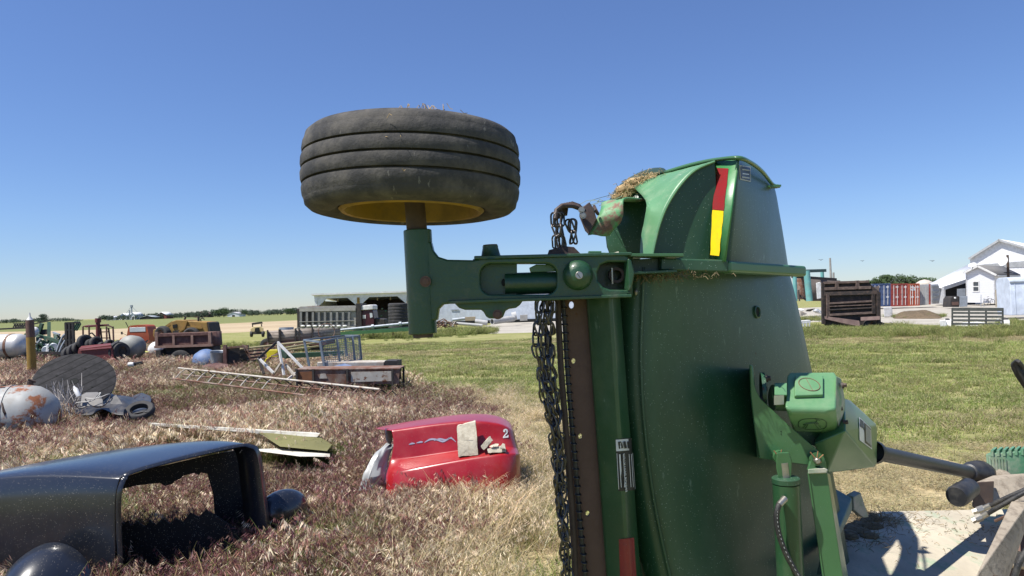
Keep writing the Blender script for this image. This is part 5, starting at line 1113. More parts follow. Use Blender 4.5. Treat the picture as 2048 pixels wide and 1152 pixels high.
# blue plastic dome, bucket, black box, rusty sheet
c = U(412,722,27); tag(MB().lathe([(.0,.42),(.22,.39),(.40,.26),(.50,.05),(.52,-.25)], c, (.05,-.35,.9), 32).build('blue_dome', m_blue, None), 'faded blue plastic dome lid lying before the dump trailer', 'plastic dome')
p = U(436,716,26.5); tag(MB().lathe([(0,-.26),(.24,-.26),(.28,.22),(.295,.24),(.27,.22),(.23,-.24)], p, (.12,-.1,1), 28).build('grey_bucket', m_galv, None), 'dented grey metal bucket beside the blue dome', 'bucket')
bx = thing('scrap_box', 'open black steel box with rusty corner post and ragged top', 'scrap box', B(470,26))
MB().hull([U(*q) for q in ((450,696,26),(494,690,26.2),(494,726,26.2),(452,731,26),(458,694,27),(498,690,27),(498,726,27))]).build('box', m_bdk, bx, bevel=.02)
MB().bar(U(450,690,25.95), U(451,729,25.95), .12, .10).build('corner_post', m_bdump, bx); MB().bar(U(448,696,25.95), U(496,692,26.1), .08, .07).build('top_edge', m_rusty, bx)
for k in range(5): MB().bar(U(484+k*2,690+k*3,26), U(496+k,696+k*5,26), .05, .05).build('ragged_edge', m_rusty, bx)
tag(MB().hull([U(*q) for q in ((404,731,25),(430,726,25.3),(456,728,25),(455,735,24.8),(404,741,24.8),(430,727,25.6))]).build('rusty_sheet', m_bdump, None), 'bent dark rusty sheet lying before the scrap box', 'scrap sheet')
# lattice mast lying on the ground
la_ = thing('lattice_mast', 'long triangular lattice mast of thin rusty pipe lying across the weeds', 'lattice mast', G(540,790))
def mast(t, k):
    a = ((357,736,18.6),(345,757,18.0),(366,749,19.0))[k]; b = ((790,782,13.6),(778,812,13.2),(800,796,14.2))[k]; return U(*[x+(y-x)*t for x, y in zip(a, b)])
for k, r in ((0,.022),(1,.020),(2,.018)): MB().cyl(mast(0,k), mast(1 if k != 0 else .93,k), r, n=10).build('rail', m_pale if k == 0 else m_rusty, la_)
for i in range(20):
    t0, t1 = i/20+.01, (i+.5)/20+.01; q0, q1 = mast(t0,1), mast(t1,0); up_ = Vector((0,0,.03))
    MB().tube([q0, q0.lerp(q1,.55)+up_, q1], .014, 6).build('diagonal', m_pale if i < 9 else m_rusty, la_)
    MB().tube([mast(t1,0), mast(min(1,t1+.026),2)], .012, 6).build('diagonal', m_bdk, la_)
# rusty bench / feeder with pale box and cage
Yr = 16.6; pr = PL(700, Yr, R(6)); rb_ = thing('rusty_bench', 'long rusty steel bench on legs with peeling panels', 'bench', B(700,Yr))
plate('side_panel', m_rusty, rb_, pr, [[(592,740),(800,738),(797,768),(592,768)]], .03, .003)
for a, b, m_ in ((592,626,M('orange_rust',(.23,.095,.04),.85,dirt=(.12,.06,.035),da=.5,ds=5)),(700,785,m_pale)): plate('panel', m_, rb_, pr, [[(a+2,744),(b,742.5),(b,762),(a+2,764)]], .012, .002, off=.014)
plate('patch', m_pale, rb_, pr, [[(641,748),(651,747),(655,757),(639,757)]], .01, .001, off=.013)
tp_ = [pr.p(592,738), pr.p(800,736)]; MB().hull([q+Vector((0,dy,dz)) for q in tp_ for dy in (-.02,.75) for dz in (-.03,.0)]).build('top', m_rusty, rb_, bevel=.006)
MB().box(pr.p(695,755)+Vector((0,.72,0)), (2.2,.02,.3), (0,0,R(6))).build('back_panel', m_bdk, rb_)
for u, v1, dy in ((594,774,0),(627,768,.0),(695,780,0),(785,783,0),(618,770,.7),(740,774,.7),(798,776,.7)): MB().bar(pr.p(u,738)+Vector((0,dy-.03,0)), pr.p(u+1,v1)+Vector((0,dy-.03,-.1)), .045, .045).build('leg', m_bdk, rb_)
MB().bar(pr.p(735,774)+Vector((0,.3,0)), pr.p(800,777)+Vector((0,.3,0)), .05, .04).build('stretcher', m_bdk, rb_)
pk = PL(710, 17.5, R(6)); bxp = thing('pale_trough', 'rust stained white trough box standing behind the rusty bench', 'trough', B(715,17.6))
MB().hull([q+Vector((0,dy,0)) for dy in (0,.62) for q in pk.pts([(634,725),(768,724),(768,745),(634,745)])]).build('box', m_pale, bxp, bevel=.01)
MB().hull([q+Vector((0,dy,0)) for dy in (.02,.6) for q in pk.pts([(769,722),(796,722),(796,744),(769,745)])]).build('open_end', m_bdk, bxp); MB().bar(pk.p(796,720), pk.p(797,775), .05, .05).build('end_leg', m_bdk, bxp)
for u in (640,700,760): MB().bar(pk.p(u,744)+Vector((0,.3,0)), pk.p(u,775)+Vector((0,.3,0)), .05, .05).build('leg', m_bdk, bxp)
cg_ = thing('wire_cage', 'blue grey steel cage with wire mesh sides on top of the trough', 'cage', B(665,17.9))
fl_ = [(608,678),(642,684)]; P_ = lambda u,v,Y=17.8: U(u,v,Y)
for a, b in ((P_(608,679,18.4),P_(619,735,18.4)),(P_(640,683,17.4),P_(650,742,17.4)),(P_(674,676,17.7),P_(682,744,17.7)),(P_(705,673,18.2),P_(711,735,18.2)),(P_(718,671,18.5),P_(723,718,18.5)),(P_(690,671,19.2),P_(694,712,19.2))): MB().bar(a, b, .05, .05).build('post', m_bluesteel, cg_)
for a, b in ((P_(608,680,18.4),P_(690,671,19.2)),(P_(690,671,19.2),P_(718,671,18.5)),(P_(640,684,17.4),P_(674,677,17.7)),(P_(674,677,17.7),P_(719,672,18.5)),(P_(608,680,18.4),P_(640,684,17.4)),(P_(650,742,17.4),P_(682,744,17.7)),(P_(682,742,17.7),P_(723,718,18.5))): MB().bar(a, b, .04, .04).build('rail', m_bluesteel, cg_)
def mesh_fill(a, b, c, d, n, m):
    mb = MB()
    for i in range(1, n): mb.bar(a.lerp(b,i/n), d.lerp(c,i/n), .008, .008)
    for j in range(1, m): mb.bar(a.lerp(d,j/m), b.lerp(c,j/m), .012, .012)
    return mb
mesh_fill(P_(640,684,17.4),P_(674,677,17.7),P_(682,744,17.7),P_(650,742,17.4),8,16).build('wire_mesh', m_bluesteel, cg_, weld=False)
mesh_fill(P_(674,677,17.7),P_(719,672,18.5),P_(723,718,18.5),P_(682,742,17.7),11,16).build('wire_mesh', m_bluesteel, cg_, weld=False)
tag(MB().hull([U(*q) for q in ((655,735,17.2),(690,727,17.4),(724,738,17.2),(700,742,17.1),(660,740,17.1),(690,728,17.6))]).build('blue_tarp', m_blue, None), 'small blue tarp crumpled on the trough beside the cage', 'tarp')
# white tubular frame
wf = thing('tube_frame', 'leaning white and black tubular A frame standing in the grass', 'frame', G(560,765))
for a, b, m_ in (((555,684),(605,736),m_wht),((556,686),(568,750),m_wht),((517,716),(547,746),m_wht),((604,737),(574,760),m_wht),((554,684),(517,717),m_bdk),((517,718),(528,748),m_bdk),((548,748),(562,726),m_pale),((572,730),(590,752),m_pale)): MB().bar(U(*a,18), U(*b,17.8), .05, .05).build('tube', m_, wf)
# hay rake with yellow paddles, green beam
hr = thing('hay_rake', 'green hay rake with yellow curved paddles and thin tan shafts', 'hay rake', B(560,24))
MB().hull([U(*q) for q in ((532,704,24),(540,699,24),(556,699,24),(557,704,24),(545,712,24),(533,716,24),(545,700,24.3),(545,711,24.3))]).build('paddle', M('rake_yellow',(.62,.52,.02),.5), hr, bevel=.03)
for k in range(3): MB().tube([U(528+k*3,728-k*2,24), U(533+k*5,718-k*3,24), U(542+k*5,713-k*2,24), U(556,712-k*2,24)], .025, 6).build('tine', m_rusty if k else bpy.data.materials['rake_yellow'], hr)
MB().bar(U(570,712,24.5), U(690,706,25.5), .16, .16).build('beam', m_green, hr); MB().bar(U(560,705,24.2), U(575,712,24.2), .2, .2).build('bearing', m_dgreen, hr)
for a, b in (((480,698),(640,680)),((545,704),(640,692)),((560,698),(645,683))): MB().cyl(U(*a,26), U(*b,27.5), .035, n=8).build('shaft', M('tan_shaft',(.38,.33,.18),.7), hr)
for k in range(4):
    MB().bar(U(478+k*3,704+k*7,26), U(530,700+k*6,26.5), .05, .05).build('scrap_bar', m_bdk, hr)
# wooden wagon with galvanised ring
Yw = 36; wg = thing('farm_wagon', 'weathered grey board wagon box with dark iron stakes', 'wagon', B(610,Yw))
a0, a1, a2 = U(536,662,Yw), U(628,656,Yw+.6), U(680,657,Yw+3.0); dn = Vector((0,0,-.62))
MB().add([a0,a1,a1+dn,a0+dn], [(0,1,2,3)]).add([a1,a2,a2+dn*.85,a1+dn], [(0,1,2,3)]).build('box_side', m_wood, wg, solid=.05)
for t in (.0,.25,.27,.6,.68,.97): q = a0.lerp(a1,t)+Vector((0,-.06,.05)); MB().bar(q, q+dn*1.15, .07, .05).build('stake', m_bdk, wg)
MB().box(a0.lerp(a1,.5)+dn+Vector((.3,.6,-.1)), (3.0,1.8,.16)).build('bed', m_bdump, wg)
for x, y in ((-1.2,0),(1.2,.2)): wheel_at(wg, Vector((a0.lerp(a1,.5).x+x, a0.y+.3+y, .38)), .38, .18, (0,1,0))
tag(MB().lathe([(.36,0),(.36,.16),(.34,.16),(.34,0)], U(573,661,Yw+.8), (0,0,1), 32, closed=True).build('metal_ring', m_galv, None), 'shallow galvanised metal ring sitting on the wooden wagon', 'metal ring')
tag(MB().lathe([(.40+.02*math.cos(q), .02*math.sin(q)) for q in (2*math.pi*k/8 for k in range(8))], U(653,663,Yw+.4), (.3,-1,.1), 28, closed=True).build('iron_hoop', m_rusty, None), 'thin rusty iron hoop leaning at the wagon corner', 'hoop')
# small yellow garden tractor
Yg = 52; gt_ = thing('garden_tractor', 'small cream and yellow garden tractor with dark canopy in the far grass', 'tractor', B(514,Yg))
MB().hull([U(u,v,Yg+dy) for dy in (0,1.2) for u, v in ((503,646),(524,643),(526,647),(504,650))]).build('canopy', m_bdk, gt_, bevel=.02)
for u in (505,523): MB().bar(U(u,648,Yg), U(u+1,664,Yg), .06, .06).build('canopy_post', m_bdk, gt_)
MB().hull([U(u,v,Yg+dy) for dy in (-.1,.5) for u, v in ((501,657),(507,653),(521,652),(527,656),(527,664),(501,664))]).build('body', M('cream_yellow',(.60,.48,.25),.6,dirt=(.3,.22,.1),da=.5,ds=4), gt_, bevel=.04)
MB().hull([U(u,v,Yg-.2) for u, v in ((510,656),(519,655),(520,663),(509,664))]+[U(514,660,Yg)]).build('radiator', m_hole, gt_)
for u in (503,526): wheel_at(gt_, U(u,668,Yg), .22, .16, (1,.2,0))
MB().hull([U(u,v,Yg+dy) for dy in (-.1,.5) for u, v in ((500,664),(530,663),(530,668),(500,669))]).build('axle', m_bdk, gt_)
# dump truck
Yk = 60; s = sc(Yk); dt = thing('dump_truck', 'grey dump truck with ribbed bed, maroon cab and pale cab visor', 'dump truck', B(680,Yk))
pk = PL(650, Yk, R(-3)); m_tbed = M('worn_truck_grey',(.33,.32,.29),.7,dirt=(.22,.19,.16),da=.6,ds=2)
plate('bed_side', m_tbed, dt, pk, [[(595,616),(601,613),(712,611),(712,655),(594,660)]], .1, .005)
for k in range(9): MB().bar(pk.p(603+k*12,624,.1), pk.p(603+k*12,652,.1), .18, .14).build('bed_rib', M('bed_rib_grey',(.19,.19,.185),.7,dirt=(.4,.39,.36),da=.4,ds=3), dt)
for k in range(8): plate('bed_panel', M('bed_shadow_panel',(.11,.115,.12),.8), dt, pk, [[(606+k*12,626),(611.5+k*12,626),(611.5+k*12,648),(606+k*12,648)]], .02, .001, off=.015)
MB().bar(pk.p(600,620,.1), pk.p(712,618,.1), .12, .26).bar(pk.p(600,643.5,.16), pk.p(712,641,.16), .08, .05).bar(pk.p(594,657,.12), pk.p(712,654,.12), .1, .14).build('bed_rail', m_tbed, dt)
for k in range(8): MB().ball(pk.p(607+k*12,652,.16), (.2,.08,.09), 10, 6).build('running_board_cap', m_wht, dt)
MB().box(pk.p(653,635)+Vector((0,1.2,0)), (4.9,2.3,1.55)).build('bed_floor', m_bdk, dt)
MB().bar(pk.p(607,614,-.9), pk.p(634,613,-.9), .3, .12).build('far_rail', M('dull_red',(.30,.04,.04),.6), dt)
MB().box(pk.p(718,632)+Vector((0,1.0,0)), (.42,2.2,2.1)).build('bulkhead', m_bdk, dt)
m_mar = M('maroon_paint', (.055,.008,.014), .35)
MB().hull([pk.p(u,v)+Vector((0,dy,0)) for dy in (.1,2.1) for u, v in ((723,622),(737,619),(745,620),(748,640),(748,655),(722,655))]).build('cab', m_mar, dt, bevel=.06)
MB().hull([pk.p(u,v)+Vector((0,dy,0)) for dy in (0,2.0) for u, v in ((713,613),(743,609),(746,611),(746,619),(716,621))]).build('cab_visor', m_wht, dt, bevel=.05)
MB().hull([pk.p(u,v)+Vector((0,dy,0)) for dy in (.06,.1) for u, v in ((739,626),(744,626),(745,634),(740,636))]).build('side_window', m_glass, dt); MB().hull([pk.p(u,v)+Vector((0,dy,0)) for dy in (.06,.1) for u, v in ((725,630),(731,630),(731,637),(725,637))]).build('door_badge', m_wht, dt)
MB().hull([pk.p(u,v)+Vector((0,dy,0)) for dy in (.3,1.9) for u, v in ((748,636),(768,638),(770,655),(748,656))]).build('engine_hood', m_bdk, dt, bevel=.08)
for u in (610,632,655,738): wheel_at(dt, pk.p(u,662)+Vector((0,.1,0)), .50, .35, (0,1,0))
MB().box(pk.p(680,659)+Vector((0,1.1,0)), (6.4,1.0,.25)).build('chassis', m_bdk, dt)
# stack of black tyres, each its own
for k in range(9):
    zc = U(795,652,57); tag(MB().lathe([(.5,-.15),(.74,-.17),(.83,-.11),(.86,0),(.83,.11),(.74,.17),(.5,.15)], Vector((zc.x, zc.y+.9, (.30+.252*k))), (.01*((k%3)-1),.01,1), 40, closed=True).build('stacked_tyre', m_otyre, None), ('lowest','second lowest','third from the ground','fourth from the ground','middle','fourth from the top','third from the top','second highest','topmost')[k] + ' big black tyre of the tall stack beside the dump truck', 'tyre', 'black tyres stacked by the dump truck')
# open two bay shed
Ys = 75; s = sc(Ys); sh = thing('open_shed', 'long open fronted white shed with two dark bays and angled braces', 'shed', B(720,Ys))
x0, x1 = U(629,600,Ys).x, U(824,600,Ys).x; xm = U(717,600,Ys).x; ht = 3.72; dp_ = 9
sb = lambda c_, sz: MB().box(Vector((c_[0], Ys+c_[1], c_[2])), sz)
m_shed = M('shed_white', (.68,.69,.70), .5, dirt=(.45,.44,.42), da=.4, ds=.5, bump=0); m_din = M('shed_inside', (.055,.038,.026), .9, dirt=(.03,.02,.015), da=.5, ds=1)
MB().hull([Vector(q) for q in ((x0-.25,Ys-.35,ht),(x1+.25,Ys-.35,ht),(x0-.25,Ys+dp_,ht-.55),(x1+.25,Ys+dp_,ht-.55),(x0-.25,Ys-.35,ht+.16),(x1+.25,Ys-.35,ht+.16),(x0-.25,Ys+dp_,ht-.45),(x1+.25,Ys+dp_,ht-.45))]).build('roof', m_shed, sh)
sb(((x0+x1)/2,0,ht-.19), (x1-x0,.16,.36)).build('fascia', m_shed, sh)
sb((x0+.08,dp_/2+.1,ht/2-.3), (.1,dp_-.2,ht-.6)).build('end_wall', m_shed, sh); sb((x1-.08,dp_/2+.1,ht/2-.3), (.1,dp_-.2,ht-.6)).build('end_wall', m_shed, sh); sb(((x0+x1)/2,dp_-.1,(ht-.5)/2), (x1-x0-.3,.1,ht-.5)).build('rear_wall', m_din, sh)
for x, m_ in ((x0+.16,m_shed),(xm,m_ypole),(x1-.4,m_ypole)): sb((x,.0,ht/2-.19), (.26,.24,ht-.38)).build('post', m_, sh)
for x, d_ in ((x0+.3,1),(xm-.12,-1),(xm+.12,1),(x1-.5,-1)): MB().prism([Vector((x,Ys-.07,ht-.37)),Vector((x+1.0*d_,Ys-.07,ht-.37)),Vector((x,Ys-.07,ht-1.25))], (0,.1,0)).build('brace', m_shed, sh)
for k in range(7):
    x = x0+.8+k*1.35; sb((x,.9+k*.2,ht-.55), (.12,.12,.3)).build('rafter_end', m_wood, sh)
jk = thing('stored_machine', 'dark machine parked deep inside the right shed bay', 'machine', (xm+2.2,Ys+2,0))
L(jk).box((0,0,1.2), (3.0,1.6,1.6)).build('body', m_bdk, bevel=.1)
for k in range(14): L(jk).ball((random.uniform(-1.5,1.5),-.85,random.uniform(.5,2.2)), (.12,.05,.10), 8, 5).build('fitting', random.choice((m_wht,m_galv,m_bdk,m_dgreen)))
for x in (-1,1): wheel_at(jk, Vector((xm+2.2+x,Ys+1.0,.5)), .5, .3, (0,1,0))
# long green header with white pipe
Ya = 50; au = thing('grain_auger', 'long low green machine with a pale pipe along its top', 'auger', B(740,Ya))
MB().cyl(U(681,660,Ya), U(830,645,Ya), .09, n=12).build('tube', m_galv, au)
for u in (745,800): MB().cyl(U(u-2,653.8-(u-740)*.1,Ya), U(u+3,653.2-(u-740)*.1,Ya), .15, n=12).build('flange', m_galv, au)
MB().bar(U(681,667,Ya), U(830,658,Ya), .5, .22).build('frame', m_green, au); MB().bar(U(690,664,Ya+.3), U(830,654,Ya+.3), .1, .12).build('rail', m_dgreen, au)
for k in range(6): MB().bar(U(686+k*20,660,Ya-.05), U(686+k*20,672,Ya-.05), .06, .06).build('support', m_rusty, au)
# white long building and pipes beyond the arm
Yb2 = 86; wb = thing('long_white_building', 'long pale blue white metal building behind the mower arm', 'building', B(1000,Yb2))
xa, xb = U(866,600,Yb2).x, U(1330,600,Yb2).x
MB().box(((xa+xb)/2,Yb2+4,2.05), (xb-xa,8,3.4)).build('wall', M('pale_blue_siding',(.56,.62,.70),.5,dirt=(.45,.47,.5),da=.4,ds=.6), wb)
mb = MB()
for k in range(60): mb.box((xa+.2+k*(xb-xa)/60,Yb2-.03,2.05), (.05,.04,3.3))
MB().box(((xa+xb)/2,Yb2-.02,.2), (xb-xa+.1,.2,.34)).build('plinth', m_hole, wb)
MB().hull([Vector(q) for q in ((xa-.2,Yb2-.3,3.76),(xb+.2,Yb2-.3,3.76),(xa-.2,Yb2+4,4.7),(xb+.2,Yb2+4,4.7),(xa-.2,Yb2+8.3,3.76),(xb+.2,Yb2+8.3,3.76))]).build('roof', m_wclean, wb)
MB().box((xa+2.6,Yb2-.05,1.7), (.9,.04,.14)).build('vent_slot', m_galv, wb)
m_pipe = M('pipe_white',(.44,.44,.43),.6,dirt=(.28,.26,.22),da=.5,ds=2)
def lyingpipe(u0, v0, u1, v1, Y, r, label, m_=None, Y2=None):
    a, b = U(u0,v0,Y), U(u1,v1,Y2 or Y); d_ = (b-a).normalized(); n_ = (b-a).length
    return tag(MB().lathe([(r*.8,.02),(r*.8,-.0),(r,0),(r,n_),(r*.8,n_),(r*.8,n_-.1)], a, d_, 20).build('concrete_pipe', m_ or m_pipe, None), label, 'pipe')
lyingpipe(984,643,1027,637,70,.30,'thick white pipe lying before the pale building', Y2=72)
lyingpipe(950,643,975,646,68,.24,'shorter white pipe with its open end toward us'); lyingpipe(905,640,930,637,69,.16,'thin grey pipe on the scrap pile beside the arm', m_galv)
lyingpipe(913,647,965,651,66,.14,'thin white pipe low in the grass beside the thick pipes'); lyingpipe(1024,633,1033,631,73,.42,'pale pipe stub behind the thick white pipe')
tag(MB().hull([U(u,v,78+dy) for dy in (0,1) for u, v in ((1040,630),(1055,629),(1055,641),(1040,642))]).build('concrete_block', M('grey_concrete',(.34,.33,.31),.9), None, bevel=.03), 'grey concrete block before the pale building', 'concrete block')
tag(MB().hull([U(u,v,73+dy) for dy in (0,1) for u, v in ((930,634),(951,633),(951,641),(930,642))]).build('wooden_crate', M('tan_crate',(.34,.28,.20),.9), None, bevel=.03), 'low tan wooden crate among the white pipes', 'crate')
sp = thing('scrap_pile', 'heap of bent rusty rods and pale scrap beside the white pipes', 'scrap pile', G(893,660))
for k in range(26):
    a = U(random.uniform(868,915), random.uniform(640,660), random.uniform(58,60)); b = U(random.uniform(868,918), random.uniform(646,660), 59); MB().tube([a, a.lerp(b,.5)+Vector((0,0,random.uniform(0,.35))), b], .045, 5).build('rod', random.choice((m_rusty,m_pale,m_rusty,m_bdk)), sp)
tag(MB().hull([U(*q) for q in ((974,656,60),(982,651,60),(984,656,60),(976,658,60),(980,653,60.5))]).build('white_lump', m_wht, None), 'small white lump in the grass below the pipes', 'debris')
# ------------------------------------------------------------------ right: dump body, trailer, containers, sheds, house
random.seed(33)
m_cont_b = M('container_blue', (.045,.085,.20), .6, dirt=(.2,.2,.22), da=.5, ds=1.2)
m_cont_r = M('container_red', (.30,.045,.035), .6, dirt=(.35,.18,.14), da=.5, ds=1.2)
m_cont_o = M('container_orange', (.46,.085,.035), .6, dirt=(.45,.25,.18), da=.5, ds=1.2)
m_cont_g = M('container_grey', (.42,.43,.43), .6, dirt=(.3,.27,.24), da=.5, ds=.8)
m_roof = M('white_metal_roof', (.74,.75,.76), .45, dirt=(.55,.55,.53), da=.3, ds=.5, bump=0)
m_aqua = M('aqua_paint', (.14,.38,.36), .6, dirt=(.2,.25,.2), da=.4, ds=2)
m_shgl = M('grey_shingles', (.15,.145,.14), .9, dirt=(.24,.23,.22), da=.5, ds=6)
m_dbox = M('dump_body_black', (.030,.024,.022), .7, dirt=(.15,.095,.07), da=.6, ds=5, bump=.3)
m_drail = M('dump_rail_brown', (.095,.064,.054), .75, dirt=(.26,.19,.15), da=.6, ds=6)
# black dump body standing in tall grass
Yd = 40; pd = PL(1700, Yd, R(-24)); db_ = -pd.n; dd = thing('tipper_box', 'tall black steel dump body with brown ribs standing in grass, tailgate bent', 'dump body', B(1702,Yd))
plate('end_wall', m_dbox, dd, pd, [[(1645,570),(1650,563),(1736,561),(1743,570),(1757,582),(1760,640),(1757,650),(1648,650)]], .12, .006)
for a, b, w_, m_ in (((1646,566),(1738,563),.13,m_drail),((1646,578),(1742,575),.16,m_drail),((1646,588),(1754,585),.20,m_dbox),((1656,607),(1748,602),.10,m_drail),((1656,620),(1750,615),.07,m_dbox),((1656,630),(1750,625),.12,m_drail),((1658,613),(1750,609),.05,m_drail)):
    MB().bar(pd.p(*a,.08), pd.p(*b,.08), .16, w_).build('rib', m_, dd, bevel=.01)
for u, v0, v1 in ((1646,566,648),(1655,588,634),(1673,563,580),(1714,561,578),(1746,586,628),(1756,584,648)): MB().bar(pd.p(u,v0,.10), pd.p(u+1,v1,.10), .18, .16).build('stake', m_drail if u in (1673,1714,1655) else m_dbox, dd, bevel=.01)
MB().hull([pd.p(u,v,o) for u,v,o in ((1648,632,.16),(1718,641,.34),(1720,653,.34),(1650,638,.16),(1648,632,.06),(1718,641,.22),(1720,653,.22))]).build('bent_tailgate', M('tailgate_pinkish',(.20,.13,.115),.7,dirt=(.3,.22,.18),da=.6,ds=5), dd)
MB().hull([pd.p(u,v,o) for u,v,o in ((1721,634,.30),(1759,632,.30),(1759,639,.34),(1721,641,.34),(1721,634,.2),(1759,632,.2))]).build('tailgate_piece', bpy.data.materials['tailgate_pinkish'], dd)
for x in (0,1):
    u = (1647,1757)[x]; q = [pd.p(u,572,-.1), pd.p(u,648,-.1)]; MB().add([q[0],q[1],q[1]+db_*4.2,q[0]+db_*4.2], [(0,1,2,3)]).build('side_wall', m_dbox, dd, solid=.08)
MB().hull([pd.p(u,v)+db_*dy for dy in (.3,3.5) for u, v in ((1650,642),(1758,640),(1762,654),(1650,656))]).build('under_frame', m_bdk, dd)
wheel_at(dd, pd.p(1744,652)+Vector((0,.1,0)), .42, .4, (0,1,0)); MB().hull([pd.p(u,v,o) for u,v,o in ((1757,642,.1),(1769,646,.1),(1764,655,.1),(1757,654,.1),(1757,642,-.4),(1766,650,-.4))]).build('bent_fender', m_bdk, dd)
# utility trailer with its ramp gate up
Yt = 35; pt_ = PL(1955, Yt, R(-30)); tb_ = -pt_.n; tx_ = pt_.x; ut = thing('utility_trailer', 'white utility trailer with a dark slatted ramp gate standing up', 'trailer', B(1955,Yt))
m_ramp = M('ramp_grey', (.075,.08,.07), .55, dirt=(.2,.2,.18), da=.4, ds=6)
for k in range(6): MB().bar(pt_.p(1904,618.5+k*7.3), pt_.p(2006,619+k*7.3), .05, .10 if k else .16).build('ramp_slat', m_ramp, ut)
MB().bar(pt_.p(1904,656), pt_.p(2006,656), .08, .12).build('ramp_hinge', m_ramp, ut)
for u in (1904.5,1938,1972,2005.5): MB().bar(pt_.p(u,616), pt_.p(u,658), .06, .05).build('ramp_bar', m_ramp, ut)
z0 = pt_.p(1955,656).z
MB().hull([pt_.p(1908,657)+tb_*.05, pt_.p(2003,656)+tb_*.05, pt_.p(1908,657)+tb_*3.9, pt_.p(2003,656)+tb_*3.9, pt_.p(1908,660)+tb_*.05, pt_.p(2003,659)+tb_*.05, pt_.p(1908,660)+tb_*3.9, pt_.p(2003,659)+tb_*3.9]).build('trailer_bed', M('deck_boards',(.35,.31,.26),.9), ut)
MB().bar(pt_.p(1905,661), pt_.p(2006,660), .12, .14).build('rear_bumper', m_ramp, ut, bevel=.01)
for u in (1911,1995): MB().box(pt_.p(u,659,.07), (.26,.04,.09), (0,0,R(-30))).build('tail_light', M('tail_red',(.30,.02,.02),.3), ut)
for u, s_ in ((1904,-1),(2007,1)):
    q = pt_.p(u,655)+tb_*1.3
    MB().hull([q+tx_*(s_*x)+tb_*y+Vector((0,0,z)) for x in (.02,.30) for y,z in ((-1.0,0),(-.7,.34),(.7,.34),(1.0,0))]).build('fender', m_wht, ut, bevel=.03)
    for dy in (-.42,.42): wheel_at(ut, q+tx_*(s_*.16)+tb_*dy+Vector((0,0,.33-q.z)), .33, .2, tx_)
    MB().bar(pt_.p(u,644)+tb_*.05, pt_.p(u,644)+tb_*3.9, .05, .06).build('side_rail', m_wht, ut)
MB().bar(pt_.p(1955,657)+tb_*3.8, pt_.p(1955,658)+tb_*5.2, .1, .1).build('draw_bar', m_ramp, ut)
tag(MB().hull([pt_.p(u,v)+tb_*dy for dy in (.1,.5) for u, v in ((1879,642),(1892,640),(1895,657),(1881,655))]).build('white_box', m_wht, None, bevel=.02), 'white box with grey spots at the left of the ramp trailer', 'box')
tag(MB().hull([pt_.p(u,v)+tb_*d for u,v,d in ((1912,655,.4),(1925,649,1.0),(1950,651,.9),(1975,647,1.2),(1998,653,.5),(1912,655,2.8),(1998,653,2.8),(1960,647,2.6),(1930,648,2.2))]).build('white_load', m_wht, None, bevel=.05), 'heap of white sheet material loaded on the trailer behind the ramp', 'load')
# shipping containers
Yc = 97
def container(u0, u1, vt, vb, mat, label, deep=6.0, yaw=0, Y=Yc, logo=None):
    pc = PL((u0+u1)/2, Y, yaw); t = thing('shipping_container', label, 'container', B((u0+u1)/2,Y), group='shipping containers in a row')
    q = [pc.p(u0,vt), pc.p(u1,vt-1), pc.p(u1,vb-1), pc.p(u0,vb)]; back = -pc.n*deep
    MB().hull(q+[k+back for k in q]).build('body', mat, t)
    um = (u0+u1)/2
    for a, b in ((u0+1,um-.4),(um+.4,u1-1)):
        d = plate('door', mat, t, pc, [[(a,vt+2),(b,vt+2),(b,vb-2.5),(a,vb-2.5)]], .06, .003, off=.07)
        for k in range(3): MB().bar(pc.p(a+1,vt+9+k*10,.08), pc.p(b-1,vt+9+k*10,.08), .06, .10).build('door_rib', mat, d)
        for f in (.3,.75): MB().bar(pc.p(a+(b-a)*f,vt+2.5,.12), pc.p(a+(b-a)*f,vb-3,.12), .05, .05).build('lock_rod', m_wht if mat is not m_cont_g else m_galv, d)
        for k in range(2): MB().box(pc.p(a+(b-a)*.72,vt+6+k*20,.11), (.34,.03,.14)).build('stencil', m_label, d)
    MB().bar(pc.p(u0,vt+.8,.05), pc.p(u1,vt-.2,.05), .12, .14).bar(pc.p(u0,vb-1.2,.05), pc.p(u1,vb-2,.05), .12, .16).bar(pc.p(u0+.6,vt,.05), pc.p(u0+.6,vb,.05), .12, .14).bar(pc.p(u1-.6,vt,.05), pc.p(u1-.6,vb-1,.05), .12, .14).build('frame', mat, t)
    return t, pc
container(1743,1780,568,612.5,m_cont_b,'faded blue shipping container with closed doors')
container(1781,1815,568,613,m_cont_r,'red shipping container between the blue and the orange ones')
oc, op = container(1816,1838,568,612,m_cont_o,'orange shipping container with a white emblem by the grey one')
MB().add([op.p(1821,574,.09),op.p(1829,574,.09),op.p(1829,581,.09),op.p(1821,581,.09)], [(0,1,2,3)]).build('emblem', m_label, oc); MB().add([op.p(1823,580,.095),op.p(1825,575.5,.095),op.p(1827,580,.095)], [(0,1,2)]).build('emblem_mark', m_cont_b, oc)
gc = thing('grey_container', 'grey ribbed container with red edge and its door swung open', 'container', B(1850,98)); pc = PL(1850, 97.5, R(-20))
MB().hull([k+o for k in pc.pts([(1839,569),(1859,568),(1859,609),(1839,611)]) for o in (Vector(), -pc.n*4)]).build('body', m_cont_g, gc)
for k in range(6): MB().bar(pc.p(1840.5+k*3,570,.05), pc.p(1840.5+k*3,609,.05), .22, .1).build('side_rib', m_cont_g, gc)
MB().bar(pc.p(1859.5,568,.06), pc.p(1859.5,609,.06), .16, .16).build('edge_post', m_cont_r, gc)
pc2 = PL(1870, 96.5, R(12)); dr = plate('open_door', m_cont_g, gc, pc2, [[(1862,569),(1877,568),(1879,607),(1863,608)]], .08, .004)
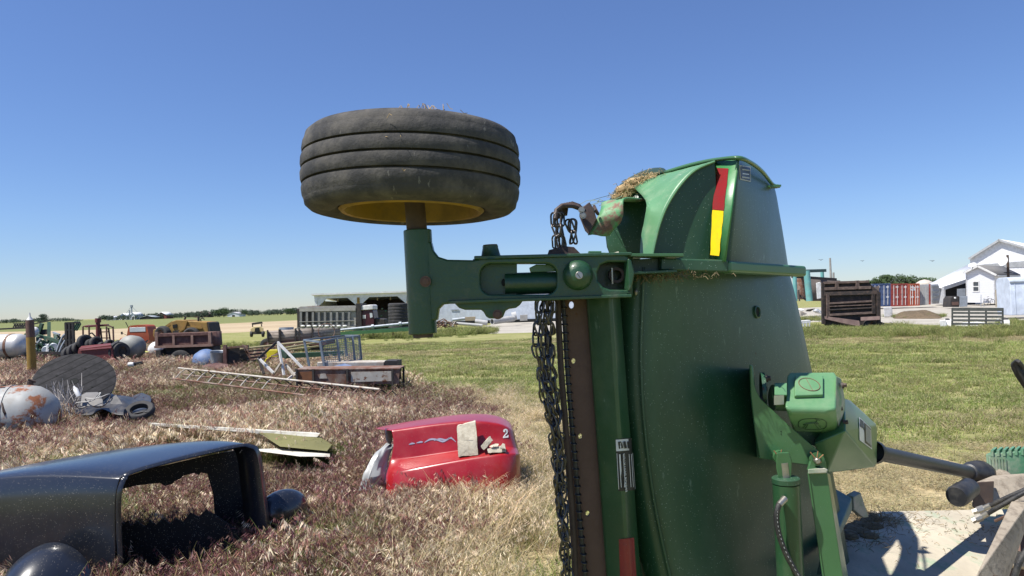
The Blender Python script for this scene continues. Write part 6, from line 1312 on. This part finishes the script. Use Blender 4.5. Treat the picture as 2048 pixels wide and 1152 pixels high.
for k in range(4): MB().bar(pc2.p(1863.5,574+k*9.5,.06), pc2.p(1877,573.5+k*9.5,.06), .06, .28).build('door_rib', M('door_shadow_grey',(.22,.23,.23),.7), dr)
MB().hull([U(u,v,95) for u,v in ((1878,607),(1884,575),(1888,575),(1890,607))]+[U(1884,600,95.5)]).build('inner_sheet', m_wht, gc)
tag(MB().lathe([(2.1,-2),(2.1,-.1),(1.9,.15),(1.0,.7),(0,.95)], U(1849,566,190), (0,0,1), 32).build('grain_bin', M('bin_beige',(.52,.46,.40),.6,bump=0), None, smooth=50), 'round beige grain bin roof showing above the grey container', 'grain bin')
# big white shed with lean-to
Ys = 130
bs = thing('big_white_shed', 'big white gabled metal shed with a long low lean-to roof on its left', 'shed', B(2000,Ys))
pS = PL(2000, Ys, R(-46)); bk = -pS.n*24
e0, ap, e1 = (1940,519), (2000,482), (2110,514)
q = pS.pts([e0, ap, e1, (2110,612), (1940,608)])
MB().prism(q, bk).build('wall', M('gable_white',(.74,.74,.75),.5,bump=0), bs)
for a, b in ((e0,ap),(ap,e1)):
    A, Bp = pS.p(*a,.6), pS.p(*b,.6); u_ = Vector((0,0,.25)); d_ = (Bp-A)*.02
    MB().add([A-d_+u_, Bp+u_, Bp+u_+bk*1.03, A-d_+u_+bk*1.03], [(0,1,2,3)]).build('roof', m_roof, bs, solid=.12)
    MB().bar(A-d_+u_*.6, Bp+u_*.6, .16, .35).build('barge_board', M('barge_grey',(.40,.41,.42),.5), bs)
plate('door_header', M('header_grey',(.32,.33,.34),.6), bs, pS, [[(1965,529),(2110,517),(2110,532),(1965,536)]], .2, .01, off=.12)
# lean-to: broad white roof falling to the left, dark open front
lr = [U(1858,570,112), U(1940,529,122), U(1950,560,114), U(1887,576,104)]
MB().add([U(1856,570,116), U(1941,527.5,126), U(1941,555,107), U(1886,577,105), U(1858,571,112)], [(0,1,2,3,4)]).build('lean_to_roof', m_roof, bs, solid=.15)
MB().bar(U(1886,577,105), U(1941,559,107), .2, .5).build('lean_to_fascia', M('barge_grey'), bs)
MB().hull([U(u,v,Y) for u,v,Y in ((1886,578,106.3),(1891,577,106.3),(1891,608,106.3),(1886,608,106.3),(1886,578,107),(1891,608,107))]).build('lean_to_post', m_wclean, bs)
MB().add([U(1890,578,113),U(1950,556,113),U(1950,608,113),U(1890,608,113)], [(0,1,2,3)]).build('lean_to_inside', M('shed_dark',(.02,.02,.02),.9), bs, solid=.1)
MB().add([U(1860,571,113),U(1888,578,113),U(1888,607,113),U(1860,606,113)], [(0,1,2,3)]).build('lean_to_wall', m_wclean, bs, solid=.1)
# house with gable, window, satellite dishes
Yh = 100; ho = thing('white_house', 'small white sided house with gabled end, one window and grey shingle roof', 'house', B(1960,Yh))
pH = PL(1962, Yh, R(-47)); bk = -pH.n
w_ = [(1931,546),(1957,533),(1990,549),(1991,606),(1933,605)]
dirR = (pH.p(1990,580)-pH.p(1933,580)).normalized(); bkH = -pH.n*12
m_side, n_, l_, b_ = nmat('lap_siding'); wv = n_.new('ShaderNodeTexWave'); wv.bands_direction = 'Z'; wv.wave_type = 'BANDS'; wv.wave_profile = 'SAW'
l_.new(n_.new('ShaderNodeTexCoord').outputs['Object'], wv.inputs[0]); wv.inputs['Scale'].default_value = .95; bp = n_.new('ShaderNodeBump'); bp.inputs['Distance'].default_value = .03; l_.new(wv.outputs[0], bp.inputs['Height']); l_.new(bp.outputs[0], b_.inputs['Normal']); b_.inputs['Base Color'].default_value = (.72,.73,.75,1); b_.inputs['Roughness'].default_value = .5
MB().prism(pH.pts(w_), bkH).build('wall', m_side, ho)
for a, b, ov in ((w_[0],w_[1],1),(w_[1],w_[2],-1)):
    A, Bp = pH.p(*a,.45), pH.p(*b,.45); d_ = (Bp-A)*.14; u_ = Vector((0,0,.16))
    if ov > 0: A -= d_
    else: Bp += d_
    MB().add([A+u_, Bp+u_, Bp+u_+bkH*1.07, A+u_+bkH*1.07], [(0,1,2,3)]).build('roof', m_shgl, ho, solid=.14)
    MB().bar(A+u_*.35, Bp+u_*.35, .10, .26).build('rake_trim', m_wht, ho)
sw = pH.p(1990,549)+bkH+dirR*.05
MB().bar(pH.p(1995,551.5), pH.p(1995,551.5)+bkH, .2, .2).build('gutter', m_wht, ho)
for u in (1933.5,1989): MB().bar(pH.p(u,549,.03), pH.p(u,605,.03), .16, .06).build('corner_board', m_wht, ho)
wn = plate('window', m_wht, ho, pH, [rrect(1945,562,1959,584,.5), rrect(1947,564,1957,572,.2), rrect(1947,574,1957,582,.2)], .1, .005, off=.06)
for v in (568,578): MB().box(pH.p(1952,v,.02), (.78,.02,.56), (0,0,R(-47))).build('pane', M('window_dark',(.06,.07,.08),.1), wn)
def dish(c, ax_, r, name_, label):
    t = thing('satellite_dish', label, 'satellite dish', c); MB().lathe([(0,.0),(r*.5,.04*r),(r*.85,.16*r),(r,.24*r),(r*.98,.26*r),(r*.5,.1*r),(0,.06*r)], c, ax_, 28).build('reflector', m_wht, t, smooth=60)
    MB().tube([c, c-Vector(ax_).normalized()*.25, c-Vector((0,-.2,.6))], .05, 6).build('mount', m_galv, t); MB().tube([c+Vector((0,0,-r*.8)), c+Vector(ax_).normalized()*r*1.0+Vector((0,0,-.2))], .03, 5).build('feed_arm', m_galv, t); return t
dish(U(1945,531,98), (-.5,-.3,.8), .5, '', 'white satellite dish on the house roof ridge')
dish(U(2008,523,79.6), (-.85,-.25,.3), .55, '', 'white satellite dish fixed near the top of the dark pole')
p = B(2019,80); up_ = thing('utility_pole', 'dark wooden pole with short cross arm before the house', 'pole', p)
MB().cyl(p, U(2015,510,80), .16, .12, 12).build('pole', M('pole_brown',(.075,.05,.035),.9), up_); MB().bar(U(2008,545,79.9), U(2023,545,79.9), .08, .08).build('cross_arm', m_bdk, up_)
for z_ in (3.0,3.8): MB().tube([U(2018,560,79.8)+Vector((0,0,z_-3)), U(2012,557,79.8)+Vector((0,0,z_-3.2))], .04, 5).build('bracket', m_bdk, up_)
# yard clutter before the house
ge = thing('generator', 'dark boxy engine unit with a pale top standing before the lean-to', 'generator', B(1908,86)); pg2 = PL(1910, 86)
MB().hull([k+Vector((0,dy,0)) for dy in (0,1.5) for k in pg2.pts([(1901,598),(1905,592),(1918,592),(1919,614),(1900,614)])]).build('housing', m_bdk, ge, bevel=.05); MB().box(pg2.p(1910,607,.05), (.8,.04,.4)).build('front_plate', m_brown, ge); MB().ball(pg2.p(1910,596,.02), (.14,.06,.12), 10, 6).build('lamp', m_wht, ge)
tag(MB().hull([U(u,v,87+dy) for dy in (0,1) for u, v in ((1919,593),(1935,592),(1935,613),(1919,614))]).build('grey_cabinet', m_galv, None, bevel=.04), 'square grey metal cabinet beside the dark engine unit', 'cabinet')
tag(MB().hull([U(u,v,92+dy) for dy in (0,1) for u, v in ((1914,578),(1931,577),(1931,593),(1914,594))]).build('grey_bin', M('bin_grey',(.25,.27,.29),.6), None, bevel=.04), 'taller grey bin standing at the house corner', 'bin')
tag(MB().hull([U(u,v,88+dy) for dy in (0,.6) for u, v in ((1892,608),(1903,596),(1905,612),(1894,613))]).build('grey_tarp', m_galv, None, bevel=.05), 'grey tarp slumped left of the dark engine unit', 'tarp')
ck = thing('parked_bicycle', 'dark bicycle frame and small cart parts leaning before the house wall', 'bicycle', B(1980,90))
for u in (1972,1985): MB().lathe([(.34+.03*math.cos(q), .03*math.sin(q)) for q in (2*math.pi*k/6 for k in range(6))], U(u,604,90), (.2,-1,0), 20, closed=True).build('wheel', m_bdk, ck)
MB().tube([U(1972,604,90),U(1976,597,90),U(1983,597,90),U(1985,604,90),U(1979,604,90),U(1976,597,90)], .03, 5).build('frame', m_bdk, ck); MB().bar(U(1974,594,90),U(1978,593,90),.04,.04).build('handlebar', m_bdk, ck)
tag(MB().hull([U(u,v,88+dy) for dy in (0,.3) for u, v in ((1990,580),(1994,578),(1999,612),(1991,614))]).build('leaning_board', M('tan_board',(.45,.38,.27),.9), None), 'tall tan board leaning at the house corner', 'board')
for k, u in enumerate((1962,1968)): tag(MB().cyl(B(u,92), U(u,590+k*6,92), .04, n=8).build('steel_post', m_galv, None), ('taller thin steel post before the house wall','shorter thin steel post before the house wall')[k], 'post')
# red car half hidden behind the white trailer
cr = thing('red_car', 'dark red car half hidden behind the white enclosed trailer', 'car', B(2018,93)); Yr = 93
MB().hull([U(u,v,Yr+dy) for dy in (0,1.7) for u, v in ((2002,610),(2003,603),(2010,598),(2017,595),(2050,594),(2066,604),(2066,612),(2004,613))]).build('body', M('car_red',(.32,.02,.04),.25,coat=.6), cr, bevel=.12, seg=3)
for u in (2016,2055): wheel_at(cr, U(u,611,Yr-.05), .36, .22, (0,1,0), rimm=m_galv)
MB().hull([U(u,v,Yr-.05) for u,v in ((2014,599),(2020,596.5),(2030,596.5),(2030,600))]+[U(2022,598,Yr+.2)]).build('window', M('window_dark'), cr); MB().box(U(2002.5,605,Yr+.3), (.1,.4,.14)).build('headlight', m_label, cr)
tag(MB().lathe([(.25,-.12),(.36,-.13),(.42,-.05),(.42,.05),(.36,.13),(.25,.12)], U(2001,600,92), (.4,-1,.1), 24, closed=True).build('spare_wheel', m_otyre, None), 'black spare wheel standing left of the red car', 'wheel')
# white enclosed trailer at the right edge
Yw = 50; et = thing('enclosed_trailer', 'pale blue white enclosed trailer with rounded top at the right edge', 'trailer', B(2090,Yw)); pe = PL(2060, Yw, R(-10))
m_tr = M('trailer_skin', (.55,.61,.70), .4, dirt=(.4,.43,.48), da=.4, ds=1.5)
sec_ = [(0,.25),(0,2.55),(.12,2.78),(.4,2.9),(1.6,2.9),(1.9,2.78),(2.0,2.55),(2.0,.25)]
o_ = pe.p(2023,640); dx = pe.x; dy_ = -pe.n
MB().prism([o_*1 + dy_*a + Vector((0,0,b-o_.z)) for a, b in sec_], dx*7).build('body', m_tr, et, bevel=.05)
for k in range(12): MB().bar(o_+dx*(.3+k*.6)-dy_*.01+Vector((0,0,.35-o_.z)), o_+dx*(.3+k*.6)-dy_*.01+Vector((0,0,2.5-o_.z)), .03, .03).build('seam', m_tr, et)
MB().bar(o_-dy_*.02+Vector((0,0,2.56-o_.z)), o_+dx*7-dy_*.02+Vector((0,0,2.56-o_.z)), .06, .08).build('edge_trim', m_galv, et)
for k in (3.2,4.1): wheel_at(et, o_+dx*k+dy_*.1+Vector((0,0,.36-o_.z)), .36, .22, -pe.n)
# aqua frame shed with rusty tank, far pole
Ya = 70; aq = thing('aqua_frame_shed', 'open shed on aqua painted posts with dark walls', 'shed', B(1630,Ya))
for u0, u1, v0, v1, Y, w_ in ((1589,1591,550,602,70,.22),(1613,1619,541,602,70,.34),(1644,1645,540,560,76,.2)): MB().cyl(U(u0,v0,Y), U(u1,v1,Y), w_*.9, n=14).build('post', m_aqua, aq)
MB().bar(U(1584,543,70), U(1650,541,75), .3, .3).bar(U(1604,542,70), U(1650,540.5,76), .2, .25).build('roof_beam', M('dark_aqua',(.04,.09,.08),.7), aq)
MB().bar(U(1584,553,70), U(1672,559,73), .2, .25).build('roof_edge', m_bdk, aq)
MB().add([U(1612,556,74),U(1680,561,75),U(1680,602,75),U(1612,602,74)], [(0,1,2,3)]).build('wall', M('brown_shed_wall',(.10,.085,.08),.9,dirt=(.16,.13,.11),da=.5,ds=1.5), aq, solid=.1)
rt_ = thing('rusty_upright_tank', 'rusty brown upright tank under the aqua shed frame', 'tank', B(1603,72))
MB().lathe([(0,-1.2),(.55,-1.1),(.62,-.9),(.62,.9),(.55,1.15),(0,1.25)], U(1603,575,72), (0,0,1), 24).build('shell', m_rusty, rt_, smooth=50)
MB().cyl(U(1598,590,71.4),U(1612,600,71),.1,n=8).cyl(U(1597,580,71.2),U(1599,602,71),.08,n=8).build('leg', m_bdk, rt_)
tag(MB().hull([U(u,v,68+dy) for dy in (0,.8) for u, v in ((1632,566),(1640,564),(1646,572),(1646,596),(1634,598))]).build('white_appliance', m_wht, None, bevel=.05), 'white boxy appliance by the dark shed wall', 'appliance')
p = B(1664,150); fp = thing('distant_pole', 'thin leaning wooden pole far behind the aqua shed', 'pole', p); MB().cyl(p, U(1660,516,150), .3, .2, 8).build('pole', M('weathered_pole',(.30,.29,.28),.9), fp); MB().cyl(B(1668,150), U(1667,545,150), .2, n=8).build('stub', M('weathered_pole'), fp)
# junk in the right hand grass
wbn = thing('white_bench', 'low white plastic bench in the grass beside the mower', 'bench', G(1606,655)); pw = PL(1610,38)
MB().hull([pw.p(u,v)+Vector((0,dy,0)) for dy in (0,.4) for u, v in ((1599,642),(1621,640),(1622,646),(1599,648))]).build('seat', m_wht, wbn, bevel=.02)
for u in (1601,1607,1613,1619): MB().bar(pw.p(u,645), pw.p(u,653), .06, .05).build('leg', m_wht, wbn)
tag(MB().hull([U(u,v,62+dy) for dy in (0,.7) for u, v in ((1767,614),(1784,613),(1785,630),(1778,634),(1768,634))]).build('white_tank_cube', m_wht, None, bevel=.06), 'square white tank lying by the dump body', 'tank')
for k in range(5):
    u = (1598,1606,1622,1634,1640)[k]; v = (622,626,621,624,622)[k]; c = U(u,v,60+k)
    tag(MB().hull([c+Vector((random.uniform(-.5,.5),random.uniform(-.4,.4),random.uniform(-.25,.25))) for _ in range(9)]).build('rubble_piece', (m_wht,m_pale,m_bdk,m_wht,m_galv)[k], None, bevel=.03), ('white sheet scrap nearest the mower in the weeds','stained pale scrap lump in the weeds','dark scrap lump between pale pieces in the weeds','small white scrap right of the dark lump','grey metal scrap beside the black dump body')[k], 'scrap')
mound = MB(); rows = []
for i in range(13):
    row = []
    for j in range(9):
        a, b = i/12, j/8; p = G(1785+100*a, 638-9*b); row.append(Vector((p.x, p.y, -.02+.55*math.sin(math.pi*a)**.7*math.sin(math.pi*b)*(1+.6*noise.noise((a*5,b*4,2))))))
    rows.append(row)
mound.grid(rows).build('earth_mound', g_soil, None, kind='structure')
# birds
for k, (u, v, Y) in enumerate(((1642,520,60),(1725,522,70),(1865,522,60))):
    c = U(u,v,Y); bd = MB().ball(c, (.06,.10,.03), 8, 6).build('bird', m_bdk, None); tag(bd, ('small dark bird flying above the aqua shed','small dark bird flying above the dump body','small dark bird flying above the containers')[k], 'bird')
    MB().add([c+Vector((-.02,0,.02)), c+Vector((-.12,.02,.06)), c+Vector((-.22,.05,.03)), c+Vector((-.11,-.06,.03))], [(0,1,2,3)]).build('wing', m_bdk, bd, solid=.008); MB().add([c+Vector((.02,0,.02)), c+Vector((.12,.02,.06)), c+Vector((.22,.05,.03)), c+Vector((.11,-.06,.03))], [(0,1,2,3)]).build('wing', m_bdk, bd, solid=.008)

# ------------------------------------------------------------------ far trees, farmstead and treelines
def crownmat(name, col):
    m, n, l, b = nmat(name); oi = n.new('ShaderNodeTexCoord').outputs['Object']
    t = tex(n, l, 'noise', .45, oi, 6, .7); c = mixc(n, l, ramp(n, l, t.outputs[0], .32, .68), tuple(x*.55 for x in col), tuple(x*1.35 for x in col)); l.new(c, b.inputs['Base Color']); b.inputs['Roughness'].default_value = .9; b.inputs['Specular IOR Level'].default_value = .15; return m
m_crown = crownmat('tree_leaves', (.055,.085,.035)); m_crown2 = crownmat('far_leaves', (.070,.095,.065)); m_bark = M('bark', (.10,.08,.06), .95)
def leaves(mb, c, r, n, sz, rnd):
    for _ in range(n):
        d = Vector((rnd.gauss(0,1), rnd.gauss(0,1), rnd.gauss(0,1))).normalized(); k = rnd.random()**.45; p = Vector(c)+Vector((d.x*r[0],d.y*r[1],d.z*r[2]))*k
        a = Vector((rnd.gauss(0,1), rnd.gauss(0,1), rnd.gauss(0,1))).normalized(); b = a.orthogonal().normalized(); s_ = sz*rnd.uniform(.6,1.4); a *= s_; b *= s_*.7
        mb.add([p-a, p+b, p+a, p-b], [(0,1,2,3)])
def tree(u, vt, Y, wpx, label, mat, seed, n=900, name='broadleaf_tree', group=None):
    rnd = random.Random(seed); p = B(u, Y); h = Z(u, vt, Y); r = wpx*Y/F/2
    t = thing(name, label, 'tree', p, group=group)
    tr = MB().tube([p, p+Vector((.1,0,h*.3)), p+Vector((-.1,.1,h*.6))], [h*.035,h*.026,h*.012], 8)
    for k in range(5): a = k*1.3; q = p+Vector((0,0,h*(.28+.05*k))); tr.tube([q, q+Vector((math.cos(a)*r*.35, math.sin(a)*r*.35, h*.16)), q+Vector((math.cos(a)*r*.6, math.sin(a)*r*.6, h*.26))], [h*.014,h*.009,h*.004], 6)
    tr.build('trunk', m_bark, t); mb = MB(); k_ = 9
    for k in range(k_):
        a = rnd.uniform(0,6.28); rr = rnd.uniform(.15,.65)*r; hz = h*rnd.uniform(.42,.80)
        leaves(mb, p+Vector((math.cos(a)*rr, math.sin(a)*rr, hz)), (r*.45, r*.45, h*.19), n//k_, max(.18, h*.035), rnd)
    leaves(mb, p+Vector((0,0,h*.82)), (r*.5,r*.5,h*.17), n//6, h*.03, rnd)
    mb.build('crown', mat, t, weld=False, smooth=0); return t
def wood(name, label, segs, Y, mat, seed):
    rnd = random.Random(seed); mb = MB()
    for (u0, t0), (u1, t1) in zip(segs, segs[1:]):
        for _ in range(max(3, int((u1-u0)/1.5))):
            t = rnd.random(); u = u0+(u1-u0)*t; vt = t0+(t1-t0)*t+rnd.uniform(-1.8,1.6)-1; Yk = Y*rnd.uniform(.97,1.05); h = max(2, Z(u, vt, Yk)); p = B(u, Yk); r = rnd.uniform(3.5,7)*Yk/F
            leaves(mb, p+Vector((0,0,h*.52)), (r, r, h*.48), 90, h*.07, rnd)
    o = mb.build(name, mat, None, kind='stuff', weld=False, smooth=0); o['label'] = label; o['category'] = 'treeline'
Yf = 760
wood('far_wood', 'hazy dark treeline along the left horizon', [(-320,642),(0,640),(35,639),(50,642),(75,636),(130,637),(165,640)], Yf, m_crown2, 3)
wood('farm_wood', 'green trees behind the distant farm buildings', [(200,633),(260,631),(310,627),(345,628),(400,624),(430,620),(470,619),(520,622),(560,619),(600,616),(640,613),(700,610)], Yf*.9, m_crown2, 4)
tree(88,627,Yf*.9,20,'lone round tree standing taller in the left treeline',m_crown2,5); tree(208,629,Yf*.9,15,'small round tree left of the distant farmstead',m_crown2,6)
tree(448,614,Yf*.75,42,'big broad green tree on the horizon above the scrap yard',m_crown,7,1400); tree(488,620,Yf*.8,22,'smaller tree right of the big broad one on the horizon',m_crown,8)
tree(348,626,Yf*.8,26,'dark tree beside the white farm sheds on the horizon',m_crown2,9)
tree(580,616,Yf*.7,34,'broad tree on the horizon just left of the dump truck',m_crown,12,1200)
for k, (u, vt, wpx) in enumerate(((1756,555,46),(1776,550,54),(1800,549,60),(1823,551,52),(1844,555,44),(1862,555,48),(1737,561,36))):
    tree(u, vt-2, 240+8*k, wpx, ('bushy green tree behind the blue container','tall bushy tree above the blue and red containers','tallest bushy tree behind the red container','bushy tree above the orange container','bushy tree above the grey container','last bushy tree left of the lean-to roof','low bushy tree right beside the black dump body')[k], m_crown, 40+k, 2200)
# farmstead with elevator leg
def farmshed(u, v, Y, wpx, hpx, label, roof, wall):
    s = Y/F; p = B(u, Y); w_, h = wpx*s, hpx*s; t = thing('farm_shed', label, 'shed', p)
    L(t).prism([Vector(q) for q in ((-w_/2,0,0),(-w_/2,0,h*.55),(0,0,h),(w_/2,0,h*.55),(w_/2,0,0))], (0,14,0)).build('wall', wall)
    for sx in (-1,1): L(t).add([Vector(q) for q in ((sx*w_*.54,-.4,h*.53),(0,-.4,h*1.04),(0,14.4,h*1.04),(sx*w_*.54,14.4,h*.53))], [(0,1,2,3)]).build('roof', roof, solid=.25)
    L(t).box((0,-.08,h*.2), (w_*.22,.12,h*.4)).build('door', m_bdk)
ff = 690
farmshed(246,640,ff,16,13,'distant white shed with steep gable left of the elevator',m_roof,m_wclean); farmshed(266,640,ff*.97,13,14,'distant white shed below the elevator leg',m_roof,m_wclean)
farmshed(323,640,ff*.97,20,13,'distant long white roofed shed right of the elevator',m_roof,M('red_barn_wall',(.20,.06,.05),.8)); farmshed(218,640,ff,10,8,'distant low white shed farthest left of the farmstead',m_roof,m_wclean); farmshed(295,640,ff*.95,30,7,'distant low grey roofed shed right before the farm trees',m_galv,m_bdk)
farmshed(402,632,ff,26,11,'distant brown roofed house behind the yellow loader',M('brown_roof',(.22,.15,.13),.9),M('brown_roof')); farmshed(467,632,ff*.9,24,9,'distant pale grey house below the big broad tree',M('pale_grey_roof',(.40,.40,.42),.8),m_wclean)
el = thing('grain_elevator', 'distant grain elevator leg tower with guy cables on the left horizon', 'elevator', B(264,ff))
MB().bar(B(264,ff), U(263,611,ff), .9, .9).build('leg_tower', m_galv, el); MB().box(U(263,612,ff), (1.8,1.8,1.8)).build('head_house', m_galv, el)
for u, v in ((283,632),(247,634)): MB().bar(U(263,612.5,ff), U(u,v,ff), .22, .22).build('spout', m_galv, el)
MB().bar(B(259,ff), U(259,620,ff), .9, .9).build('short_leg', m_galv, el)
weeds, lawn = grow()
scatter('weeds', 'purple and tan seeding weeds and dry grass growing over the yard', 'weeds', wcol, weeds)
scatter('lawn_grass', 'short mown green lawn with pale clippings', 'grass', lcol, lawn)
